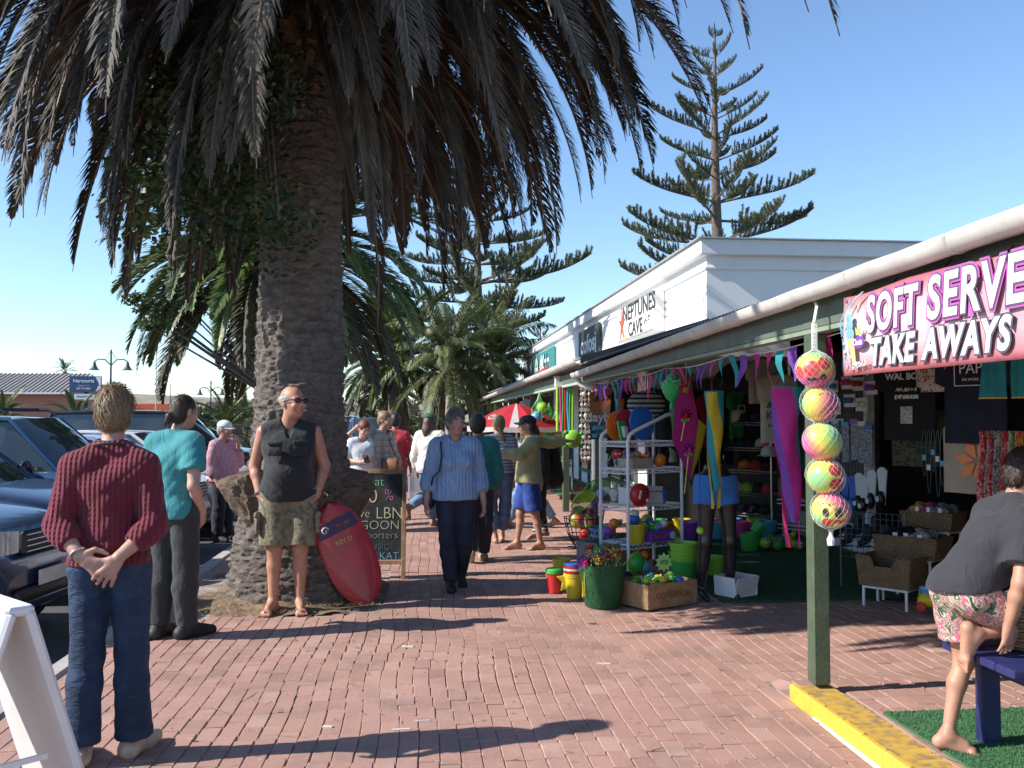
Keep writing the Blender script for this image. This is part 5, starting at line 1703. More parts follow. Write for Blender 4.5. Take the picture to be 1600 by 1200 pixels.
# ---------------------------------------------------------------- clothes
def stripes(name, c1, c2, freq, axis=2, duty=.5, bump=.2):
 if name in MATS: return MATS[name]
 k = N(name); v = k.obj()
 s = k.n('ShaderNodeSeparateXYZ'); k.l(v, s.inputs[0])
 f = k.math('FRACT', k.math('MULTIPLY', s.outputs[axis], freq))
 m = k.math('LESS_THAN', f, duty)
 k.col(k.mix(m, c1, c2)); k.set(Roughness=.9)
 k.bump(k.noise(k.mapping(v, (1, 1, .5)), 18, 4, .5, 1), bump * 1.8, .03)
 MATS[name] = k.m
 return k.m
def patches(name, stops, scale, dist=1.5, bump=.2, rough=.9, sharp=True):
 if name in MATS: return MATS[name]
 k = N(name); v = k.obj()
 n_ = k.noise(v, scale, 3, .5, dist)
 k.col(k.ramp(n_, stops, 'CONSTANT' if sharp else 'LINEAR')); k.set(Roughness=rough)
 k.bump(k.noise(k.mapping(v, (1, 1, .5)), 18, 4, .5, 1), bump * 1.8, .03)
 MATS[name] = k.m
 return k.m
def plaid(name, base, c1, c2, f1, f2):
 k = N(name); v = k.obj()
 s = k.n('ShaderNodeSeparateXYZ'); k.l(v, s.inputs[0])
 c = base
 col = None
 for ax, fr, cc, du in ((2, f1, c1, .35), (0, f1, c1, .35), (2, f2, c2, .12), (0, f2, c2, .12), (1, f1, c1, .35)):
  m = k.math('MULTIPLY', k.math('LESS_THAN', k.math('FRACT', k.math('MULTIPLY', s.outputs[ax], fr)), du), .55)
  col = k.mix(m, col if col is not None else base, cc)
 k.col(col); k.set(Roughness=.9)
 k.bump(k.noise(k.mapping(v, (1, 1, .5)), 18, 4, .5, 1), .4, .03)
 return k.m
def knit(name, c, cable=True, ribs=34):
 k = N(name); v = k.obj()
 s = k.n('ShaderNodeSeparateXYZ'); k.l(v, s.inputs[0])
 x = k.math('MULTIPLY', s.outputs[0], ribs)
 tri = k.math('ABSOLUTE', k.math('SUBTRACT', k.math('FRACT', x), .5))
 zig = k.math('SINE', k.math('ADD', k.math('MULTIPLY', s.outputs[2], 270 if cable else 300), k.math('MULTIPLY', tri, 7.0 if cable else 4.0)))
 h = k.math('ADD', k.math('MULTIPLY', tri, 1.6), k.math('MULTIPLY', zig, .13 if cable else .10))
 fold = k.noise(k.mapping(v, (1, 1, .6)), 10, 3, .5, 1)
 k.col(k.mix(k.ramp(h, [(.1, .26 if cable else .08), (.6, 0)]), k.ramp(fold, [(.3, tuple(q * .85 for q in c)), (.7, tuple(q * 1.12 for q in c))]), tuple(q * .45 for q in c)))
 k.set(Roughness=.9, Sheen_Weight=.1)
 k.bump(k.math('ADD', h, k.math('MULTIPLY', fold, 2.2)), .75, .012)
 return k.m
def denim(name, c):
 if name in MATS: return MATS[name]
 k = N(name); v = k.obj()
 fade = k.ramp(k.noise(k.mapping(v, (1.4, 1, .55)), 5, 4, .6), [(.35, c), (.75, tuple(min(1, q * 1.9 + .01) for q in c))])
 cr = k.noise(k.mapping(v, (1, 1, 2.4)), 14, 4, .6, .8)
 k.col(k.mix(k.ramp(cr, [(.5, 0), (.75, .4)]), fade, tuple(min(1, q * 2.4 + .015) for q in c)))
 k.set(Roughness=.85)
 k.bump(k.math('ADD', cr, k.math('MULTIPLY', k.noise(v, 320, 2), .08)), .75, .025)
 MATS[name] = k.m
 return k.m
def stand(px, py):
 p = gnd(px, py, 0); p.z = pav_z(p.x, p.y) if -2.2 < p.x < 5.2 else -.136
 return p
# ---- woman in the maroon sweater
P = Person('woman from behind in maroon cable sweater and flared jeans, hands clasped behind her', stand(168, 1192), R(183), 1.735, .84, .82, .95, .0056, skin=(.50, .29, .21))
P.hs = .93
P.set(elbL=(.205, .09, 1.085), elbR=(-.21, .085, 1.08), wriL=(.08, .195, .965), wriR=(-.085, .195, .955), kneeL=(.098, -.01, .48), kneeR=(-.092, -.03, .48), ankL=(.112, .02, .085), ankR=(-.10, -.06, .085))
P.move(shL=(.008, .03, -.03), shR=(-.008, .03, -.03), head=(0, -.02, 0))
P.hands = {'L': ((-.82, .10, -.55), (.15, 1, .1), (-.3, .1, .9), .30), 'R': ((.55, .12, -.85), (-.1, 1, .15), (.8, .2, .45), .34)}
P.feet = {'L': (.25, -1), 'R': (-.3, -1)}
P.face = False; P.barefoot = False; P.hm()
P.body()
P.shirt(knit('maroon_cable_knit', (.145, .010, .024), True, 46), .020, .80, P.J['pelvis'].z - .015, 'sweater', .004, .004, .012, sleeve_g=.004)
P.wt = .87
JN = P.trousers(denim('denim_dark_blue', (.011, .028, .064)), .010, .985, flare=.028, straight=.012, wr=.0034, wf=30)
P.shoes(mat('shoe_beige', (.42, .36, .28), .8, var=.3, vscale=20, bump=.3))
P.hair(hairmat('hair_ash_blond', (.13, .08, .042), (.46, .31, .17)), 'short', .002, wr=.0015, strands=2600, slen=.062)
mb = MB(); mb.tube([P.J['neck'] + Vector((.075 * math.cos(a), .012 + .075 * math.sin(a), .008 + .016 * math.sin(a))) for a in [2 * PI * i / 20 for i in range(21)]], .008, 6); mb.build('necklace', M_BLACK, P.root, True)
e, w_ = P.J['elbL'], P.J['wriL']; dd = (w_ - e).normalized(); o1 = dd.orthogonal().normalized(); o2 = dd.cross(o1)
mb = MB(); mb.tube([lerp(e, w_, .93) + (o1 * math.cos(a) + o2 * math.sin(a)) * .0335 for a in [2 * PI * i / 16 for i in range(17)]], .0075, 6); mb.build('watch', M_CHROME, P.root, True)
for s_ in (1, -1):
 pk = MB(); bv = BVHTree.FromPolygons([v.co for v in JN.data.vertices], [tuple(q.vertices) for q in JN.data.polygons])
 def pf(u, v_, s_=s_, bv=bv):
  q = Vector((s_ * .092 + (u - .5) * .125, .6, .835 + (v_ - .5) * .14 - (.022 * (1 - abs(u - .5) * 2) if v_ < .1 else 0)))
  h = bv.ray_cast(q, Vector((0, -1, 0)))[0]
  return (h if h is not None else Vector((q.x, .13, q.z))) + Vector((0, .004, 0))
 pk.grid(pf, 8, 8); po = pk.build('back_pocket', denim('denim_pocket', (.016, .036, .078)), P.root, True)
# ---- person in the teal tee shirt
P = Person('person in a loose teal tee shirt with dark hair tied low, hand in pocket', stand(270, 998), R(152), 1.755, .86, .94, 1.0, .0085, skin=(.52, .31, .23))
P.move(head=(-.02, -.045, -.01), neck=(-.005, -.02, 0))
P.headrot(R(-12), R(6))
P.set(elbR=(-.235, .075, 1.095), wriR=(-.185, -.075, .905), elbL=(.22, .02, 1.10), wriL=(.20, -.13, .93), ankL=(.09, .04, .085), ankR=(-.10, -.03, .085))
P.hands = {'R': ((.25, -.35, -.9), (-1, 0, 0), (.2, -.9, .2), .3), 'L': ((-.1, -.4, -.9), (1, 0, 0), (0, -1, 0), .3)}
P.feet = {'L': (.2, -1), 'R': (-.25, -1)}
P.barefoot = False; P.brow = (.05, .03, .02)
P.body()
P.shirt(cloth('tee_teal', (.035, .24, .26)), .022, .32, P.J['pelvis'].z - .075, 'tee_shirt', .018, .005, .012, sleeve_g=.022)
P.trousers(cloth('trousers_charcoal', (.028, .030, .031), .2), .022, .985, straight=.016, wr=.005, wf=26)
P.shoes(mat('shoe_black', (.018, .017, .017), .6, var=.3), scale=1.08)
P.hair(hairmat('hair_dark_brown', (.022, .013, .009), (.075, .045, .028)), 'tail', -.004, wr=.0015, strands=500, slen=.07)
# ---- man leaning at the palm
P = Person('heavy man in black sleeveless shirt, camouflage shorts and sunglasses against the palm', stand(449, 956), R(6), 1.86, 1.16, 1.06, 1.15, .0078, skin=(.50, .25, .165), belly=.075)
P.set(shL=(.20, .03, 1.465), shR=(-.20, .03, 1.465), elbR=(-.275, .09, 1.185), wriR=(-.225, -.03, .955), elbL=(.29, .08, 1.18), wriL=(.225, -.04, .945),
   kneeL=(.10, -.035, .52), kneeR=(-.105, -.02, .52), ankL=(.10, -.03, .088), ankR=(-.115, -.02, .088))
P.move(chest=(0, .01, 0), neck=(0, .01, 0), head=(.03, -.01, -.015))
P.headrot(R(42), R(-4))
P.hands = {'R': ((.5, .05, -.9), (-1, 0, 0), (0, -1, 0), .3), 'L': ((-.5, .05, -.9), (1, 0, 0), (0, -1, 0), .3)}
P.feet = {'L': (.10, -1), 'R': (-.35, -1)}
P.brow = (.25, .2, .16); P.legr = .96; P.hs = 1.09
P.body()
P.shirt(cloth('shirt_black', (.017, .018, .02), .3), .020, 0, P.J['pelvis'].z - .085, 'shirt', .015, .006, .02, vneck=True)
camo = patches('camo_khaki', [(0, (.12, .105, .07)), (.42, (.20, .17, .11)), (.54, (.26, .22, .15)), (.64, (.15, .13, .08))], 13)
P.trousers(camo, .028, .47, 'shorts', flare=.026, wr=.005, wf=26)
P.hair(hairmat('hair_grey', (.30, .27, .24), (.55, .50, .45)), 'bald', .0, strands=200, slen=.03)
for s_ in (1, -1):
 cp = MB(); c = lerp(P.J['hip' + ('L' if s_ == 1 else 'R')], P.J['knee' + ('L' if s_ == 1 else 'R')], .52) + Vector((s_ * .118, -.03, 0))
 cp.box(c, (.035, .15, .17), (0, 0, s_ * R(12)), bev=.012); cp.box(c + Vector((s_ * .006, -.003, .07)), (.04, .16, .05), (0, 0, s_ * R(12)), bev=.012); cp.build('cargo_pocket', camo, P.root, True)
 bp = MB(); bp.box((s_ * .10, -.205, 1.335), (.115, .014, .115), (R(-8), 0, s_ * R(18)), bev=.005); bp.box((s_ * .10, -.212, 1.385), (.125, .016, .04), (R(-8), 0, s_ * R(18)), bev=.006); bp.build('chest_pocket', cloth('shirt_black', (.017, .018, .02)), P.root, True)
 q = 'L' if s_ == 1 else 'R'; a = P.J['ank' + q]; d = Vector((P.feet[q][0], P.feet[q][1], 0)).normalized(); tt = d.cross(Vector((0, 0, 1)))
 so = MB(); pts = []
 for i in range(18):
  an = 2 * PI * i / 18; l_ = math.cos(an); pts.append(a + d * (.058 + .145 * l_) + tt * (.05 if l_ > 0 else .042) * math.sin(an) + Vector((0, 0, -.088 - 0)))
 so.prism(pts, (0, 0, .014)); so.tube([a + d * .165 + Vector((0, 0, -.05)), a + d * .11 + tt * .035 + Vector((0, 0, -.035)), a + d * .04 + tt * .05 + Vector((0, 0, -.07))], .007, 6); so.tube([a + d * .165 + Vector((0, 0, -.05)), a + d * .11 - tt * .035 + Vector((0, 0, -.035)), a + d * .04 - tt * .05 + Vector((0, 0, -.07))], .007, 6)
 so.build('flip_flop', mat('flip_flop_tan', (.20, .13, .08), .8), P.root, True)
pl = MB(); pl.box((0, -.262, 1.16), (.036, .008, .42), (R(3), 0, 0), bev=.003)
for i in range(5): pl.ball((.004, -.270 + .0, 1.0 + i * .085), (.007, .004, .007), 8, 5)
sg = MB(); M_ = P.hm(); H_ = P.J['head']; c_ = 1
for s_ in (1, -1):
 sg.ball(P.P(s_ * .033, -.094, .008), (.030, .012, .019), 10, 6, 0, None); sg.tube([P.P(s_ * .062, -.082, .016), P.P(s_ * .080, -.03, .014), P.P(s_ * .082, .02, .004)], .0035, 6)
sg.tube([P.P(-.012, -.106, .012), P.P(.012, -.106, .012)], .004, 6); sg.build('sunglasses', mat('sunglass_black', (.008, .008, .009), .08), P.root, True)
for i in range(2):
 e, w_ = P.J['elbR'], P.J['wriR']; dd = (w_ - e).normalized(); o1 = dd.orthogonal().normalized(); o2 = dd.cross(o1)
 if i == 0: mb = MB(); mb.tube([lerp(e, w_, .95) + (o1 * math.cos(a) + o2 * math.sin(a)) * .034 for a in [2 * PI * j / 16 for j in range(17)]], .012, 6, flat=None); mb.build('watch', M_CHROME, P.root, True)
# ---- woman in the blue sweater walking towards us
P = Person('grey haired woman in a loose sky blue sweater walking with a black shoulder strap', stand(711, 922), R(6), 1.655, 1.10, .98, 1.0, .0078, skin=(.46, .27, .20), bust=.035)
P.set(kneeL=(.085, -.02, .46), ankL=(.075, .17, .12), kneeR=(-.075, -.05, .47), ankR=(-.045, -.04, .082), elbR=(-.235, .06, 1.03), wriR=(-.265, .0, .80), elbL=(.235, .05, 1.02), wriL=(.255, -.07, .80))
P.headrot(R(14), R(4)); P.feet = {'L': (.1, -1), 'R': (-.1, -1)}; P.fp = {'L': R(32), 'R': 0}
P.hands = {'R': ((-.1, -.1, -1), (-1, 0, .1), (.1, -1, 0), .45), 'L': ((.05, -.15, -1), (1, 0, .1), (0, -1, -.1), .4)}
P.barefoot = False; P.brow = (.10, .08, .07)
P.body()
P.shirt(knit('sky_blue_rib_knit', (.24, .37, .58), False, 30), .026, .80, P.J['pelvis'].z - .055, 'sweater', .022, .006, .0, sleeve_g=.012)
P.trousers(denim('denim_ink', (.010, .014, .032)), .012, .985, straight=.014, wr=.004)
P.shoes(mat('shoe_black', (.018, .017, .017)))
P.hair(hairmat('hair_salt_pepper', (.055, .048, .042), (.22, .20, .18)), 'short', .006, wr=.005, strands=700)
mb = MB(); mb.tube([P.J['shR'] + Vector((.03, .10, .0)), P.J['shR'] + Vector((.02, .0, .075)), P.J['shR'] + Vector((.02, -.10, .03)), P.J['shR'] + Vector((.02, -.15, -.08)), P.J['chest'] + Vector((-.165, -.15, -.10)), P.J['waist'] + Vector((-.215, -.10, .02)), P.J['pelvis'] + Vector((-.235, .05, .0))], .014, 6, flat=.6); mb.build('bag_strap', M_BLACK, P.root, True)
mb = MB(); mb.box(P.J['pelvis'] + Vector((-.225, .12, -.03)), (.09, .26, .24), (0, R(6), 0), bev=.03); mb.build('shoulder_bag', mat('bag_navy', (.012, .014, .03), .6), P.root, True)
# ---- person in the green cardigan
P = Person('person with black bobbed hair in a jade green cardigan walking away', stand(746, 876), R(176), 1.63, 1.08, 1.0, 1.0, .011, skin=(.30, .16, .10))
P.set(ankL=(.07, .13, .11), ankR=(-.06, -.06, .08), kneeL=(.07, .02, .45)); P.fp = {'L': R(35), 'R': 0}
P.face = False; P.barefoot = False
P.body(); P.shirt(cloth('cardigan_jade', (.02, .18, .165)), .022, .95, P.J['pelvis'].z - .06, 'cardigan', .02, .005, .0, sleeve_g=.010)
P.trousers(cloth('trousers_ink', (.014, .017, .03)), .016, .97, straight=.022); P.shoes(mat('shoe_tan', (.40, .27, .17), .7))
P.hair(hairmat('hair_black', (.010, .008, .007), (.04, .03, .025)), 'short', .016)
# ---- girl in stripes with a braid
P = Person('girl with blond braid, blue and white striped top and rolled jeans, walking away', stand(779, 848), R(188), 1.62, .98, 1.0, 1.05, .011, skin=(.50, .30, .22))
P.set(ankL=(.05, .02, .075), ankR=(-.065, -.10, .075), wriR=(-.20, -.1, .82), elbR=(-.22, .03, 1.03)); P.face = False
P.body(); P.shirt(stripes('stripe_blue_white', (.42, .44, .50), (.13, .16, .27), 24, 2, .4), .020, .9, P.J['pelvis'].z + .03, 'top', .01, .004, .005, sleeve_g=.010)
P.trousers(denim('denim_mid', (.055, .10, .19)), .013, .88, straight=.014)
P.hair(hairmat('hair_blond', (.12, .07, .035), (.36, .24, .12)), 'braid', .002)
# ---- boy in the pale hoodie
P = Person('barefoot boy in pale yellow hoodie, blue shorts and black cap reaching out to the goods', stand(826, 859), R(-84), 1.60, .98, 1.0, 1.0, .0095, skin=(.42, .23, .15))
P.set(ankL=(.06, .13, .075), ankR=(-.06, -.13, .075), kneeL=(.07, .06, .43), kneeR=(-.06, -.09, .43), elbL=(.18, -.14, 1.14), wriL=(.11, -.35, 1.15), shR=(-.15, .05, 1.30), elbR=(-.20, .30, 1.27), wriR=(-.17, .52, 1.29))
P.hands = {'L': ((-.2, -1, -.15), (.3, 0, 1), (-1, -.1, 0), .3), 'R': ((.05, 1, .0), (0, 0, 1), (1, 0, 0), .4)}
P.headrot(R(-4), 0); P.feet = {'L': (.15, -1), 'R': (-.1, -1)}; P.brow = (.05, .03, .02)
P.body(); P.shirt(cloth('hoodie_sand', (.36, .34, .17)), .024, .97, P.J['pelvis'].z - .05, 'hoodie', .02, .006, .0, sleeve_g=.014)
S = Solid(); S.ell(P.J['neck'] + Vector((0, .075, -.02)), (.10, .06, .075)); P.part('hood', S, cloth('hoodie_sand', (.36, .34, .17)))
P.trousers(cloth('shorts_royal', (.012, .045, .26), .15), .022, .44, 'shorts', flare=.024, wr=.004)
P.hair(hairmat('hair_dark_brown', (.022, .013, .009), (.075, .045, .028)), 'crop', -.004)
S = Solid(); M_ = P.hm(); S.ell(P.P(0, .012, .055), (.088, .106, .078), M_.to_4x4()); S.cut(P.P(0, 0, .035), -(M_ @ Vector((0, 0, 1)))); S2 = S
P.part('cap', S, mat('cap_black', (.014, .016, .025), .8)); bm_ = MB()
bm_.grid(lambda u, v_: P.P((u - .5) * .15 * (1 - .25 * v_ ** 2), -.085 - .085 * v_ + .05 * (2 * u - 1) ** 2, .042 - .012 * v_ - .02 * (2 * u - 1) ** 2), 8, 5); o = bm_.build('cap_peak', mat('cap_black', (.014, .016, .025)), P.root, True); md = o.modifiers.new('t', 'SOLIDIFY'); md.thickness = .006
# ---- people behind the boy
P = Person('person in black trousers with a black backpack standing close behind the hoodie boy', stand(842, 842), R(-80), 1.52, 1.0, 1, 1, .012, skin=(.42, .24, .16))
P.move(head=(0, -.10, -.02), neck=(0, -.05, 0), chest=(0, -.02, 0)); P.set(ankL=(.05, -.05, .075), ankR=(-.05, .10, .09)); P.face = False
P.body(); P.shirt(cloth('jacket_black', (.016, .016, .018)), .022, .95, None, 'jacket', .01); P.trousers(cloth('trousers_black', (.014, .014, .015)), .016, .86, straight=.02)
P.hair(hairmat('hair_chestnut', (.05, .028, .016), (.17, .10, .06)), 'long', .002, .03)
bk = Solid(); bk.limb(P.J['chest'] + Vector((0, .20, .04)), P.J['pelvis'] + Vector((0, .22, -.02)), .13, .15, flat=(0, 1, 0), fk=1.25); P.part('backpack', bk, cloth('backpack_black', (.012, .012, .013)), .014, .003)
for q in ('L', 'R'):
 so = Solid(); P.front = Vector((0, -1, 0)); so.limb(lerp(P.J['knee' + q], P.J['ank' + q], .62), P.J['ank' + q] + Vector((0, 0, .01)), .055, .046); P.part('sock', so, stripes('sock_stripe', (.5, .5, .5), (.02, .02, .022), 22, 2, .5), .012)
P = Person('walker in pale jacket and blue jeans striding behind the hoodie boy', stand(829, 824), R(-95), 1.56, .95, 1, 1, .013, skin=(.45, .26, .18))
P.set(ankL=(.05, -.30, .08), ankR=(-.05, .36, .10), kneeL=(.06, -.22, .43), kneeR=(-.06, .10, .42)); P.move(head=(0, -.03, 0)); P.fp = {'L': 0, 'R': R(20)}; P.face = False
P.body(); P.shirt(cloth('jacket_pale', (.34, .36, .30)), .024, .95, None, 'jacket', .02); P.trousers(denim('denim_light', (.12, .19, .30)), .014, .93, straight=.015)
P.hair(hairmat('hair_dark_brown', (.022, .013, .009), (.075, .045, .028)), 'tail')
# ---- white blouse
P = Person('woman with long brown hair, green cap and white blouse kicking one foot back', stand(672, 822), R(152), 1.64, 1.0, 1, 1, .011, skin=(.30, .17, .11))
P.set(kneeL=(.07, -.02, .44), ankL=(.16, .34, .30), kneeR=(-.05, -.02, .45), ankR=(-.05, 0, .08), elbL=(.23, .02, 1.02), wriL=(.25, -.06, .80)); P.fp = {'L': R(75), 'R': 0}; P.headrot(R(-20), 0)
P.brow = (.03, .02, .015); P.body(); P.shirt(cloth('blouse_white', (.66, .62, .58), .05), .030, .9, P.J['pelvis'].z - .10, 'blouse', .035, .008, .01, sleeve_g=.022); P.trousers(denim('denim_light', (.12, .19, .30)), .013, .95)
P.hair(hairmat('hair_chestnut', (.05, .028, .016), (.17, .10, .06)), 'long', .004, .12)
S = Solid(); M_ = P.hm(); S.ell(P.P(0, .02, .062), (.092, .108, .074), M_.to_4x4()); S.cut(P.P(0, 0, .05), -(M_ @ Vector((0, -.15, 1)))); P.part('cap', S, mat('cap_green', (.03, .10, .06), .8))
# ---- the two at the chalk board
P = Person('fair haired woman with a bun and long checked shirt carrying a brown handbag', stand(599, 829), R(62), 1.68, 1.0, 1, 1, .011, skin=(.50, .29, .21))
P.set(elbL=(.20, -.04, 1.06), wriL=(.16, -.17, .90), elbR=(-.21, .03, 1.05), wriR=(-.22, -.06, .82)); P.brow = (.2, .14, .08); P.headrot(0, R(8))
P.body(); P.shirt(plaid('plaid_sage', (.42, .43, .38), (.20, .24, .22), (.08, .09, .09), 11, 22), .026, .9, P.J['pelvis'].z - .17, 'shirt', .05, .006, .0, sleeve_g=.016); P.trousers(cloth('trousers_olive', (.11, .085, .05)), .014, .97)
P.shoes(mat('shoe_tan', (.40, .27, .17))); P.hair(hairmat('hair_blond', (.12, .07, .035), (.36, .24, .12)), 'bun', .004)
mb = MB(); mb.box((-.16, -.20, .93), (.10, .26, .2), (0, R(8), R(10)), bev=.03); mb.tube([(-.15, -.30, 1.0), (-.1, -.16, 1.25), (.02, -.12, 1.40), (.06, .05, 1.42)], .012, 5); mb.build('handbag', mat('bag_brown', (.20, .085, .04), .5), P.root, True)
P = Person('red haired woman in a pale tee shirt and light jeans looking down at her phone', stand(566, 832), R(14), 1.56, 1.0, 1, 1, .011, skin=(.55, .33, .25))
P.set(elbL=(.22, .02, 1.0), wriL=(.05, -.20, 1.02), elbR=(-.22, .02, 1.0), wriR=(-.06, -.20, .98)); P.headrot(R(16), R(24)); P.move(head=(.01, -.03, -.01)); P.brow = (.12, .04, .02)
P.hands = {'L': ((-.7, -.6, .2), (.4, -.6, -.4), (-.3, -.2, 1), .3), 'R': ((.7, -.6, .1), (-.4, -.6, -.4), (.3, -.2, 1), .3)}
P.body(); P.shirt(cloth('tee_pale', (.58, .62, .66), .06), .022, .45, P.J['pelvis'].z - .04, 'tee_shirt', .015); P.trousers(denim('denim_ice', (.28, .38, .47)), .014, .97)
cg = Solid(); P.hair(hairmat('hair_auburn', (.09, .02, .012), (.28, .07, .035)), 'short', .006)
mb = MB(); mb.box((0, -.27, 1.03), (.075, .012, .15), (R(-50), 0, 0), bev=.004); mb.build('phone', mat('phone_dark', (.02, .02, .022), .2), P.root)
P = Person('person in a bright red tee shirt just behind the woman in the checked shirt', stand(617, 812), R(175), 1.66, 1.0, 1, 1, .014, skin=(.30, .17, .11))
P.face = False; P.barefoot = False; P.body(); P.shirt(cloth('tee_red', (.50, .035, .05)), .022, .5, None, 'tee_shirt', .02); P.trousers(cloth('shorts_maroon', (.16, .02, .03)), .02, .5, 'shorts'); P.shoes(M_BLACK)
P.hair(hairmat('hair_black', (.010, .008, .007), (.04, .03, .025)), 'crop')
P = Person('person reaching an arm out beside the palm trunk towards the grey four by four', stand(531, 822), R(60), 1.62, 1.0, 1, 1, .014, skin=(.48, .28, .2))
P.set(elbR=(-.24, -.22, 1.26), wriR=(-.26, -.42, 1.42)); P.face = False
P.body(); P.shirt(cloth('tee_grey', (.30, .30, .31)), .02, .4, None, 'tee_shirt', .01); P.trousers(cloth('trousers_black', (.014, .014, .015)), .016, .97); P.hair(hairmat('hair_auburn', (.09, .02, .012), (.28, .07, .035)), 'tail')
# ---- old man between the cars
p = at(350, 655, 13.0); p.z = -.136
P = Person('old man in faded pink shirt and white cap, hand to mouth, between the cars', p, R(62), 1.68, 1.06, 1, 1, .010, skin=(.50, .28, .2), belly=.06)
P.set(elbL=(.19, -.10, 1.08), wriL=(.05, -.21, 1.37), elbR=(-.22, .05, 1.04), wriR=(-.23, -.08, .84)); P.hands = {'L': ((-.2, .3, 1), (.5, -.8, 0), (-1, 0, 0), .5)}
P.brow = (.4, .38, .35); P.barefoot = False; P.headrot(R(8), R(6))
P.body(); P.shirt(plaid('pink_check', (.55, .23, .27), (.50, .34, .38), (.30, .10, .14), 26, 52), .024, .8, P.J['pelvis'].z - .06, 'shirt', .02, .005, .0, sleeve_g=.016); P.trousers(cloth('trousers_ink', (.014, .017, .03)), .018, .97); P.shoes(M_BLACK)
P.hair(hairmat('hair_grey', (.30, .27, .24), (.55, .50, .45)), 'crop')
S = Solid(); M_ = P.hm(); S.ell(P.P(0, .012, .055), (.090, .108, .078), M_.to_4x4()); S.cut(P.P(0, 0, .035), -(M_ @ Vector((0, 0, 1)))); P.part('cap', S, mat('cap_white', (.72, .72, .70), .8)); bm_ = MB()
bm_.grid(lambda u, v_: P.P((u - .5) * .15 * (1 - .25 * v_ ** 2), -.085 - .075 * v_ + .05 * (2 * u - 1) ** 2, .042 - .015 * v_ - .02 * (2 * u - 1) ** 2), 8, 5); o = bm_.build('cap_peak', mat('cap_white', (.72, .72, .70)), P.root, True); md = o.modifiers.new('t', 'SOLIDIFY'); md.thickness = .006
# ---- far walkers
for px, d, h, rz, top, leg_, lab, hr in ((631, 54, 1.68, 178, (.52, .42, .52), (.05, .10, .19), 'white haired man in a lilac shirt walking away beyond the kerb', ('hair_grey', (.30, .27, .24), (.55, .50, .45))),
  (643, 55, 1.62, 190, (.02, .02, .022), (.02, .02, .022), 'far walker all in black next to the lilac shirted man', ('hair_black', (.010, .008, .007), (.04, .03, .025))),
  (650, 56, 1.66, 170, (.04, .06, .05), (.03, .03, .035), 'far walker in a dark green jacket between two people in black', ('hair_black', (.010, .008, .007), (.04, .03, .025))),
  (657, 54, 1.72, 10, (.025, .02, .02), (.02, .02, .022), 'far walker in dark brown clothes nearest the low pine', ('hair_black', (.010, .008, .007), (.04, .03, .025)))):
 p = at(px, 655, d); p.z = -.02
 P = Person(lab, p, R(rz), h, 1.05, 1, 1, .022, skin=(.35, .2, .13)); P.face = False; P.barefoot = False
 P.set(ankL=(.06, -.15, .08), ankR=(-.06, .16, .09))
 P.body(); P.shirt(cloth('far_top_%d' % px, top), .026, .95, None, 'jacket', .02, 0); P.trousers(cloth('far_leg_%d' % px, leg_), .02, .97, wr=0); P.shoes(M_BLACK); P.hair(hairmat(*hr), 'crop')
# ---- boy kneeling on the bench
q = gnd(1482, 1178, .06)
P = Person('boy in charcoal tee shirt and tropical flower shorts kneeling on the blue bench', (q.x, q.y, .06), R(92), 1.46, .86, .92, 1.0, .0062, skin=(.47, .25, .165))
P.set(pelvis=(0, -.09, .735), waist=(0, -.17, .84), chest=(0, -.25, .96), neck=(0, -.35, 1.135), head=(-.01, -.405, 1.268), hipL=(.07, -.08, .705), hipR=(-.075, -.09, .705),
   shL=(.145, -.325, 1.065), shR=(-.15, -.30, 1.05), elbL=(.22, -.30, .82), wriL=(.18, -.40, .63), elbR=(-.215, -.215, .80), wriR=(-.17, -.185, .60),
   kneeL=(.06, -.125, .40), ankL=(.02, -.01, .078), kneeR=(-.085, -.435, .58), ankR=(-.10, -.075, .555))
P.headrot(0, R(16)); P.feet = {'L': (-.55, -1), 'R': (0, -1)}; P.fp = {'L': R(8), 'R': R(92)}
P.hands = {'R': ((.1, .0, -1), (-1, 0, 0), (.2, -1, 0), .3), 'L': ((0, -.5, -.8), (1, 0, 0), (0, -1, .3), .3)}
P.brow = (.04, .025, .015)
P.body()
hem = Vector((0, -.06, .70))
P.shirt(cloth('tee_charcoal', (.026, .026, .034), .12), .024, .36, Vector((0, -.1, .75)), 'tee_shirt', .010, .0045, .0, sleeve_g=.022, hemdir=(0, .12, 1))
P.trousers(patches('flower_print', [(0, (.03, .045, .03)), (.34, (.10, .15, .08)), (.44, (.50, .48, .36)), (.50, (.52, .10, .19)), (.56, (.55, .22, .28)), (.58, (.10, .16, .08)), (.62, (.52, .50, .38)), (.67, (.42, .20, .07)), (.74, (.04, .06, .04))], 15, 2.6), .018, {'L': .33, 'R': .22}, 'shorts', flare=.020, wr=.005)
P.hair(hairmat('hair_dark_brown', (.022, .013, .009), (.075, .045, .028)), 'short', -.004, wr=.004, strands=1200, slen=.035)
BOY = q
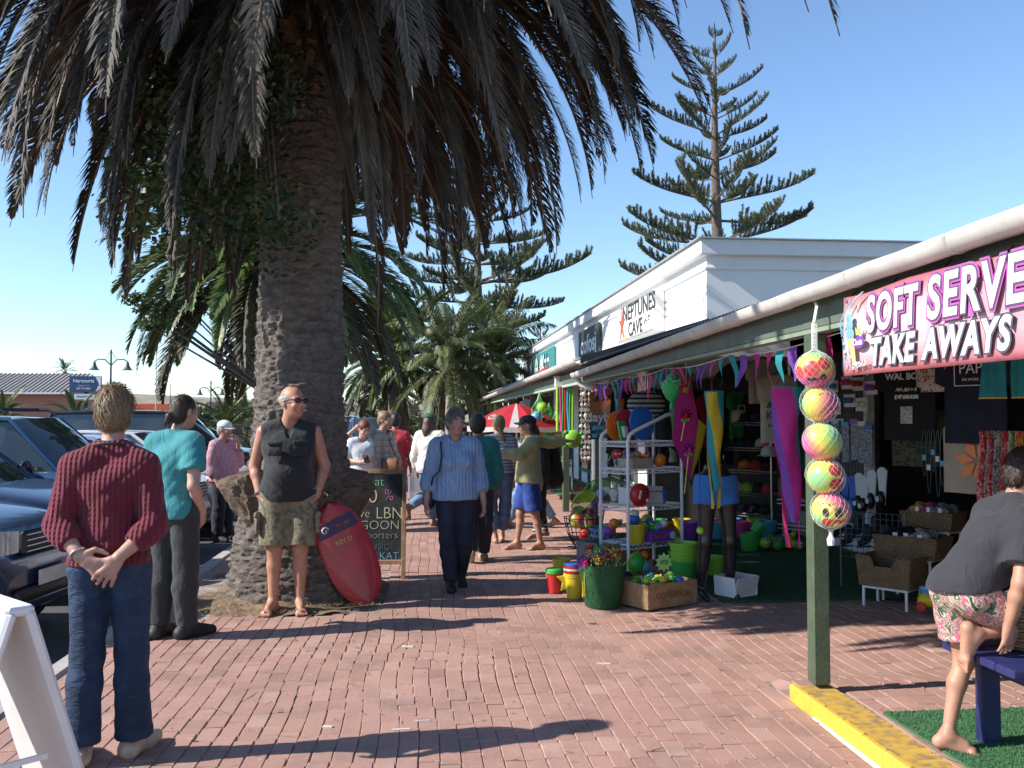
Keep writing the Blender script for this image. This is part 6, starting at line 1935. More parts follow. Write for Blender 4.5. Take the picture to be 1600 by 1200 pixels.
# ---------------------------------------------------------------- things on the pavement
C_ = {n: mat('plastic_' + n, c, .35, var=.06) for n, c in dict(red=(.55, .03, .03), yellow=(.70, .52, .03), green=(.06, .42, .07), lime=(.30, .60, .06), blue=(.04, .16, .55), sky=(.10, .38, .62), orange=(.75, .20, .03), pink=(.75, .06, .30), purple=(.28, .07, .50), teal=(.03, .38, .42), white=(.75, .75, .73), black=(.02, .02, .02), brown=(.18, .09, .04), magenta=(.60, .03, .30)).items()}
def fab(n):
 c = dict(red=(.50, .03, .04), yellow=(.62, .47, .03), green=(.05, .36, .09), teal=(.03, .33, .38), pink=(.70, .05, .26), purple=(.25, .08, .48), lime=(.36, .52, .05), blue=(.04, .15, .45), orange=(.70, .2, .04), white=(.70, .69, .66), black=(.016, .016, .018), navy=(.015, .02, .05), cream=(.55, .50, .40), magenta=(.58, .03, .30))[n]
 if 'fabric_' + n in MATS: return MATS['fabric_' + n]
 k = N('fabric_' + n); v = k.obj()
 k.col(k.ramp(k.noise(v, 10, 3), [(.3, tuple(q * .85 for q in c)), (.7, tuple(min(1, q * 1.12) for q in c))])); k.set(Roughness=.75)
 td = k.n('ShaderNodeBsdfTranslucent'); td.inputs['Color'].default_value = (c[0], c[1], c[2], 1)
 ms = k.n('ShaderNodeMixShader'); ms.inputs[0].default_value = .35
 out = [x for x in k.t.nodes if x.type == 'OUTPUT_MATERIAL'][0]
 k.l(k.b.outputs[0], ms.inputs[1]); k.l(td.outputs[0], ms.inputs[2]); k.l(ms.outputs[0], out.inputs['Surface'])
 MATS['fabric_' + n] = k.m
 return k.m
M_WOOD = mat('raw_wood', (.34, .20, .105), .8, var=.3, vscale=18, bump=.4, bscale=40)
k = N('wicker'); v = k.obj(); s_ = k.n('ShaderNodeSeparateXYZ'); k.l(v, s_.inputs[0])
wv = k.math('MULTIPLY', k.math('SINE', k.math('MULTIPLY', s_.outputs[2], 330)), k.math('SINE', k.math('MULTIPLY', k.math('ADD', s_.outputs[0], s_.outputs[1]), 130)))
k.col(k.mix(k.ramp(wv, [(.0, .75), (.5, 0)]), k.ramp(k.noise(v, 20, 4), [(.3, (.30, .19, .10)), (.7, (.46, .31, .17))]), (.13, .075, .035))); k.set(Roughness=.75); k.bump(wv, .8, .012)
M_WICK = k.m
# chalk board
p = gnd(580, 906); cb = thing('chalk_board', 'black chalk board with coloured chalk lettering in a wooden A frame beside the surfboard', 'sign', (p.x, p.y, 0), R(-3))
TL = R(-9)
def cbm(x, z, y=0): return Vector((x, y + (z - .0) * math.tan(R(9)) , z))
m = MB()
for x in (-.31, .31): m.box((x, .5 * math.tan(R(9)) + .0, .53), (.04, .03, 1.08), (TL, 0, 0), bev=.004)
for z in (.165, 1.045): m.box((0, z * math.tan(R(9)), z), (.62, .028, .04), (TL, 0, 0), bev=.004)
for x in (-.29, .29): m.box((x, .36 - .45 * math.tan(R(9)) * 1.1, .5), (.03, .022, 1.0), (R(12), 0, 0))
m.build('frame', M_WOOD, cb)
k = N('chalk_slate'); v = k.obj(); k.col(k.ramp(k.noise(k.mapping(v, (1, 1, .6)), 6, 6, .7), [(.4, (.016, .017, .017)), (.8, (.075, .078, .078))])); k.set(Roughness=.7)
m = MB(); m.box((0, .605 * math.tan(R(9)), .605), (.58, .012, .84), (TL, 0, 0)); m.build('slate', k.m, cb)
CH = lambda n, c: mat('chalk_' + n, c, .95, var=.35, vscale=90)
for s_, sz, x, z, mm, sx in (('Kat', .125, .02, .945, CH('green', (.30, .62, .35)), 1), ('10', .20, -.05, .80, CH('orange', (.75, .50, .36)), 1), ('%', .155, .16, .81, CH('pink', (.62, .25, .36)), .9),
        ('Save', .12, -.13, .635, CH('yellow', (.55, .55, .35)), 1), ('LBN', .165, .165, .635, CH('yellow', (.55, .55, .35)), .9), ('LAGOON', .125, .0, .52, CH('cream', (.50, .48, .36)), 1),
        ('Supporters', .10, .03, .425, CH('grey', (.36, .40, .36)), 1), ('MUSIC', .085, .05, .31, CH('dimblue', (.14, .22, .30)), 1), ('KAT', .10, .17, .225, CH('blue', (.25, .52, .62)), 1)):
 text('lettering', s_, sz, mm, cb, (x, z * math.tan(R(9)) - .0085, z), (PI / 2 + TL, 0, 0), .001, -.002, sx=sx)
# surfboard leaning on the palm
bt = gnd(578, 944); tp_ = at(511, 786, 7.95)
sbd = thing('surfboard', 'red bodyboard with a purple band leaning against the palm root', 'surfboard', bt)
ax = (tp_ - bt); Ls = ax.length; ax.normalize(); sd = ax.cross(Vector((.25, -1, .25))).normalized(); nr = sd.cross(ax).normalized()
if nr.y > 0: nr = -nr
def bshape(t): return .222 * max(0, 1 - abs(2 * t - 1) ** 2.6) ** .52
def bpt(u, t, off): return ax * (t * Ls) + sd * (u * bshape(t)) + nr * (off * (1 - .6 * abs(u) ** 3))
m = MB()
m.grid(lambda u, t: bpt(math.cos(2 * PI * u), t, .030 * math.sin(2 * PI * u)), 28, 30, 0, True); so = m.build('deck', mat('board_red', (.42, .022, .030), .42, var=.22, vscale=5, coat=.3), sbd, True)
m = MB(); m.grid(lambda u, w: bpt((u - .5) * 1.72, .70 + .13 * w + .02 * u, .034), 12, 4); m.build('band', mat('band_purple', (.055, .03, .085), .5), sbd, True)
RM = Matrix((sd, ax, sd.cross(ax))).transposed()
if (RM @ Vector((0, 0, 1))).dot(nr) < 0: RM = Matrix((-sd, ax, (-sd).cross(ax))).transposed()
def onboard(name, s_, sz, mm, u, t):
 o = text(name, s_, sz, mm, sbd, bpt(0, t, .037) + (RM @ Vector((u, 0, 0))), (0, 0, 0), .0008, .001); o.rotation_euler = RM.to_euler()
onboard('lettering', 'REV D', .055, mat('print_gold', (.55, .42, .12)), 0, .625)
m = MB(); strokes(m, bpt(0, .775, .0365) + RM @ Vector((.05, 0, 0)), RM @ Vector((1, 0, 0)), RM @ Vector((0, 1, 0)), 6, .16, .022, 5, .3); m.build('lettering', mat('print_rust', (.40, .12, .05)), sbd)
m = MB(); m.tube([bpt(0, .77, .038) + RM @ Vector((-.115 + .035 * (1 - a / 9) * math.cos(a), .035 * (1 - a / 9) * math.sin(a), 0)) for a in [i * .5 for i in range(16)]], .006, 5); m.build('swirl_logo', C_['white'], sbd)
# sandwich board in the near corner
ab = thing('sandwich_board', 'white plastic sandwich board with a red poster in the near corner', 'sign', (-1.635, 3.73, 0))
ab.rotation_euler = (0, 0, R(43))
# local: axis along Y, panels lean in X
M_PLASW = mat('plastic_board_white', (.74, .74, .73), .5, var=.05)
for s_ in (-1, 1):
 m = MB(); m.box((s_ * .165, 0, .44), (.035, .62, .93), (0, s_ * R(-17) * -1 * -1, 0), bev=.012)
 pn = m.build('panel', M_PLASW, ab)
m = MB(); m.box((0, 0, .885), (.10, .60, .035), bev=.01); m.build('hinge_cap', M_PLASW, ab)
m = MB(); m.box((-.188, 0, .45), (.006, .55, .80), (0, R(17), 0)); m.build('poster', mat('poster_red', (.55, .04, .045), .5, var=.1), ab)
m = MB(); m.box((.0, -.30, .35), (.20, .012, .02)); m.build('strut', M_PLASW, ab)
# clear display frame
p = gnd(652, 782); db = thing('display_frame', 'white framed clear display stand on the pavement behind the blue sweater', 'display stand', (p.x, p.y, 0))
m = MB()
for x in (-.16, 0.16): m.box((x, 0, .35), (.03, .03, .70))
for z in (.02, .68): m.box((0, 0, z), (.35, .03, .03))
for x in (-.16, .16): m.box((x, .3, .33), (.03, .03, .66)); m.box((x, .15, .66), (.03, .3, .03))
m.build('frame', C_['white'], db)
m = MB(); m.box((0, 0, .35), (.29, .008, .62)); m.build('panel', mat('clear_panel', (.60, .66, .66), .2, alpha=.55), db)
# bench, mat basket
bx, by = 2.47, 3.78
bn = thing('bench', 'navy blue painted wooden bench under the kneeling boy', 'bench', (bx, by, .06))
M_BENCH = mat('bench_blue', (.022, .028, .115), .4, var=.2, vscale=14, bump=.3)
for i in range(4):
 m = MB(); m.box((.74, -.0 + i * .138 - .02, .445), (1.50, .130, .036), bev=.006); m.build('seat_plank', M_BENCH, bn)
for x in (.17, 1.35):
 m = MB(); m.box((x, -.02, .215), (.10, .05, .43), bev=.006); m.build('leg', M_BENCH, bn)
 m = MB(); m.box((x, .38, .215), (.10, .05, .43), bev=.006); m.build('leg', M_BENCH, bn)
 m = MB(); m.box((x, .18, .385), (.05, .56, .08), bev=.012); m.build('crosspiece', M_BENCH, bn)
bm_ = MB()
for x in (.155, .185):
 for z in (.06, .14, .36): bm_.lathe([(.008, .0), (.008, .004), (0, .006)], 8, 0, Matrix.Translation((x, -.046, z)) @ Matrix.Rotation(PI / 2, 4, 'X'))
bm_.build('bolt', M_CHROME, bn)
q = at(1592, 960, 4.28)
bk = thing('straw_basket', 'round woven straw basket on the blue bench in front of the kneeling boy', 'basket', (q.x + .07, q.y, .524))
MB().lathe([(.10, 0), (.15, .02), (.20, .16), (.215, .22), (.20, .215), (.185, .16), (.13, .03), (0, .025)], 28).build('bowl', M_WICK, bk, True)
MB().tube([(.212 * math.cos(a), .212 * math.sin(a), .22) for a in [2 * PI * i / 28 for i in range(29)]], .010, 6).build('rim', M_WICK, bk, True)
# ---------------------------------------------------------------- buckets, crate and rack at the toy stall
def bucket(name, label, loc, r0, r1, h, m_, rim=None, lidm=None, handle=None, group=None):
 t = thing(name, label, 'bucket', loc, 0, group)
 MB().lathe([(r0 * .96, 0), (r0, .01), (r1, h), (r1 * 1.06, h), (r1 * 1.06, h - .015), (r1 * 1.02, h - .015), (r1 * .96, h - .005), (r0 * .9, .02), (0, .02)], 24).build('pail', m_, t, True)
 if lidm: MB().lathe([(r1 * 1.09, h - .012), (r1 * 1.10, h + .016), (r1 * .9, h + .03), (0, h + .03)], 24).build('lid', lidm, t, True)
 if handle: MB().tube([(r1 * 1.05 * math.cos(a), -r1 * .35 * math.sin(a), h - .02 - r1 * .7 * math.sin(a)) for a in [PI * i / 12 for i in range(13)]], .006, 6).build('handle', handle, t, True)
 return t
bucket('toy_bucket', 'red toy bucket with a green lid, leftmost on the bricks', gnd(866, 926), .060, .075, .19, C_['red'], lidm=C_['green'], handle=C_['white'])
p = gnd(897, 934); t = bucket('toy_bucket', 'stack of nested toy buckets topped blue and red with a yellow star bucket', p, .065, .085, .20, C_['yellow'])
for i, n_ in enumerate(('yellow', 'red', 'white', 'red', 'blue')): MB().lathe([(.085, .20 + i * .022), (.094, .20 + i * .022), (.096, .218 + i * .022), (.085, .218 + i * .022)], 24).build('rim', C_[n_], t, True)
p = gnd(887, 922, .06); t = thing('sand_mould', 'yellow star shaped sand mould hung on the nested buckets', 'toy', (p.x, p.y - .02, .06))
m = MB(); pts = [((.11 if i % 2 == 0 else .055) * math.cos(i * PI / 5 + .3), 0, .09 + (.11 if i % 2 == 0 else .055) * math.sin(i * PI / 5 + .3)) for i in range(10)]; m.prism(pts, (0, -.035, 0)); m.build('star', C_['yellow'], t)
p = gnd(877, 905); bucket('toy_bucket', 'flat yellow toy bucket behind the red one', (p.x, p.y, 0), .07, .09, .2, C_['yellow'])
p = gnd(941, 947); gb = thing('turf_bucket', 'tall green turf covered tub full of shiny pinwheels', 'tub', p)
MB().lathe([(.135, 0), (.145, .01), (.20, .36), (.205, .36), (.19, .34), (0, .30)], 28).build('tub', mat('turf_tub', (.03, .12, .045), .95, var=.4, vscale=90, bump=1, bscale=220), gb, True)
tf = MB(); rt = random.Random(4)
for i in range(2600):
 a = rt.random() * 6.28; z = rt.random() * .35; r_ = .145 + .055 * z / .36; c = Vector((r_ * math.cos(a), r_ * math.sin(a), z)); d = Vector((math.cos(a), math.sin(a), rt.uniform(-.6, .6))) * .011; n_ = Vector((-math.sin(a), math.cos(a), 0)) * .003
 tf.add([c - n_, c + n_, c + d], [(0, 1, 2)])
tag(tf.build('pile', mat('turf_tub', (.03, .12, .045)), gb), kind='stuff')
M_FOIL = {n: mat('foil_' + n, c, .18, .85, var=.2) for n, c in dict(pink=(.8, .1, .4), red=(.8, .06, .08), gold=(.7, .5, .12), purple=(.4, .15, .65), green=(.15, .6, .25), copper=(.55, .25, .12)).items()}
def pinwheel_mesh(cn):
 m = MB()
 for i in range(8):
  a = i * PI / 4; c, s = math.cos(a), math.sin(a); c2, s2 = math.cos(a + .75), math.sin(a + .75)
  m.add([(0, 0, 0), (.055 * c, .0, .055 * s), (.06 * math.cos(a + .4), -.022, .06 * math.sin(a + .4)), (.022 * c2, -.02, .022 * s2)], [(0, 1, 2, 3)])
 m.ball((0, -.012, 0), .012, 8, 6)
 return m.mesh('vane', M_FOIL[cn])
PW = {n: pinwheel_mesh(n) for n in M_FOIL}
st_me = MB().tube([(0, .01, 0), (0, .02, -.30)], .004, 5).mesh('stick', C_['yellow'])
for i, (dx, dy, dz, cn) in enumerate(((-.16, -.10, .40, 'pink'), (-.17, -.05, .38, 'purple'), (-.05, -.12, .42, 'gold'), (.03, -.12, .41, 'copper'), (.10, -.08, .44, 'gold'), (.15, -.03, .42, 'copper'), (-.02, .02, .47, 'green'), (.07, .05, .46, 'gold'), (-.09, .03, .46, 'copper'), (.02, -.05, .43, 'purple'))):
 lab = ('pink foil pinwheel at the left rim of the turf tub', 'purple foil pinwheel beside the pink one in the turf tub', 'gold pinwheel at the front rim of the turf tub', 'copper pinwheel at the front rim of the turf tub', 'gold pinwheel to the right in the turf tub', 'copper pinwheel at the right rim of the turf tub', 'green foil pinwheel standing highest in the turf tub', 'gold pinwheel at the back of the turf tub', 'copper pinwheel at the back of the turf tub', 'purple pinwheel in the middle of the turf tub')[i]
 t = thing('pinwheel', lab, 'pinwheel', p + Vector((dx, dy, dz)), rt.uniform(-.6, .6), 'pinwheels in the turf tub')
 link('vane', PW[cn], t); link('stick', st_me, t)
p2 = gnd(1030, 950); cr = thing('wooden_crate', 'open wooden crate of small green toys in front of the white rack', 'crate', (p2.x + .02, p2.y + .18, 0), R(28))
for (c, d) in (((0, -.20, .11), (.56, .018, .20)), ((0, .20, .11), (.56, .018, .20)), ((-.27, 0, .11), (.018, .385, .20)), ((.27, 0, .11), (.018, .385, .20)), ((0, 0, .015), (.53, .385, .02))):
 MB().box(c, d, bev=.004).build('plank', M_WOOD, cr)
text('lettering', 'GOVERNOR', .07, mat('crate_print', (.12, .06, .03)), cr, (0, -.2105, .11), (PI / 2, 0, 0), .0005)
rq = random.Random(8)
def toy_pile(label, center, ext, n, cols, seed, group, sz=.035, rz=0):
 r_ = random.Random(seed); seen = {}
 for i in range(n):
  q = Matrix.Rotation(rz, 3, 'Z') @ Vector((r_.uniform(-ext[0], ext[0]), r_.uniform(-ext[1], ext[1]), r_.uniform(0, ext[2]))); cn = r_.choice(cols)
  lb = label % (cn, ('smooth', 'spiky', 'four legged', 'cup shaped')[i % 4]); j_ = seen[lb] = seen.get(lb, 0) + 1
  if j_ > 1: lb = ('smaller ', 'second ', 'third ', 'fourth ', 'fifth ', 'sixth ', 'last ')[min(j_ - 2, 6)] + lb
  t = thing('toy', lb, 'toy', Vector(center) + q, r_.random() * 6.28, group)
  m = MB(); s_ = sz * r_.uniform(.8, 1.25)
  if i % 4 == 0: m.ball((0, 0, s_), (s_, s_, s_), 10, 8)
  elif i % 4 == 1:
   m.ball((0, 0, s_), s_ * .75, 8, 6)
   for j in range(12):
    d = Vector((r_.gauss(0, 1), r_.gauss(0, 1), r_.gauss(0, 1))).normalized(); m.tube([Vector((0, 0, s_)) + d * s_ * .6, Vector((0, 0, s_)) + d * s_ * 1.25], [s_ * .2, .001], 5)
  elif i % 4 == 2:
   m.ball((0, 0, s_), (s_ * 1.3, s_ * .8, s_ * .8), 10, 7); m.ball((s_ * 1.2, 0, s_ * 1.6), s_ * .5, 8, 6); m.tube([(-s_, 0, s_), (-s_ * 2, 0, s_ * .6)], [s_ * .4, .002], 6)
   for a, b in ((.6, .5), (.6, -.5), (-.6, .5), (-.6, -.5)): m.tube([(a * s_, b * s_, s_ * .7), (a * s_, b * s_, 0)], s_ * .25, 5)
  else: m.lathe([(s_ * .7, 0), (s_, s_ * 1.2), (s_ * 1.05, s_ * 1.2), (s_ * .9, s_ * 1.1), (0, .2 * s_)], 12)
  m.build('shell', C_[cn], t, True)
  e = MB(); e.ball((s_ * .35, -s_ * .85, s_ * 1.2), s_ * .2, 6, 5); e.ball((-s_ * .35, -s_ * .85, s_ * 1.2), s_ * .2, 6, 5); e.build('eye', C_['white'], t, True)
toy_pile('%s %s toy lying in the wooden crate', (cr.location.x, cr.location.y, .10), (.22, .14, .10), 34, ('green', 'lime', 'lime', 'green', 'teal', 'yellow', 'blue'), 3, 'toys heaped in the wooden crate', .034, R(28))
t = thing('price_tag', 'lime starburst price tag standing up in the wooden crate', 'price tag', Vector((cr.location.x, cr.location.y, .33)) + Vector((.10, .12, 0)), R(10))
m = MB(); m.prism([((.085 if i % 2 else .06) * math.cos(i * PI / 10), 0, (.085 if i % 2 else .06) * math.sin(i * PI / 10)) for i in range(20)], (0, -.004, 0)); m.build('card', mat('card_lime', (.40, .62, .20), .7), t)
m = MB(); strokes(m, (0, -.0055, .0), (1, 0, 0), (0, 0, 1), 3, .07, .04, 2, .2); m.build('lettering', C_['green'], t)
MB().tube([(0, 0, -.06), (0, 0, -.2)], .004, 5).build('stick', M_WOOD, t)
# white wire rack
pa, pb = gnd(982, 905), gnd(1066, 893)
rk = thing('wire_rack', 'white tubular rack with wire shelves crowded with beach toys', 'rack', (pa.x, pa.y, 0), math.atan2(pb.y - pa.y, pb.x - pa.x))
RW, RDp = (pb - pa).length, .40
def rt_(pts, r=.017): return MB().tube(pts, r, 8)
HS = 1.33
for x in (0, RW):
 for y in (0, RDp): rt_([(x, y, .08), (x, y, 1.36 if x == 0 else 1.52)]).build('post', M_WIRE, rk, True)
top = MB()
top.tube([(0, .0, 1.35), (RW * .03, 0, 1.41), (RW * .12, 0, 1.45), (RW * .72, 0, 1.61), (RW * .88, 0, 1.625), (RW * .97, 0, 1.60), (RW, 0, 1.51)], .019, 8)
top.tube([(0, RDp, 1.35), (RW * .03, RDp, 1.41), (RW * .12, RDp, 1.45), (RW * .72, RDp, 1.61), (RW * .88, RDp, 1.625), (RW * .97, RDp, 1.60), (RW, RDp, 1.51)], .019, 8)
top.build('handle_bar', M_WIRE, rk, True)
SH = (.33, .70, 1.07, 1.34)
for z in SH:
 f = MB()
 for y in (0, RDp): f.tube([(0, y, z), (RW, y, z)], .007, 6); f.tube([(0, y, z - .045), (RW, y, z - .045)], .006, 6)
 for x in (0, RW): f.tube([(x, 0, z), (x, RDp, z)], .007, 6); f.tube([(x, 0, z - .045), (x, RDp, z - .045)], .006, 6)
 fr = f.build('shelf', M_WIRE, rk, True)
 w_ = MB()
 for i in range(18): w_.tube([(RW * (i + .5) / 18, 0, z + .002), (RW * (i + .5) / 18, RDp, z + .002)], .003, 4)
 n_ = 11
 for y in (0, RDp): w_.tube([(RW * i / (2 * n_), y, z - (.045 if i % 2 else 0)) for i in range(2 * n_ + 1)], .0035, 4)
 for x in (0, RW): w_.tube([(x, RDp * i / (2 * n_), z - (.045 if i % 2 else 0)) for i in range(2 * n_ + 1)], .0035, 4)
 tag(w_.build('shelf_wire', M_WIRE, fr), kind='stuff')
for x in (0, RW):
 for y in (0, RDp):
  MB().lathe([(.035, -.012), (.04, 0), (.035, .012)], 14, 0, Matrix.Translation((x, y, .04)) @ Matrix.Rotation(PI / 2, 4, 'Y')).build('caster', M_BLACK, rk, True)
RM4 = Matrix.Translation(rk.location) @ Matrix.Rotation(rk.rotation_euler.z, 4, 'Z')
def onrack(x, y, z): return RM4 @ Vector((x, y, z))
rz0 = rk.rotation_euler.z
def disc(label, x, y, z, r, cn, tilt):
 t = thing('disc', label, 'bat disc', onrack(x, y, z), rz0); m = MB(); m.lathe([(r * .9, -.012), (r, -.004), (r, .006), (r * .9, .012), (0, .010)], 30, 0, Matrix.Translation((0, 0, r)) @ Matrix.Rotation(PI / 2 + tilt, 4, 'X')); m.build('plate', C_[cn], t, True)
 MB().tube([(r * .93 * math.cos(a), .0 - .006, r + r * .93 * math.sin(a)) for a in [2 * PI * i / 26 for i in range(27)]], .006, 5).build('rim', C_[cn], t, True)
disc('large round blue disc on the top shelf of the white rack', .34, .15, 1.35, .175, 'blue', R(-6)); disc('red disc behind the blue one on the top shelf', .26, .30, 1.35, .16, 'red', R(-6)); disc('orange disc farthest back on the top shelf', .21, .38, 1.35, .15, 'orange', 0)
t = thing('toy_pack', 'green and white carded toy pack on the top shelf', 'toy pack', onrack(.12, .2, 1.35), rz0 + .2); MB().box((0, 0, .10), (.13, .02, .2), (R(-12), 0, 0)).build('card', C_['green'], t); MB().box((0, -.03, .09), (.09, .03, .12), (R(-12), 0, 0), bev=.01).build('bubble', C_['white'], t, True)
def wbasket(label, loc, sx, sy, h, m_, rz, mm=None):
 t = thing('basket', label, 'basket', loc, rz)
 for (c, d) in (((0, -sy / 2, h / 2), (sx, .014, h)), ((0, sy / 2, h / 2), (sx, .014, h)), ((-sx / 2, 0, h / 2), (.014, sy - .016, h)), ((sx / 2, 0, h / 2), (.014, sy - .016, h))): MB().box(c, d, bev=.004).build('side', m_, t)
 MB().box((0, 0, .008), (sx - .02, sy - .02, .014)).build('base', m_, t)
 f = MB(); f.tube([(-sx / 2, -sy / 2, h), (sx / 2, -sy / 2, h), (sx / 2, sy / 2, h), (-sx / 2, sy / 2, h), (-sx / 2, -sy / 2, h)], .010, 6); f.build('rim', m_, t, True)
 return t
wbasket('small woven basket of orange toys on the second shelf', onrack(.26, .16, 1.075), .30, .2, .09, mat('basket_white', (.45, .38, .30), .8, var=.3, vscale=60), rz0)
toy_pile('%s %s toy in the small woven basket on the rack', onrack(.27, .16, 1.12), (.11, .07, .05), 7, ('orange', 'red', 'orange', 'sky'), 5, 'toys in the small basket on the rack', .035)
toy_pile('%s %s toy on the second shelf of the rack', onrack(.10, .30, 1.08), (.08, .2, .03), 6, ('orange', 'sky', 'white', 'blue', 'black'), 6, 'toys loose on the second shelf', .04)
t = thing('plush_toy', 'round orange and black plush at the right end of the second shelf', 'plush toy', onrack(.56, .12, 1.075), rz0); MB().ball((0, 0, .07), (.075, .07, .07), 14, 10).build('body', C_['orange'], t, True); MB().ball((.0, 0, .09), (.078, .03, .05), 12, 8).build('stripe', C_['black'], t, True)
t = thing('cap', 'grey black cap lying on the second shelf', 'cap', onrack(.44, .25, 1.075), rz0); MB().lathe([(.10, 0), (.095, .05), (.06, .10), (0, .115)], 16).build('crown', C_['black'], t, True)
t = thing('plush_toy', 'big round red plush head with a jagged mouth on the third shelf', 'plush toy', onrack(.14, -.02, .705), rz0); m = MB(); m.ball((0, 0, .115), (.125, .07, .115), 18, 12); m.build('head', C_['red'], t, True)
m = MB(); m.box((-.06, -.07, .12), (.03, .012, .09), (0, .3, 0), bev=.004); m.ball((.04, -.066, .06), (.02, .012, .02), 8, 6); m.build('mouth', C_['white'], t, True); MB().ball((.03, -.068, .15), (.018, .012, .022), 8, 6).build('eye', C_['black'], t, True)
t = thing('carton', 'flat white carton on the third shelf behind the red plush', 'carton', onrack(.33, .16, .705), rz0); MB().box((0, 0, .09), (.42, .22, .17), bev=.004).build('box', C_['white'], t); MB().box((.0, -.112, .13), (.40, .003, .012)).build('tape', M_WOOD, t)
bucket('toy_bucket', 'small blue toy bucket with a pink handle on the third shelf', onrack(.56, .10, .705), .05, .065, .13, C_['blue'], handle=C_['pink'])
toy_pile('%s %s toy at the back of the third shelf', onrack(.3, .42, .71), (.25, .12, .08), 10, ('brown', 'red', 'purple', 'white', 'sky'), 16, 'toys at the back of the third shelf', .045)
bucket('toy_bucket', 'bright yellow castle bucket on the lowest shelf of the rack', onrack(.16, .06, .335), .085, .105, .19, C_['yellow'])
t = thing('toy_ball', 'blue and white toy sitting on top of the yellow castle bucket', 'ball', onrack(.15, .07, .53), rz0); MB().ball((0, 0, .04), .06, 12, 8).build('ball', C_['blue'], t, True); MB().ball((0, -.01, .10), (.045, .045, .04), 12, 8).build('cap', C_['white'], t, True)
toy_pile('%s %s toy animal along the lowest shelf', onrack(.42, .12, .42), (.16, .07, .06), 14, ('green', 'blue', 'lime', 'green', 'sky', 'white'), 12, 'toy animals on the lowest shelf', .040)
t = thing('toy_box', 'long printed toy truck box on the lowest shelf', 'toy box', onrack(.46, .02, .335), rz0); MB().box((0, 0, .055), (.34, .10, .11), bev=.003).build('box', C_['purple'], t); MB().lathe([(.035, 0), (.04, .008), (0, .01)], 16, 0, Matrix.Translation((.12, -.055, .055)) @ Matrix.Rotation(PI / 2, 4, 'X')).build('wheel', C_['white'], t, True); m = MB(); strokes(m, (-.05, -.0515, .055), (1, 0, 0), (0, 0, 1), 7, .18, .03, 3, .2); m.build('lettering', C_['orange'], t)
toy_pile('%s %s toy jumbled at the back of the second shelf', onrack(.35, .30, 1.08), (.2, .08, .08), 10, ('red', 'orange', 'blue', 'yellow', 'black', 'green'), 41, 'toys jumbled at the back of the second shelf', .05)
toy_pile('%s %s toy jumbled at the back of the lowest shelf', onrack(.3, .28, .34), (.24, .10, .14), 16, ('red', 'green', 'blue', 'purple', 'orange', 'lime'), 43, 'toys jumbled at the back of the lowest shelf', .05)
t = wbasket('grey wire crate standing under the rack', onrack(-.02, .32, .09), .40, .40, .24, mat('crate_grey', (.16, .17, .19), .5), rz0)
for i, (cn, x, y, z, r_) in enumerate((('green', .08, -.02, .05, .10), ('sky', .14, -.08, .06, .06), ('orange', .20, -.02, .17, .045), ('red', .3, .1, .12, .08), ('teal', .36, .2, .08, .09))):
 t = thing('beach_toy', '%s %s toy under the rack above the crate' % (cn, ('big round', 'small', 'bobble', 'middling', 'shaded')[i]), 'toy', onrack(x, y, z), rz0, 'toys under the rack'); MB().ball((0, 0, r_), r_, 14, 10).build('ball', C_[cn], t, True); MB().tube([(r_ * 1.0 * math.cos(a), 0, r_ + r_ * math.sin(a)) for a in [2 * PI * j / 20 for j in range(21)]], r_ * .12, 5).build('seam', C_['yellow'], t, True)
# baskets, nets and balls left of the rack
p = gnd(912, 858); t = thing('wire_basket', 'black wire basket heaped with coloured balls left of the rack', 'basket', (p.x, p.y, .02))
w_ = MB()
for i in range(20):
 a = 2 * PI * i / 20; w_.tube([(.10 * math.cos(a), .10 * math.sin(a), 0), (.19 * math.cos(a), .19 * math.sin(a), .16), (.24 * math.cos(a), .24 * math.sin(a), .36)], .004, 4)
for r_, z in ((.10, 0), (.155, .08), (.19, .16), (.22, .26), (.24, .36)): w_.tube([(r_ * math.cos(a), r_ * math.sin(a), z) for a in [2 * PI * i / 26 for i in range(27)]], .006, 5)
w_.build('wire_bowl', M_BLACK, t, True)
k = N('rainbow'); v = k.obj(); k.col(k.ramp(k.noise(v, 7, 1, .4, .6), [(.32, (.70, .05, .35)), (.42, (.75, .25, .03)), (.5, (.75, .55, .05)), (.58, (.15, .5, .12)), (.68, (.30, .08, .5))])); k.set(Roughness=.35); M_RAIN = k.m
k = N('rainbow_bands'); v = k.obj(); sx_ = k.n('ShaderNodeSeparateXYZ'); k.l(k.mapping(v, (1, 1, 1), (.4, .5, 0)), sx_.inputs[0]); k.col(k.ramp(k.math('ADD', k.math('MULTIPLY', sx_.outputs[2], 4.5), .5), [(.08, (.62, .12, .50)), (.28, (.72, .10, .30)), (.46, (.80, .32, .16)), (.62, (.80, .62, .10)), (.80, (.50, .66, .12)), (.97, (.12, .55, .35))])); k.set(Roughness=.4); k.bump(k.noise(v, 90, 3), .1, .004); M_BANDS = k.m
rb_ = random.Random(6)
for i, (dx, dy, dz, r_, cn) in enumerate(((-.09, -.06, .34, .105, 'r'), (.06, -.10, .32, .10, 'r'), (.14, .02, .30, .095, 'green'), (-.04, .09, .40, .095, 'purple'), (.0, -.11, .17, .08, 'red'), (.07, .1, .38, .09, 'orange'))):
 t2 = thing('ball', '%s ball in the black wire basket' % ('rainbow ball at the left', 'rainbow ball at the front', 'green', 'purple', 'deep red low', 'orange')[i], 'ball', (p.x + dx, p.y + dy, dz + .02), rb_.random() * 6, 'balls in the black wire basket')
 MB().ball((0, 0, 0), r_, 18, 12).build('ball', M_RAIN if cn == 'r' else C_[cn], t2, True); MB().ball((0, 0, r_ * .97), r_ * .12, 8, 6).build('valve', C_['white'], t2, True)
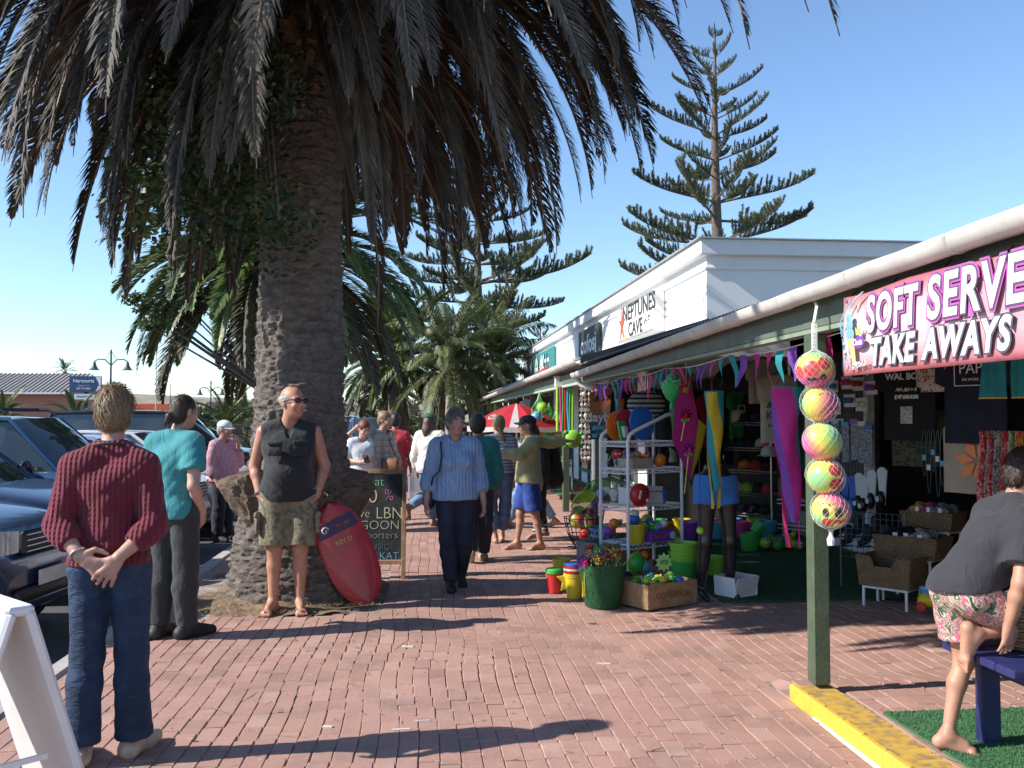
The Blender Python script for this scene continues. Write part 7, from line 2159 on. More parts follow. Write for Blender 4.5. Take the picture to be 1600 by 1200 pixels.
def net(label, base, top, r0, cn, flat=.35):
 t = thing('butterfly_net', label, 'net', base); d = Vector(top) - Vector(base); L_ = d.length; d.normalize()
 MB().tube([(0, 0, 0), d * L_ * .55], .009, 6).build('handle', M_WOOD, t, True)
 o = MB(); c = d * L_ * .78; sd_ = d.cross(Vector((.1, -1, 0))).normalized()
 ring = [c + sd_ * r0 * math.sin(a) - d * r0 * 1.25 * math.cos(a) for a in [2 * PI * i / 30 for i in range(31)]]
 o.tube(ring, .007, 6); ho = o.build('hoop', C_[cn], t, True)
 nn = d.cross(sd_); g = MB(); g.grid(lambda u, w: c + (sd_ * r0 * math.sin(2 * PI * u) - d * r0 * 1.25 * math.cos(2 * PI * u)) * (1 - w) + nn * .10 * math.sin(w * PI / 2), 30, 6, 0, True)
 g.build('mesh_bag', NETM[cn], t, True)
NETM = {cn: mat('net_' + cn, c, .6, alpha=.62) for cn, c in dict(lime=(.35, .72, .06), green=(.10, .50, .10), purple=(.10, .06, .22), red=(.5, .1, .06)).items()}
q = gnd(922, 862)
net('bright lime butterfly net standing over the black ball basket', q + Vector((0, 0, .1)), at(908, 762, 9.9), .150, 'lime')
net('green butterfly net behind the lime one', q + Vector((.1, .3, .1)), at(934, 742, 10.4), .165, 'green'); net('dark purple net between the green nets', q + Vector((.15, .1, .1)), at(935, 775, 10.0), .14, 'purple'); net('second green net highest by the rack', q + Vector((.2, .4, .1)), at(952, 735, 10.5), .13, 'green'); net('reddish net farthest left by the veranda post', q + Vector((.0, .5, .1)), at(905, 752, 10.8), .12, 'red')
t = thing('plastic_basket', 'sky blue slotted plastic basket between the ball basket and the rack', 'basket', gnd(942, 868) + Vector((0, .1, .01)))
MB().lathe([(.10, 0), (.14, .30), (.15, .30), (.13, .29), (.09, .02), (0, .02)], 20).build('tub', C_['sky'], t, True)
h_ = MB()
for j in range(4):
 for i in range(16): a = 2 * PI * (i + .5 * (j % 2)) / 16; r_ = .104 + .04 * (.05 + j * .065) / .3; h_.box((r_ * math.cos(a), r_ * math.sin(a), .05 + j * .065), (.008, .022, .035), (0, 0, a), bev=.003)
tag(h_.build('slot', C_['black'], t), kind='stuff')
for px, py, d, cn, lab in ((1072, 648, 8.9, 'red', 'red foil pinwheel above the rack on a yellow stick'), (1077, 702, 8.8, 'pink', 'pink and red foil pinwheel by the kite on a long yellow stick')):
 c = at(px, py, d); t = thing('pinwheel', lab, 'pinwheel', c, 0)
 link('vane', PW[cn], t); MB().tube([(0, .01, 0), (-.05, .0, -.42 if cn == 'pink' else -.25)], .006, 5).build('stick', C_['yellow'], t, True); MB().ball((0, .01, -.05), (.05, .03, .018), 10, 6).build('collar', C_['green'], t, True)
# mannequin legs in blue shorts
S = Solid(); mb_ = gnd(1122, 938)
man = thing('mannequin', 'black half mannequin of legs wearing bright blue swim shorts', 'mannequin', (mb_.x, mb_.y + .05, 0), R(6))
for s_ in (1, -1):
 S.chain([(s_ * .075, 0, .98), (s_ * .095, -.02, .86), (s_ * .115, -.04, .50), (s_ * .135, .01, .10)], [.09, .088, .055, .036], .03); S.limb((s_ * .117, -.01, .45), (s_ * .13, .0, .25), .055, .045, .03)
 S.limb((s_ * .135, .01, .07), (s_ * .14, -.13, .03), .036, .026, .02)
S.limb((.05, 0, 1.02), (-.05, 0, 1.02), .11, .11, .05); S.limb((0, 0, 1.0), (0, 0, 1.15), .115, .10, .04); S.cut((0, 0, 1.17), (0, 0, 1))
link('legs', S.mesh('legs', mat('mannequin_black', (.022, .022, .025), .25), .010), man)
S = Solid()
for s_ in (1, -1): S.limb((s_ * .075, 0, .98), (s_ * .098, -.022, .82), .118, .112, .03, fe=True)
S.limb((.05, 0, 1.02), (-.05, 0, 1.02), .134, .134, .05); S.limb((0, 0, 1.0), (0, 0, 1.10), .14, .134, .04); S.cut((0, 0, 1.085), (0, 0, 1))
link('shorts', S.mesh('shorts', cloth('swim_blue', (.03, .17, .50), .1), .010, .003), man)
MB().tube([(.142 * math.cos(a), .138 * math.sin(a), 1.085) for a in [2 * PI * i / 24 for i in range(25)]], .012, 6).build('waistband', C_['black'], man, True)
q = at(1094, 829, 7.9); t = thing('bat_ball', 'yellow green ball hanging on a string beside the mannequin', 'ball', q); MB().ball((0, 0, 0), .032, 12, 8).build('ball', C_['lime'], t, True); MB().tube([(0, 0, .03), (0, .01, .62)], .003, 4).build('string', C_['black'], t)
p = gnd(1090, 925)
for i, lab in enumerate(('lowest yellow green bucket of the stack behind the mannequin', 'second yellow green bucket of the stack behind the mannequin', 'topmost yellow green bucket of the stack behind the mannequin')): bucket('toy_bucket', lab, (p.x, p.y + .45, .02 + i * .085), .11, .135, .20, C_['lime'] if i else C_['green'], group='bucket stack behind the mannequin')
p = gnd(1180, 905); bucket('toy_bucket', 'yellow bucket on the turf right of the mannequin', (p.x - .35, p.y + .2, .02), .09, .11, .18, C_['lime'])
p = gnd(1150, 934); t = thing('carton', 'open white carton on the turf by the mannequin feet', 'carton', (p.x, p.y, .024), R(30))
for (c, d, r_) in (((0, -.12, .09), (.28, .006, .17), (R(14), 0, 0)), ((0, .12, .09), (.28, .006, .17), None), ((-.14, 0, .09), (.006, .24, .17), (0, R(-8), 0)), ((.14, 0, .09), (.006, .24, .17), None), ((0, 0, .006), (.27, .23, .006), None)): MB().box(c, d, r_).build('flap', C_['white'], t)
# ---------------------------------------------------------------- things hanging under the veranda
bt_ = thing('bunting', 'string of coloured pennant flags along the veranda beam', 'bunting', (2.27, 12.2, 2.05))
M_STR = C_['white']
cols = ('pink', 'purple', 'teal', 'pink', 'purple', 'teal', 'magenta', 'lime', 'teal', 'pink', 'purple', 'yellow')
nf = 41; m = MB(); rf2 = random.Random(3)
for i in range(nf):
 y = -.1 - i * .228; z = -.01 - .03 * abs(math.sin(i * PI / 8)); f = MB(); tw = rf2.uniform(-.5, .5); w_ = .062; L_ = rf2.uniform(.20, .25); sw = rf2.uniform(-.05, .05)
 n_ = 5; vs = []
 for j in range(n_ + 1):
  q = j / n_; ww = w_ * (1 - q) + .003; a = tw * q * 1.6; off = Vector((sw * q + .015 * math.sin(q * 5 + i), sw * q * .7, -L_ * q))
  vs += [Vector((0, y, z)) + off + Vector((math.sin(a) * ww, math.cos(a) * ww, 0)), Vector((0, y, z)) + off - Vector((math.sin(a) * ww, math.cos(a) * ww, 0))]
 f.add(vs, [(2 * j, 2 * j + 1, 2 * j + 3, 2 * j + 2) for j in range(n_)]); f.build('flag', fab(cols[(i * 5 + i // 3) % 12]), bt_, True)
m.tube([(0, -.02 - i * .114, -.005 - .03 * abs(math.sin(i / 2 * PI / 8))) for i in range(nf * 2)], .004, 4); m.build('string', M_STR, bt_)
def windsock(label, top, L_, r, cns, twist, seed, sway=(0, 0), tails=True):
 t = thing('windsock', label, 'windsock', top); n_ = 24
 for ci, cn in enumerate(cns):
  g = MB(); a0 = 2 * PI * ci / len(cns); a1 = 2 * PI * (ci + 1) / len(cns)
  def fn(u, w, a0=a0, a1=a1):
   a = a0 + (a1 - a0) * u + twist * w; rr = r * (1 - .55 * w) * (1 + .14 * math.sin(3 * a + w * 9 + seed))
   return (rr * math.cos(a) + sway[0] * w * w, rr * math.sin(a) + sway[1] * w * w + .012 * math.sin(w * 11 + seed), -L_ * w * (1 if not tails else (1 - .16 * (ci % 2) * w)))
  g.grid(fn, 8, n_); g.build('panel', fab(cn), t, True)
 MB().tube([(r * math.cos(a), r * math.sin(a), 0) for a in [2 * PI * i / 20 for i in range(21)]], .006, 5).build('hoop', fab(cns[-1]), t, True)
 m = MB()
 for i in range(3): a = 2 * PI * i / 3; m.tube([(r * math.cos(a), r * math.sin(a), 0), (0, 0, .14)], .002, 4)
 m.tube([(0, 0, .14), (0, 0, max(.16, 2.06 - top[2]))], .002, 4); m.build('string', C_['black'], t)
windsock('yellow and teal twisted windsock hanging left of the shop post', at(1116, 612, 7.5), .94, .075, ('yellow', 'teal', 'yellow', 'teal'), 2.6, 1, (-.0, 0))
windsock('pink, purple and teal windsock with long tails beside the shop post', at(1228, 605, 6.5), 1.12, .10, ('pink', 'purple', 'magenta', 'teal'), 2.2, 4, (.06, .02))
windsock('thin yellow and teal windsock near the sunset poster', at(968, 624, 11.6), .55, .055, ('yellow', 'teal', 'orange'), 1.2, 2)
q = at(1049, 566, 8.6); t = thing('net_bag', 'shiny green net bag of marbles hanging from the beam', 'net bag', q)
g = MB(); g.lathe([(.006, .0), (.02, -.10), (.075, -.19), (.085, -.27), (.05, -.34), (.008, -.37), (.02, -.43)], 16); g.build('net', mat('net_bright_green', (.04, .45, .12), .4, bump=1, bscale=160), t, True)
m = MB(); rm = random.Random(5)
for i in range(60): a = rm.random() * 6.28; z = -.15 - .18 * rm.random(); r_ = .083 * math.sin(min(1, (-.12 - z) / .24 + .15) * PI) ** .5; m.ball((r_ * math.cos(a), r_ * math.sin(a), z), .013, 6, 5)
tag(m.build('marble', mat('marble_glitter', (.25, .5, .4), .1, .4), t, True), kind='stuff')
q = at(1072, 600, 9.2); t = thing('kite', 'magenta and yellow kite with a long tail hanging behind the pinwheels', 'kite', q)
for nm, pts, cn in (('sail', [(-.09, 0, 0), (.04, 0, .08), (.13, .03, -.35), (.05, .05, -.95), (-.14, .02, -.55)], 'magenta'), ('side_sail', [(.135, .03, -.35), (.22, .06, -.42), (.17, .07, -.66), (.055, .05, -.95)], 'yellow'), ('head_sail', [(-.09, -.003, 0), (.04, -.003, .08), (.085, .012, -.14), (-.11, .01, -.16)], 'red')):
 m = MB(); m.prism(pts, (0, .004, 0)); m.build(nm, fab(cn), t)
MB().lathe([(.028, 0), (0, .004)], 14, 0, Matrix.Translation((-.01, -.012, -.06)) @ Matrix.Rotation(PI / 2, 4, 'X')).build('spot', fab('yellow'), t); MB().tube([(0, .0, .0), (0, .0, .3)], .003, 4).build('string', C_['white'], t)
q = at(1055, 590, 9.8); t = thing('streamer', 'green cloth streamer hanging between the net bag and the kite', 'streamer', q); m = MB(); m.grid(lambda u, w: ((u - .5) * .10 + .01 * math.sin(w * 9), .02 * math.sin(u * 6 + w * 4), -.62 * w), 5, 12); o = m.build('cloth', fab('green'), t, True); MB().tube([(-.05, 0, 0), (.05, 0, 0)], .005, 5).build('rod', C_['black'], t)
q = at(1010, 632, 11.3); t = thing('zebra_towel', 'black and white zebra striped round pack hanging at the back', 'towel', q)
m = MB(); m.ball((0, 0, 0), (.24, .08, .17), 20, 14); m.build('pack', stripes('zebra', (.36, .36, .35), (.016, .016, .016), 17, 2, .45), t, True); MB().tube([(0, 0, .17), (0, 0, .5)], .004, 4).build('string', C_['black'], t)
# sunset poster
q = at(922, 650, 12.2); po = thing('poster', 'hanging sunset poster lettered for laybys beside the downpipe', 'poster', (q.x, q.y, q.z), R(0))
W_, H_ = .42, .62
k = N('sunset_print'); v = k.obj(); s_ = k.n('ShaderNodeSeparateXYZ'); k.l(v, s_.inputs[0])
k.col(k.mix(k.ramp(k.noise(k.mapping(v, (1, 1, 3)), 7, 4), [(.5, 0), (.7, .45)]), k.ramp(k.math('ADD', k.math('MULTIPLY', s_.outputs[2], 1.55), .5), [(.0, (.05, .07, .10)), (.4, (.10, .15, .22)), (.6, (.45, .20, .10)), (.8, (.55, .16, .05)), (1, (.40, .07, .04))]), (.50, .32, .10))); k.set(Roughness=.5)
m = MB(); m.grid(lambda u, w: (W_ * u, .02 * math.sin(u * 4), H_ * (w - .5) * (1 + .12 * u) + .06 * u), 8, 8); o = m.build('sheet', k.m, po, True)
text('lettering', 'laybys', .17, C_['white'], po, (.20, -.005, -.02), (PI / 2, 0, 0), .001, .004); text('lettering', 'AVAILABLE', .085, C_['sky'], po, (.20, -.005, -.15), (PI / 2, R(-4), 0), .001, .002, sx=.82)
m = MB(); strokes(m, (.2, -.003, .24), (1, 0, .1), (0, 0, 1), 7, .32, .07, 4, .2); m.build('lettering', C_['black'], po); m = MB(); strokes(m, (.2, -.004, -.25), (1, 0, .05), (0, 0, 1), 9, .36, .05, 9, .2); m.build('lettering', C_['sky'], po)
q = at(974, 612, 12.0); t = thing('black_cloth', 'plain black towel hanging beside the sunset poster', 'towel', q); m = MB(); m.grid(lambda u, w: ((u - .5) * .30 - .08 * w * (1 - u), .025 * math.sin(u * 8 + w * 2), -.80 * w), 10, 10); m.build('cloth', fab('black'), t, True); MB().tube([(-.15, 0, 0), (.15, 0, 0)], .006, 5).build('rod', C_['black'], t)
# rope of rainbow balls on the post
bs = Vector((2.125, 4.90, 0))
zc_ = [at(1274, 578, 4.92).z, at(1281, 631, 4.92).z, at(1284, 690, 4.92).z, at(1288, 744, 4.92).z, at(1296, 797, 4.92).z]
labs = ('topmost smiling rainbow ball in the hanging net', 'second rainbow ball from the top in the hanging net', 'middle rainbow ball in the hanging net, all speckled', 'fourth rainbow ball in the hanging net, with red cheeks', 'lowest rainbow ball in the hanging net, looking startled')
rbq = random.Random(2)
BX = [at(x, 650, 4.92) for x in (1274, 1281, 1284, 1288, 1296)]
for i, z in enumerate(zc_):
 t = thing('face_ball', labs[i], 'ball', (BX[i].x, BX[i].y, z), R((-25, 15, -10, 35, -8)[i]), 'rainbow balls in the hanging net')
 r_ = (.096, .090, .100, .092, .096)[i]
 bo = MB().ball((0, 0, 0), r_, 28, 18).mesh('ball', M_BANDS, True); o = link('ball', bo, t); o.rotation_euler = ((.5, -.3, 1.1, .4, PI + .2)[i], (.7, -.8, 1.6, -1.2, .2)[i], 0)
 def patch(nm, az, el, rr, mm, ell=1.0, ring=False):
  d = Vector((math.sin(az) * math.cos(el), -math.cos(az) * math.cos(el), math.sin(el))); q_ = d.to_track_quat('Z', 'Y').to_matrix().to_4x4()
  m_ = MB()
  if ring: m_.tube([d * r_ * 1.004 + q_.to_3x3() @ Vector((rr * math.cos(a), rr * ell * math.sin(a), -(rr * rr) / (2 * r_))) for a in [PI * (j / 10) * (.8) + .3 for j in range(11)]], .0028, 5)
  else:
   m_.lathe([(rr, -(rr * rr) / (2 * r_) - .0), (rr * .7, -(rr * rr * .49) / (2 * r_) + .0008), (rr * .35, -(rr * rr * .12) / (2 * r_) + .001), (0, .0012)], 18, 0, Matrix.Translation(d * r_ * 1.003) @ q_ @ Matrix.Diagonal((1, ell, 1, 1)))
  m_.build(nm, mm, t, True)
 RED, BLK = mat('cheek_red', (.62, .06, .05), .4, var=.1), mat('eye_dark', (.03, .025, .02), .4)
 if i == 0: patch('cheek', -.15, .05, .042, RED); patch('cheek', .62, .35, .036, RED); patch('cheek', -1.0, -.15, .034, RED); patch('eye', .55, -.45, .018, BLK); patch('mouth', -.1, -.6, .03, BLK, .5)
 if i == 1: patch('brow', -.35, .45, .03, BLK, .6, True); patch('brow', .55, .0, .03, BLK, .6, True); patch('brow', .3, -.45, .025, BLK, .6, True)
 if i == 3: patch('cheek', -.25, .42, .045, RED, .9); patch('cheek', -.25, -.42, .042, RED, .9); patch('eye', .75, .0, .018, BLK); patch('eye', .6, .5, .014, BLK)
 if i == 4: patch('eye', -.55, -.05, .017, BLK, 1.4); patch('eye', .15, -.05, .022, BLK, 1.3); patch('brow', -.6, .28, .028, BLK, .6, True); patch('brow', .2, .32, .034, BLK, .6, True); patch('mouth', .35, -.6, .045, RED, .6); patch('cheek', -.5, -.7, .03, RED)
t = thing('ball_net', 'long white net holding the five rainbow balls from the beam', 'net', (BX[0].x, BX[0].y, zc_[0] + .25))
nm_ = MB(); z_top = zc_[0] + .25; K = 22
def netr(z):
 return max([.014] + [math.sqrt(max(0, (.100 ** 2) - (z - q) ** 2)) * 1.0 + .003 for q in zc_] + [.038 if zc_[-1] < z < zc_[0] else 0])
def netx(z): return np.interp(-z, [-q for q in zc_], [b.x - BX[0].x for b in BX]), np.interp(-z, [-q for q in zc_], [b.y - BX[0].y for b in BX])
zl = np.linspace(zc_[0] + .25, zc_[-1] - .14, 96)
for s_ in (1, -1):
 for k_ in range(18):
  pts = []
  for j, z in enumerate(zl):
   a = 2 * PI * k_ / 18 + s_ * j * .105; r_ = netr(z) if z > zc_[-1] - .105 else .01; r_ = min(r_, .012 + max(0, (z_top - z)) * .75); xx, yy = netx(z); pts.append((xx + r_ * math.cos(a), yy + r_ * math.sin(a), z - z_top))
  nm_.tube(pts, .0006, 3, cap=False)
tag(nm_.build('net_cord', mat('net_white', (.75, .75, .74), .7), t), kind='stuff')
m = MB(); xx, yy = netx(zc_[-1] - .2)
for i in range(14): a = i * .45; m.tube([(xx, yy, zc_[-1] - .115 - z_top), (xx + .018 * math.cos(a), yy + .018 * math.sin(a), zc_[-1] - .155 - z_top), (xx + .014 * math.cos(a), yy + .014 * math.sin(a), zc_[-1] - .185 - z_top)], .004, 4)
m.build('knot', mat('net_white', (.75, .75, .74)), t, True); MB().tube([(0, 0, 0), (.03, .03, .09), (.06, .12, .13)], .010, 6).build('loop', mat('net_white', (.75, .75, .74)), t, True)
windsock('broad pink streamer hung from the bunting over the rainbow balls', at(1283, 512, 5.35), .24, .05, ('pink', 'magenta'), .8, 3)
# soft serve banner
bnn = thing('banner', 'pink Soft Serve Take Aways banner hung from the veranda beam', 'banner', (2.10, 4.46, 1.985))
BL, BH = 2.05, .395
k = N('banner_print'); v = k.obj(); s_ = k.n('ShaderNodeSeparateXYZ'); k.l(v, s_.inputs[0])
gx = k.math('MULTIPLY', s_.outputs[1], -1.0); gz_ = k.math('ADD', k.math('MULTIPLY', s_.outputs[2], 2.53), .5)
edge = k.ramp(gz_, [(0, 1), (.30, .12), (.62, 0), (.80, .25), (1, 1)])
right = k.ramp(k.math('MULTIPLY', gx, .55), [(0, 0), (.25, .12), (.6, .75), (1, .85)])
n_ = k.noise(v, 5, 3)
base = k.mix(edge, (.66, .55, .56), (.46, .11, .12))
k.col(k.mix(k.math('MULTIPLY', right, .55), base, k.ramp(n_, [(.35, (.50, .12, .16)), (.6, (.42, .17, .24))]))); k.set(Roughness=.35); k.bump(k.noise(k.mapping(v, (1, 1.5, .8)), 3.2, 3), .35, .06); M_BAN = k.m
def ban(u, w, off=0.0): return (-off - .004 * math.sin(u * 9) - .004 * math.sin(w * 5 + u * 14) , -BL * u, BH * (w - .5) - .01 * math.sin(u * PI * 4) * (w > .9) + .0)
m = MB(); m.grid(lambda u, w: ban(u, w), 60, 12); o = m.build('sheet', M_BAN, bnn, True); md = o.modifiers.new('t', 'SOLIDIFY'); md.thickness = .002
m = MB()
for i in range(5): m.lathe([(.004, 0), (.010, .001), (.010, .003), (.004, .004)], 12, 0, Matrix.Translation(Vector(ban(.02 + i * .2, .95, .004))) @ Matrix.Rotation(-PI / 2, 4, 'Y'))
m.build('eyelet', M_CHROME, bnn, True)
m = MB()
for i in range(5): q = Vector(ban(.02 + i * .2, .95, .002)); m.tube([q, q + Vector((.06, 0, .06))], .003, 4)
m.build('tie', C_['black'], bnn)
PINK_O, INK_O, WHT = mat('print_magenta', (.44, .10, .38), .5), mat('print_slate', (.10, .09, .13), .5), mat('print_white', (.76, .76, .80), .45)
fnt = []
def btext(s_, sz, x, z, outl, shear=0.0, sx=1.0):
 for nm, mm, bo, off in outl:
  text(nm, s_, sz, mm, bnn, (-.012 - off, -x, z), FACE, .0008, bo, 'LEFT', shear, sx, 1.12)
btext('SOFT', .235, .27, .072, (('outline', PINK_O, .022, 0), ('outline', INK_O, .013, .002), ('lettering', WHT, .006, .004)), .12, .76)
btext('SERVE', .245, .80, .08, (('outline', PINK_O, .022, 0), ('outline', INK_O, .013, .002), ('lettering', WHT, .006, .004)), .12, .88)
btext('TAKE', .17, .30, -.105, (('outline', INK_O, .014, 0), ('lettering', WHT, .006, .002)), .22, .86)
btext('AWAYS', .17, .76, -.105, (('outline', INK_O, .014, 0), ('lettering', WHT, .006, .002)), .22, .92)
# ice cream print
ic = MB()
for (y, z, a, b) in ((.135, -.0, .042, .030), (.128, .045, .036, .026), (.122, .082, .028, .022)): ic.lathe([(1, 0), (.5, .002), (0, .003)], 20, 0, Matrix.Translation((-.030, -y, z)) @ Matrix.Rotation(-PI / 2, 4, 'Y') @ Matrix.Diagonal((b, a, 1, 1)))
ic.build('ice_cream', mat('print_ice_blue', (.20, .42, .62), .5), bnn)
cn_ = MB(); cn_.prism([(-.029, -.10, -.02), (-.029, -.175, -.02), (-.029, -.195, -.165), (-.029, -.175, -.165)], (-.002, 0, 0)); cn_.build('cone', mat('print_cone', (.68, .52, .22), .5), bnn)
m = MB(); m.lathe([(1, 0), (0, .002)], 24, 0, Matrix.Translation((-.032, -.225, -.045)) @ Matrix.Rotation(-PI / 2, 4, 'Y') @ Matrix.Diagonal((.030, .060, 1, 1))); m.build('badge', mat('print_violet', (.22, .06, .42), .5), bnn); text('lettering', 'Oasis', .042, WHT, bnn, (-.036, -.225, -.045), FACE, .0005, .001)
m = MB(); m.prism([(-.032, -.205, -.01), (-.032, -.24, -.01), (-.032, -.25, .035), (-.032, -.23, .015), (-.032, -.222, .045), (-.032, -.212, .015), (-.032, -.195, .03)], (-.002, 0, 0)); m.build('crown_mark', mat('print_gold2', (.70, .50, .12), .5), bnn)
m = MB(); strokes(m, (-.033, -.085, -.055), (0, -.35, -1), (0, -1, .35), 12, .24, .024, 3, .3); m.build('lettering', mat('print_ice_blue', (.20, .42, .62)), bnn); m = MB(); strokes(m, (-.033, -.235, -.15), (0, -1, .1), (0, .1, 1), 8, .14, .026, 6, .25); m.build('lettering', WHT, bnn)
m = MB(); m.tube([(-.033, -.02, .05), (-.033, -.10, .13), (-.033, -.15, .165), (-.033, -.155, .13), (-.033, -.20, .165), (-.033, -.28, .19)], [.002, .004, .006, .006, .006, .003], 5); m.build('flash_mark', mat('print_pale_blue', (.50, .58, .70), .5), bnn)
# ---------------------------------------------------------------- inside the shop front
def shirt_mesh(w, h, sl, thick=.035, neck=.09, seed=0):
 """a tee shirt on a hanger, front at -Y, with folds"""
 m = MB(); out = [(-w / 2, -h), (-w / 2, -.20), (-w / 2 - sl, -.24), (-w / 2 - sl * .8, -.02), (-neck, .04), (0, .0), (neck, .04), (w / 2 + sl * .8, -.02), (w / 2 + sl, -.24), (w / 2, -.20), (w / 2, -h)]
 n_ = 18
 def halfw(t):
  z = .04 - (h + .04) * t
  if z > -.22:
   return neck + (w / 2 + sl * .8 - neck) * min(1, (.04 - z) / .07)
  return w / 2
 def fn(u, t):
  z = .04 - (h + .04) * t; x = (u - .5) * 2 * halfw(t); e = 1 - abs(2 * u - 1) ** 4
  return (x, (-thick) * e - .012 * math.sin(x * 30 + seed) * t - .006 * math.sin(z * 25 + x * 14), z - .03 * (1 - abs(2 * u - 1)) * (1 - t) ** 8)
 m.grid(fn, 22, n_)
 def bk(u, t):
  p = fn(u, t); return (p[0], -p[1] * .4 + .004, p[2])
 m.grid(bk, 12, n_)
 return m
def hang_shirt(label, p, rz, w, h, sl, m_, name='tee_shirt', cat='shirt', seed=0):
 t = thing(name, label, cat, p, rz); shirt_mesh(w, h, sl, seed=seed).build('cloth', m_, t, True)
 hg = MB(); hg.tube([(-w * .42, 0, -.01), (0, 0, .06), (w * .42, 0, -.01)], .007, 6); hg.tube([(0, 0, .06), (.0, 0, .10), (.02, 0, .12), (.0, 0, .14)], .004, 5); hg.build('hanger', C_['black'], t, True)
 return t
RZ_ST = -PI / 2      # faces the street
FX = (PI / 2, 0, 0)
t = hang_shirt('black tee shirt with a big white lettered print hanging left in the doorway', onx(1420, 572, 4.55), R(-60), .52, .70, .12, fab('black'))
text('lettering', 'WAL BOER', .085, C_['white'], t, (0, -.05, -.10), FX, .001, .003); m = MB(); strokes(m, (0, -.05, -.22), (1, 0, 0), (0, 0, 1), 8, .22, .03, 5, .25); strokes(m, (0, -.05, -.29), (1, 0, 0), (0, 0, 1), 9, .24, .035, 6, .3); m.build('lettering', C_['white'], t); m = MB(); m.box((0, -.052, -.46), (.12, .004, .16)); m.build('print', mat('print_grey', (.42, .42, .40), .7, var=.6, vscale=40), t)
t = hang_shirt('camouflage shirt hanging under the lettered black one', onx(1428, 640, 4.75), R(-60), .48, .55, .10, patches('camo_dark', [(0, (.03, .035, .02)), (.45, (.08, .085, .045)), (.58, (.14, .11, .06)), (.66, (.02, .022, .015))], 14))
t = hang_shirt('white shirt with dark red blossoms hanging between two black shirts', onx(1464, 566, 4.5), R(-60), .30, .26, .06, patches('blossom', [(0, (.62, .56, .48)), (.52, (.62, .56, .48)), (.55, (.35, .07, .06)), (.7, (.25, .18, .05))], 26))
t = hang_shirt('large black shirt with a white framed square print in the doorway', onx(1522, 556, 4.25), R(-62), .50, .68, .10, fab('navy'))
m = MB()
for (x, z, a, b) in ((0, -.02, .26, .006), (0, -.23, .26, .006), (-.13, -.125, .006, .21), (.13, -.125, .006, .21)): m.box((x, -.056, z), (a, .004, b))
m.build('print_frame', C_['white'], t); text('lettering', 'PAP', .125, C_['white'], t, (0, -.058, -.10), FX, .001, 0, sx=.9); text('lettering', 'EN WORS', .03, C_['white'], t, (0, -.058, -.185), FX, .001)
q = onx(1576, 552, 3.9); t = thing('shorts', 'teal athletic shorts with yellow piping hanging at the right edge', 'shorts', q, R(-60))
m = MB()
for s_ in (-1, 1): m.grid(lambda u, w, s_=s_: (s_ * (.015 + (.15 + .05 * w) * u), -.05 * math.sin(u * PI) - .012 * math.sin(u * 14 + w * 3), -.30 * w), 12, 8)
m.build('leg', fab('teal'), t, True); MB().box((0, -.03, .02), (.34, .05, .06), bev=.015).build('waistband', fab('teal'), t, True); m = MB()
for s_ in (-1, 1): m.tube([(s_ * (.015 + .2 * u), -.052 * math.sin(u * PI) - .014 * math.sin(u * 14 + 3), -.298) for u in [i / 10 for i in range(11)]], .005, 5)
m.build('piping', C_['yellow'], t, True); m = MB(); m.box((0, 0, .05), (.01, .01, .12)); m.build('hook', C_['black'], t)
# tee shirts deep in the shop seen between the bunting flags
for px, py, x, lab, cn, w_, h_ in ((1214, 590, 3.9, 'pale long tee shirt with a dark lettered print hanging beside the pink windsock', 'cream', .36, .72), (1192, 566, 4.1, 'faded cream singlet hanging behind the bunting', 'cream', .34, .5), (1030, 610, 2.9, 'black shirt hanging behind the net bag', 'black', .4, .6)):
 t = hang_shirt(lab, onx(px, py, x), R(-25), w_, h_, .05, fab(cn))
 if w_ == .36: text('lettering', 'KAN', .11, C_['black'], t, (0, -.055, -.42), FX, .001, .004); m = MB(); strokes(m, (0, -.052, -.30), (1, 0, 0), (0, 0, 1), 5, .22, .07, 5, .25); strokes(m, (0, -.052, -.53), (1, 0, 0), (0, 0, 1), 8, .2, .03, 6, .25); m.build('lettering', C_['black'], t)
q = onx(1160, 612, 4.3); t = thing('paper_fan', 'big dark folding fan spread on the back wall of the shop', 'fan', q, R(-10))
for i in range(15):
 a = R(8 + i * 11.5); m = MB(); d = Vector((math.cos(a), 0, math.sin(a))); n_ = Vector((-math.sin(a), .02 * (-1) ** i, math.cos(a)))
 m.add([d * .12 - n_ * .012, d * .12 + n_ * .012, d * .42 + n_ * .042, d * .42 - n_ * .042], [(0, 1, 2, 3)]); o = m.build('blade', mat('fan_dark', (.045, .04, .036), .7), t); o.location = (0, .004 * (i % 2), 0)
m = MB(); m.lathe([(.02, -.01), (.02, .01)], 10, 0, Matrix.Rotation(PI / 2, 4, 'X')); m.build('pivot', C_['black'], t)
# chrome shelving with caps
qa, qb = gnd(1131, 834), gnd(1206, 842)
sh = thing('cap_shelf', 'chrome wire shelving with rows of caps at the back of the shop', 'shelving', (qa.x, qa.y, 0), math.atan2(qb.y - qa.y, qb.x - qa.x)); SW = (qb - qa).length; SD = .38
for x in (0, SW):
 for y in (0, SD): MB().tube([(x, y, 0.02), (x, y, 1.68)], .014, 8).build('post', M_CHROME, sh, True)
SZ = (.30, .58, .88, 1.18, 1.52)
for z in SZ:
 f = MB()
 for y in (0, SD):
  f.tube([(0, y, z), (SW, y, z)], .006, 5); f.tube([(0, y, z - .035), (SW, y, z - .035)], .005, 5); f.tube([(SW * i / 20, y, z - (.035 if i % 2 else 0)) for i in range(21)], .003, 4)
 for i in range(12): f.tube([(SW * i / 11, 0, z), (SW * i / 11, SD, z)], .003, 4)
 f.build('shelf', M_CHROME, sh, True)
SM = Matrix.Translation(sh.location) @ Matrix.Rotation(sh.rotation_euler.z, 4, 'Z')
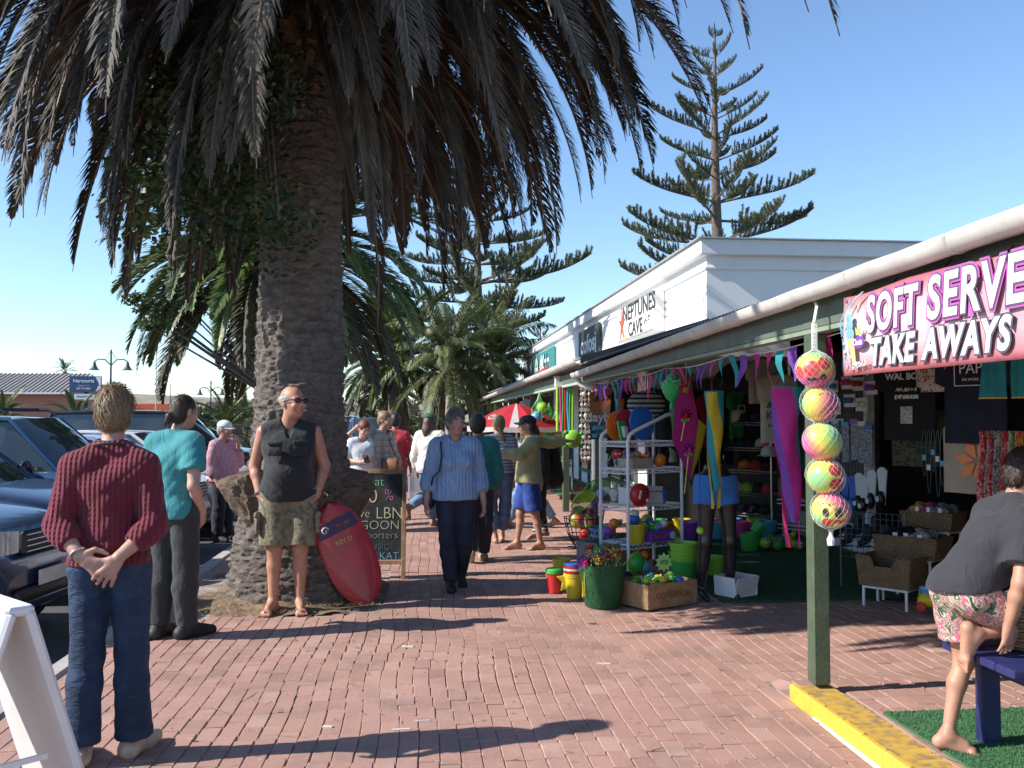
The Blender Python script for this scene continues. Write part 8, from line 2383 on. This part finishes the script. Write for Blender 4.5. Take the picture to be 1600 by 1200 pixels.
def cap(label, p, rz, cn, sc=1.0, group='caps on the chrome shelves', visor=False):
 t = thing('cap', label, 'cap', p, rz, group); mm = fab(cn) if cn in ('red', 'green', 'black', 'white', 'orange', 'navy', 'lime', 'cream', 'pink') else C_[cn]
 m = MB(); m.lathe([(.092 * sc, 0), (.094 * sc, .03 * sc), (.078 * sc, .085 * sc), (.045 * sc, .115 * sc)] + ([(0, .124 * sc)] if not visor else []), 18, cap=not visor); m.build('crown', mm, t, True)
 b = MB(); b.grid(lambda u, w: ((u - .5) * .16 * sc * (1 - .2 * w * w), -.075 * sc - .085 * sc * w + .05 * sc * (2 * u - 1) ** 2, .012 * sc - .018 * sc * (2 * u - 1) ** 2 * w), 8, 4); o = b.build('peak', mm, t, True); md = o.modifiers.new('t', 'SOLIDIFY'); md.thickness = .005
 MB().ball((0, 0, .124 * sc), .01 * sc, 6, 5).build('button', mm, t)
lst = [(.1, 3, 'black', 'black cap at the left of the fourth cap shelf'), (.28, 2, 'orange', 'bright orange cap on the third cap shelf'), (.46, 2, 'red', 'dark red cap beside the orange cap'), (.66, 2, 'black', 'black cap at the right of the third cap shelf'), (.14, 1, 'white', 'white cap on the second cap shelf'), (.33, 1, 'lime', 'lime green cap next to the white one'), (.50, 1, 'black', 'black cap right of the lime cap'), (.64, 1, 'red', 'red cap at the right end of the second cap shelf'),
    (.22, 0, 'navy', 'navy cap on the lowest cap shelf'), (.42, 0, 'black', 'black cap low on the cap shelves'), (.60, 0, 'navy', 'second navy cap low on the cap shelves'), (.25, 3, 'navy', 'navy cap on the fourth cap shelf'), (.40, 3, 'black', 'black cap in the middle of the fourth cap shelf'), (.55, 3, 'cream', 'cream cap on the fourth cap shelf'), (.68, 3, 'pink', 'pink cap at the right end of the fourth cap shelf'), (.30, 4, 'black', 'black cap at the left of the top cap shelf'), (.48, 4, 'navy', 'navy cap on the top cap shelf')]
for x, l_, cn, lab in lst:
 cap(lab, SM @ Vector((x / .75 * SW, .10, SZ[l_] + .012)), sh.rotation_euler.z + rq.uniform(-.4, .4), cn)
cap('white visor hooked on the post of the chrome cap shelves', SM @ Vector((SW + .0, -.05, 1.08)), sh.rotation_euler.z - .3, 'white', 1.15, visor=True)
q = SM @ Vector((.18 * SW / .75, .12, SZ[4] + .01)); t = thing('sun_hat', 'cream canvas bag hat on top of the cap shelves', 'hat', q); MB().lathe([(.11, 0), (.11, .10), (.09, .15), (0, .16)], 18).build('crown', fab('cream'), t, True); MB().tube([(-.05, -.1, .14), (-.04, -.11, .22), (.04, -.11, .22), (.05, -.1, .14)], .009, 6).build('strap', fab('cream'), t, True)
# toys on the floor by the shelves
p = gnd(1172, 862); bucket('toy_bucket', 'green castle bucket lying on the turf below the cap shelves', (p.x, p.y, .02), .10, .12, .20, C_['green'])
t = thing('toy_cup', 'small green beaker tipped over on the castle bucket', 'toy', (p.x + .05, p.y, .225), 0); MB().lathe([(.06, 0), (.075, .13), (.07, .13), (.055, .01)], 16, 0, Matrix.Rotation(.7, 4, 'Y')).build('cup', C_['green'], t, True)
toy_pile('%s %s beach toy on the turf below the cap shelves', (p.x + .42, p.y + .0, .02), (.28, .12, .07), 14, ('red', 'yellow', 'orange', 'blue', 'green', 'lime'), 31, 'beach toys on the turf below the cap shelves', .055)
t = thing('carton', 'brown carton on the floor beside the cap shelves', 'carton', SM @ Vector((SW + .22, .2, .55)), sh.rotation_euler.z); MB().box((0, 0, .12), (.32, .28, .24), bev=.004).build('box', mat('cardboard', (.22, .13, .075), .85), t); MB().box((0, 0, .242), (.05, .28, .003)).build('tape', C_['brown'], t)
t = thing('low_shelf', 'low white wire shelf beside the cap shelves', 'shelf', SM @ Vector((SW + .08, .0, .0)), sh.rotation_euler.z)
f = MB()
for z in (.20, .52):
 f.tube([(0, 0, z), (.5, 0, z)], .009, 6); f.tube([(0, 0, z - .05), (.5, 0, z - .05)], .008, 6); f.tube([(0, .3, z), (.5, .3, z)], .008, 6)
 for i in range(9): f.tube([(i * .0625, 0, z), (i * .0625, .3, z)], .004, 4)
f.build('shelf', M_WIRE, t, True)
for x in (0, .5): MB().tube([(x, .15, 0.02), (x, .15, .55)], .012, 6).build('post', M_WIRE, t, True)
# grid wall with goggles, packs, flippers
gw = thing('grid_panel', 'black wire grid panel hung with carded goggles and packs', 'display grid', (4.98, 11.0, 0))
g = MB()
y0g, y1g = -.95, .75
for i in range(23): y = y0g + (y1g - y0g) * i / 22; g.tube([(0, y, .9), (0, y, 2.25)], .0035, 4)
for i in range(18): z = .9 + 1.35 * i / 17; g.tube([(-.002, y0g, z), (-.002, y1g, z)], .0035, 4)
g.build('grid', mat('grid_grey', (.16, .16, .165), .4, .4), gw)
def goggle(label, p, cn):
 t = thing('goggle_pack', label, 'goggles', p, R(-78), 'carded goggles on the wire grid'); MB().box((0, .012, 0), (.20, .006, .15), bev=.002).build('card', C_['white'] if cn != 'black' else C_['black'], t)
 m = MB()
 for s_ in (-1, 1): m.ball((s_ * .045, -.015, 0), (.04, .03, .032), 12, 8)
 m.tube([(-.09, 0, .01), (-.04, -.03, .03), (.04, -.03, .03), (.09, 0, .01)], .008, 5); m.build('goggles', C_[cn], t, True)
gl = [(1300, 604, 'sky', 'sky blue goggles at the top left of the grid'), (1322, 598, 'pink', 'pink goggles at the top of the grid'), (1340, 600, 'red', 'red goggles at the top right of the grid'), (1304, 638, 'pink', 'pink goggles in the middle row of the grid'), (1326, 626, 'blue', 'blue goggles in the middle row of the grid'), (1345, 632, 'white', 'white goggles at the right of the middle row'), (1308, 664, 'teal', 'teal goggles in the lower row of the grid'), (1360, 606, 'purple', 'purple goggles at the far right of the grid')]
for px, py, cn, lab in gl: goggle(lab, onx(px, py, 4.90), cn)
for i, (px, py, cn) in enumerate(((1306, 690, 'white'), (1322, 694, 'sky'), (1336, 690, 'purple'), (1348, 694, 'white'), (1358, 700, 'blue'))):
 t = thing('toy_pack', '%s printed pack, number %s from the left in the row under the goggles' % (cn, ('one', 'two', 'three', 'four', 'five')[i]), 'toy pack', onx(px, py, 4.88), R(-78), 'printed packs on the grid'); MB().box((0, 0, 0), (.13, .02, .42), bev=.004).build('bag', patches('pack_%d' % i, [(0, (.5, .5, .5)), (.42, (.06, .06, .09)), (.5, (.45, .45, .48)), (.6, (.10, .22, .36)), (.68, (.5, .46, .40))], 28), t); MB().box((0, -.004, .23), (.13, .024, .05)).build('header', C_[cn], t)
for i, (px, py, cn) in enumerate(((1322, 772, 'blue'), (1334, 776, 'blue'), (1344, 772, 'white'), (1352, 776, 'white'), (1364, 768, 'white'), (1380, 765, 'white'))):
 t = thing('flipper', '%s swim flipper, %s in the row below the packs' % (cn, ('leftmost', 'second', 'third', 'fourth', 'fifth', 'last')[i]), 'flipper', onx(px, py, 4.86), R(-78), 'flippers on the grid'); m = MB(); m.prism([(-.035, 0, -.16), (.035, 0, -.16), (.055, 0, .04), (.075, 0, .20), (.03, 0, .235), (-.03, 0, .235), (-.075, 0, .20), (-.055, 0, .04)], (0, -.015, 0)); m.build('blade', C_[cn], t); MB().ball((0, -.03, -.10), (.05, .045, .09), 12, 8).build('foot_pocket', C_[cn if cn == 'blue' else 'black'], t, True); MB().lathe([(.03, 0), (0, .004)], 12, 0, Matrix.Translation((0, -.08, -.1)) @ Matrix.Rotation(PI / 2, 4, 'X')).build('badge', C_['white'], t)
for i in range(6):
 t = thing('wetsuit_boot', 'dark swim shoe hanging low on the wall, %s from the left' % ('first', 'second', 'third', 'fourth', 'fifth', 'sixth')[i], 'shoe', onx(1312 + i * 14, 820 + (i % 2) * 14, 4.9), R(-70), 'dark swim shoes under the flippers'); S = Solid(); S.limb((0, 0, .06), (0, 0, -.06), .05, .045); S.limb((0, 0, -.06), (.02, -.11, -.10), .045, .035); link('upper', S.mesh('upper', mat('neoprene', (.018, .022, .04), .6), .012), t); MB().box((.01, -.05, -.135), (.07, .2, .012), bev=.004).build('sole', C_['black'], t)
# dark goods hanging in the doorway
for i in range(9):
 px = 1444 + i * 7; t = thing('cord_necklace', 'dark beaded cord hanging in the doorway, %s from the left' % ('first', 'second', 'third', 'fourth', 'fifth', 'sixth', 'seventh', 'eighth', 'ninth')[i], 'necklace', onx(px, 672, 4.6), R(-60), 'beaded cords hanging in the doorway'); m = MB(); L_ = rq.uniform(.35, .6); m.tube([(.02 * math.cos(a), 0, -L_ / 2 + L_ / 2 * math.sin(a)) for a in [2 * PI * j / 20 for j in range(21)]], .007, 5); m.build('cord', C_['black'], t, True); MB().box((0, -.01, -L_ * rq.uniform(.4, .9)), (.035, .005, .05)).build('tag', C_['white'] if i % 2 else C_['sky'], t)
q = onx(1514, 700, 4.3); t = thing('flower_panel', 'white cloth printed with a big orange flower behind the scarves', 'cloth', q, R(-60)); m = MB(); m.grid(lambda u, w: ((u - .5) * .42, .02 * math.sin(u * 9), .16 - .52 * w), 12, 8); m.build('cloth', fab('cream'), t, True)
for i in range(7): a = i * 2 * PI / 7 + .3; m = MB(); d = Vector((math.cos(a), 0, math.sin(a))); n_ = Vector((-math.sin(a), 0, math.cos(a))); m.add([Vector((.08, -.03, -.10)) + d * .02, Vector((.08, -.03, -.10)) + d * .11 + n_ * .045, Vector((.08, -.03, -.10)) + d * .19, Vector((.08, -.03, -.10)) + d * .11 - n_ * .045], [(0, 1, 2, 3)]); m.build('petal', C_['orange'], t)
# scarf rail
q = gnd(1545, 925, .02); sc_ = thing('scarf_rail', 'chrome rail on a stand for the patterned scarves', 'rail', (4.13, 5.92, .01), R(-58))
MB().tube([(-.36, 0, 0), (-.36, 0, 1.47), (.36, 0, 1.47), (.36, 0, 0)], .014, 8).build('frame', M_CHROME, sc_, True); m = MB()
for x in (-.36, .36): m.tube([(x, -.22, .015), (x, .22, .015)], .014, 8)
m.build('foot', M_CHROME, sc_, True)
SCM = Matrix.Translation(sc_.location) @ Matrix.Rotation(R(-58), 4, 'Z')
pats = [patches('scarf_%d' % i, st_, 34, 1.2) for i, st_ in enumerate(([(0, (.42, .02, .03)), (.52, (.42, .02, .03)), (.56, (.6, .55, .5)), (.64, (.4, .02, .03))], [(0, (.04, .04, .045)), (.45, (.35, .34, .32)), (.55, (.05, .05, .05))], [(0, (.50, .30, .04)), (.5, (.45, .04, .06)), (.6, (.05, .2, .3))], [(0, (.03, .22, .08)), (.5, (.55, .5, .4)), (.6, (.3, .03, .05))], [(0, (.5, .04, .16)), (.5, (.1, .05, .2)), (.62, (.6, .4, .1))], [(0, (.10, .25, .42)), (.5, (.55, .55, .5)), (.6, (.1, .1, .2))]))]
names = ('red and white', 'black and grey', 'mustard and red', 'green and cream', 'pink and violet', 'blue and white')
order = (0, 1, 0, 3, 2, 0, 5, 4, 0, 1, 5, 2)
for i, pi_ in enumerate(order):
 x = -.33 + .66 * i / 11; L_ = rq.uniform(.55, .95)
 t = thing('scarf', '%s patterned scarf, %s along the rail' % (names[pi_], ('first', 'second', 'third', 'fourth', 'fifth', 'sixth', 'seventh', 'eighth', 'ninth', 'tenth', 'eleventh', 'twelfth')[i]), 'scarf', SCM @ Vector((x, 0, 1.48)), R(-58) + rq.uniform(-.25, .25), 'scarves on the rail')
 m = MB(); m.grid(lambda u, w: ((u - .5) * .085 * (1 + .3 * w) + .012 * math.sin(w * 7 + i), -.02 - .022 * math.sin(u * 10 + i) - .01 * w, .0 - L_ * w), 8, 14); m.build('cloth', pats[pi_], t, True)
 f = MB()
 for j in range(8): f.tube([((j / 7 - .5) * .10, -.03, -L_), ((j / 7 - .5) * .11, -.032, -L_ - .05)], .003, 3)
 f.build('fringe', pats[pi_], t)
# wicker baskets on white stands
def stand_(label, p, rz, w, d, h):
 t = thing('basket_stand', label, 'stand', p, rz)
 for x in (-w / 2, w / 2):
  for y in (-d / 2, d / 2): MB().tube([(x, y, 0.01), (x, y, h)], .012, 8).build('leg', C_['white'], t, True)
 f = MB(); f.tube([(-w / 2, -d / 2, h), (w / 2, -d / 2, h), (w / 2, d / 2, h), (-w / 2, d / 2, h), (-w / 2, -d / 2, h)], .012, 8); f.build('ring', C_['white'], t, True)
def wicker(label, p, rz, w, d, h, fill, notch=True):
 t = thing('wicker_basket', label, 'basket', p, rz)
 def side(a, b, n_, nt):
  m = MB(); a, b = Vector(a), Vector(b); dr = (b - a); inn = Vector((0, 0, 1)).cross(dr.normalized()) * .018
  def fn(u, w_):
   hh = h * (1 - (.34 if nt and .33 < u < .67 else 0)); q = a + dr * u; return q * (1 + .10 * w_) + Vector((0, 0, hh * w_))
  m.grid(fn, 12, 8); m.grid(lambda u, w_: Vector(fn(u, w_)) + inn, 12, 8); m.build('side', M_WICK, t, True)
  r_ = MB(); r_.tube([Vector(fn(u / 12, 1)) + inn * .5 for u in range(13)], .014, 6); r_.build('rim', M_WICK, t, True)
 x, y = w / 2, d / 2
 side((-x, -y, 0), (x, -y, 0), 0, notch); side((x, -y, 0), (x, y, 0), 1, False); side((x, y, 0), (-x, y, 0), 2, False); side((-x, y, 0), (-x, -y, 0), 3, False)
 MB().box((0, 0, .008), (w, d, .016)).build('base', M_WICK, t)
 return t
rzb = R(-52)
q = gnd(1405, 950, .02); stand_('white tube stand under the lowest wicker basket', (q.x, q.y + .12, 0), rzb, .36, .26, .17)
wicker('lowest wicker basket with a handle notch, nearest the pavement', (q.x, q.y + .12, .182), rzb, .42, .30, .24, None)
q2 = Vector((q.x + .30, q.y + .32, 0)); stand_('white tube stand under the middle wicker basket', (q2.x, q2.y, 0), rzb, .40, .28, .38)
wicker('middle wicker basket full of dark rolled clothes', (q2.x, q2.y, .392), rzb, .50, .32, .17, None, False)
for i, (dx, dy, mm, lab) in enumerate(((-.14, 0, fab('navy'), 'navy garment rolled in the middle wicker basket'), (-.02, .03, fab('black'), 'black garment rolled in the middle wicker basket'), (.10, -.02, stripes('stripe_black_white', (.4, .4, .4), (.02, .02, .02), 60, 0, .3), 'striped garment draped over the middle wicker basket'), (.0, .08, fab('red'), 'red garment tucked at the back of the middle wicker basket'))):
 c = Matrix.Translation((q2.x, q2.y, .55)) @ Matrix.Rotation(rzb, 4, 'Z') @ Vector((dx, dy, 0)); t = thing('rolled_garment', lab, 'garment', c, rzb + rq.uniform(-.4, .4)); S = Solid(); S.limb((-.06, -.09, 0), (.05, .09, .02), .05, .055); S.limb((.04, -.06, .02), (-.05, .07, .05), .045, .04); link('cloth', S.mesh('cloth', mm, .012, .006, 40), t); MB().box((0, -.12, .02), (.04, .004, .05)).build('tag', C_['white'], t)
q3 = Vector((q.x + .62, q.y + .55, 0)); stand_('white tube stand under the topmost wicker basket', (q3.x, q3.y, 0), rzb, .36, .26, .58)
wicker('topmost wicker basket heaped with printed cloths', (q3.x, q3.y, .592), rzb, .42, .30, .15, None, False)
for i, pi_ in enumerate((2, 4, 1)):
 c = Matrix.Translation((q3.x, q3.y, .74)) @ Matrix.Rotation(rzb, 4, 'Z') @ Vector((-.10 + .10 * i, .0, .0)); t = thing('folded_cloth', '%s printed cloth in the topmost wicker basket' % names[pi_], 'cloth', c, rzb); S = Solid(); S.limb((-.05, -.06, 0), (.05, .06, .03), .055, .05); S.limb((.03, -.06, .02), (-.04, .05, .05), .04, .04); link('cloth', S.mesh('cloth', pats[pi_], .012, .006, 40), t); MB().box((.0, -.1, .03), (.03, .004, .04)).build('tag', C_['white'], t)
t = thing('wire_crate', 'dark wire cage behind the wicker baskets', 'crate', (q.x + .15, q.y + .75, .3), rzb); g = MB()
for i in range(12): g.tube([(-.3 + .6 * i / 11, 0, 0), (-.3 + .6 * i / 11, 0, .42)], .003, 4)
for i in range(9): g.tube([(-.3, 0, .42 * i / 8), (.3, 0, .42 * i / 8)], .003, 4)
g.build('grid', mat('grid_grey', (.16, .16, .165)), t); m = MB()
for x in (-.3, .3): m.tube([(x, 0, -.3), (x, 0, .44)], .008, 6)
m.build('upright', mat('grid_grey', (.16, .16, .165)), t)
q = gnd(1452, 955, .04); t = thing('toy_car', 'yellow and red ride along toy with blue top on the bricks', 'toy', (q.x + .03, q.y + .05, .03), R(-30)); MB().box((0, 0, .09), (.17, .13, .10), bev=.03).build('body', C_['yellow'], t, True); MB().lathe([(.055, .14), (.075, .18), (.07, .20), (0, .205)], 18).build('top', C_['sky'], t, True)
for x in (-.06, .06):
 for y in (-.07, .07): MB().lathe([(.035, -.015), (.04, 0), (.035, .015), (0, .016)], 14, 0, Matrix.Translation((x, y, .04)) @ Matrix.Rotation(PI / 2, 4, 'X')).build('wheel', C_['red'], t, True)
MB().ball((.11, 0, .12), .035, 10, 8).build('nose', C_['red'], t, True)
# ---------------------------------------------------------------- stalls of the far shops
um = gnd(804, 790); um = at(807, 655, 18.0)
u_ = thing('umbrella', 'red and white parasol with white emblems outside the far shops', 'umbrella', (um.x, um.y, 0))
MB().tube([(0, 0, 0), (0, 0, 1.86)], .018, 8).build('pole', C_['white'], u_, True)
for i in range(8):
 a0, a1 = 2 * PI * i / 8 + .25, 2 * PI * (i + 1) / 8 + .25
 def fn(u, w, a0=a0, a1=a1):
  a = a0 + (a1 - a0) * u; r_ = 1.0 * w * (math.cos(PI / 8) / math.cos((u - .5) * PI / 4)) ; return (r_ * math.cos(a), r_ * math.sin(a), 1.86 - .44 * w ** 1.35 - .02 * math.sin(u * PI) * w)
 m = MB(); m.grid(fn, 6, 8); m.build('canopy_panel', fab('red') if i % 2 == 0 else mat('umb_red2', (.50, .02, .035), .6), u_, True)
 st_ = MB(); st_.grid(lambda u, w: Vector(fn(.5 + (u - .5) * .26, w)) + Vector((0, 0, .004)), 3, 8)
 if i % 2: st_.build('white_stripe', fab('white'), u_, True)
 vl = MB(); vl.grid(lambda u, w: Vector(fn(u, 1)) + Vector((0, 0, -.09 * w)), 6, 1); vl.build('valance', fab('white'), u_, True)
 if i % 2 == 0:
  em = MB(); c = Vector(fn(.5, .68)); ex = (Vector(fn(.6, .68)) - Vector(fn(.4, .68))).normalized(); ey = (Vector(fn(.5, .5)) - Vector(fn(.5, .8))).normalized()
  em.tube([c + Vector((0, 0, .006)) + ex * (.11 * math.cos(a) * (1 - a / 14)) + ey * (.09 * math.sin(a) * (1 - a / 14)) for a in [j * .5 for j in range(17)]], .014, 5); em.build('emblem', fab('white'), u_, True)
MB().lathe([(.22, 0), (.22, .05), (.05, .09), (.03, .2)], 16).build('base', M_BLACK, u_, True)
def netballs(label, p, cols, r_=.11):
 t = thing('ball_net', label, 'net of balls', p)
 for i, cn in enumerate(cols):
  MB().ball((r_ * .5 * (-1) ** i, 0, -.30 - i * r_ * 1.6), r_, 14, 10).build('ball', C_[cn], t, True)
 g = MB()
 for k_ in range(9):
  a = 2 * PI * k_ / 9; g.tube([(0, 0, 0), (.05 * math.cos(a), .05 * math.sin(a), -.16), (r_ * 1.4 * math.cos(a), r_ * math.sin(a), -.32), (r_ * 1.4 * math.cos(a), r_ * math.sin(a), -.30 - r_ * 1.6 * (len(cols) - 1)), (0, 0, -.42 - r_ * 1.6 * (len(cols) - 1))], .004, 4)
 g.build('cord', C_['green'], t, True)
netballs('green net of beach balls hanging left of the far veranda post', at(843, 612, 17.5), ('lime', 'sky', 'teal')); netballs('net of yellow and blue balls behind the far veranda post', at(872, 632, 18.5), ('yellow', 'blue', 'lime'), .10); netballs('net of small green balls hung beside the beach ball net', at(858, 628, 19), ('green', 'purple', 'orange', 'green'), .08)
for i, (px, cn) in enumerate(((871, 'lime'), (875, 'pink'), (879, 'green'), (883, 'red'), (887, 'sky'), (891, 'green'), (895, 'lime'))):
 q = at(px, 604, 15.4); t = thing('pool_noodle', '%s foam pool noodle, %s in the hanging bundle' % (cn, ('first', 'second', 'third', 'fourth', 'fifth', 'sixth', 'last')[i]), 'pool noodle', q, 0, 'pool noodles beside the far post'); MB().tube([(0, 0, 0), (.01 * math.sin(i), .01, -.35), (.02 * math.sin(i * 2), 0, -.74)], .024, 8).build('foam', C_[cn], t, True); MB().box((0, 0, .03), (.05, .03, .06)).build('tag', C_['white'], t)
M_SHELL = mat('shell_white', (.66, .60, .52), .7, var=.2)
for i, px in enumerate((908, 914, 920)):
 q = at(px, 594, 13.6); t = thing('shell_string', 'white string of sea shells and starfish, %s by the downpipe' % ('left', 'middle', 'right')[i], 'shell string', q, 0, 'shell strings by the downpipe'); MB().tube([(0, 0, 0), (0, 0, -1.2)], .003, 4).build('string', M_SHELL, t)
 for j in range(15):
  m = MB(); a = rq.random() * 6; z = -.05 - j * .078; rr = rq.uniform(.03, .055)
  if j % 2: m.prism([((rr if n_ % 2 == 0 else rr * .38) * math.cos(n_ * PI / 5 + a), -.01 + .02 * math.sin(a), z + (rr if n_ % 2 == 0 else rr * .38) * math.sin(n_ * PI / 5 + a)) for n_ in range(10)], (0, -.012, 0));
  else: m.ball((.015 * math.sin(a), 0, z), (rr * .7, rr * .4, rr * .6), 8, 6, 0, (0, a, 0))
  m.build('starfish' if j % 2 else 'shell', M_SHELL, t)
q = at(896, 686, 12.6); t = thing('inflatable_toy', 'pale green tortoise shaped inflatable reached for by the hoodie boy', 'inflatable toy', q); m = MB(); m.ball((0, 0, 0), (.115, .05, .125), 16, 10); m.build('body', C_['lime'], t, True); m = MB()
for a, b in ((-.10, .09), (.11, .07), (-.1, -.09), (.1, -.1)): m.ball((a, 0, b), (.035, .03, .03), 8, 6)
m.build('leg', C_['green'], t, True); MB().tube([(0, 0, .12), (0, 0, .5)], .003, 4).build('string', C_['black'], t)
cr_ = thing('clothes_rail', 'rail of bright clothes under the far veranda', 'rail', at(850, 655, 20) * 1.0); cr_.location.z = 0
MB().tube([(-.5, 0, 0), (-.5, 0, 1.45), (.6, 0, 1.45), (.6, 0, 0)], .014, 8).build('frame', M_CHROME, cr_, True); MB().tube([(-.5, -.2, .02), (-.5, .2, .02)], .014, 8).build('foot', M_CHROME, cr_, True)
for i, (cn, L_) in enumerate((('white', 1.05), ('navy', .8), ('magenta', .9), ('yellow', .7), ('red', .95), ('cream', 1.0), ('green', .7), ('blue', .8))):
 hang_shirt('%s garment, %s on the far clothes rail' % (cn, ('first', 'second', 'third', 'fourth', 'fifth', 'sixth', 'seventh', 'eighth')[i]), cr_.location + Vector((-.42 + i * .14, 0, 1.33)), R(60), .36, L_ * .8, .06, fab(cn), 'garment', 'garment')
for i, (px, py, cn, d) in enumerate(((829, 626, 'white', 21), (836, 620, 'pink', 22), (822, 632, 'cream', 24), (815, 634, 'white', 26))):
 hang_shirt('%s shirt hung high under the far veranda, %s of four' % (cn, ('third', 'nearest', 'second', 'farthest')[i]), at(px, py, d), R(20), .4, .55, .1, fab(cn))
t = thing('wall_lamp', 'white lantern on the beam beside the far veranda post', 'lantern', at(872, 598, 15.7)); MB().box((0, 0, 0), (.11, .11, .15), bev=.01).build('shade', C_['white'], t); MB().box((0, 0, .09), (.13, .13, .03)).build('cap', C_['white'], t)
p = gnd(905, 760); t = thing('storage_box', 'pale cloth covered box beside the striding walkers', 'box', gnd(796, 800)); MB().box((0, 0, .16), (.40, .34, .32), bev=.04).build('box', mat('cloth_khaki', (.34, .32, .25), .9, var=.2), t, True); MB().box((0, 0, .325), (.42, .36, .02), bev=.008).build('lid', mat('cloth_khaki', (.34, .32, .25)), t)
# towels and clothes hung along the cross wall at the back of the toy stall
for i, (cn, L_) in enumerate((('navy', 1.0), ('black', .9), ('purple', .8), ('black', 1.1), ('red', .7), ('navy', .9), ('green', .75), ('black', 1.0), ('blue', .8), ('black', .95))):
 hang_shirt('%s garment on the dim cross wall behind the rack, %s from the left' % (cn, ('first', 'second', 'third', 'fourth', 'fifth', 'sixth', 'seventh', 'eighth', 'ninth', 'tenth')[i]), Vector((3.18 + i * .19, 12.42, 1.92 - .04 * (i % 3))), R(rq.uniform(-30, 30)), .34, L_, .07, fab(cn), 'garment', 'garment')
for i in range(10):
 cn = ('green', 'yellow', 'red', 'blue', 'lime', 'orange', 'purple', 'sky', 'pink', 'teal')[i]
 bucket('toy_bucket', '%s bucket on the turf by the cross wall behind the rack' % cn, Vector((3.1 + (i % 5) * .34, 12.1 - .35 * (i // 5), .022)), .10, .125, .22, C_[cn], group='buckets by the cross wall')
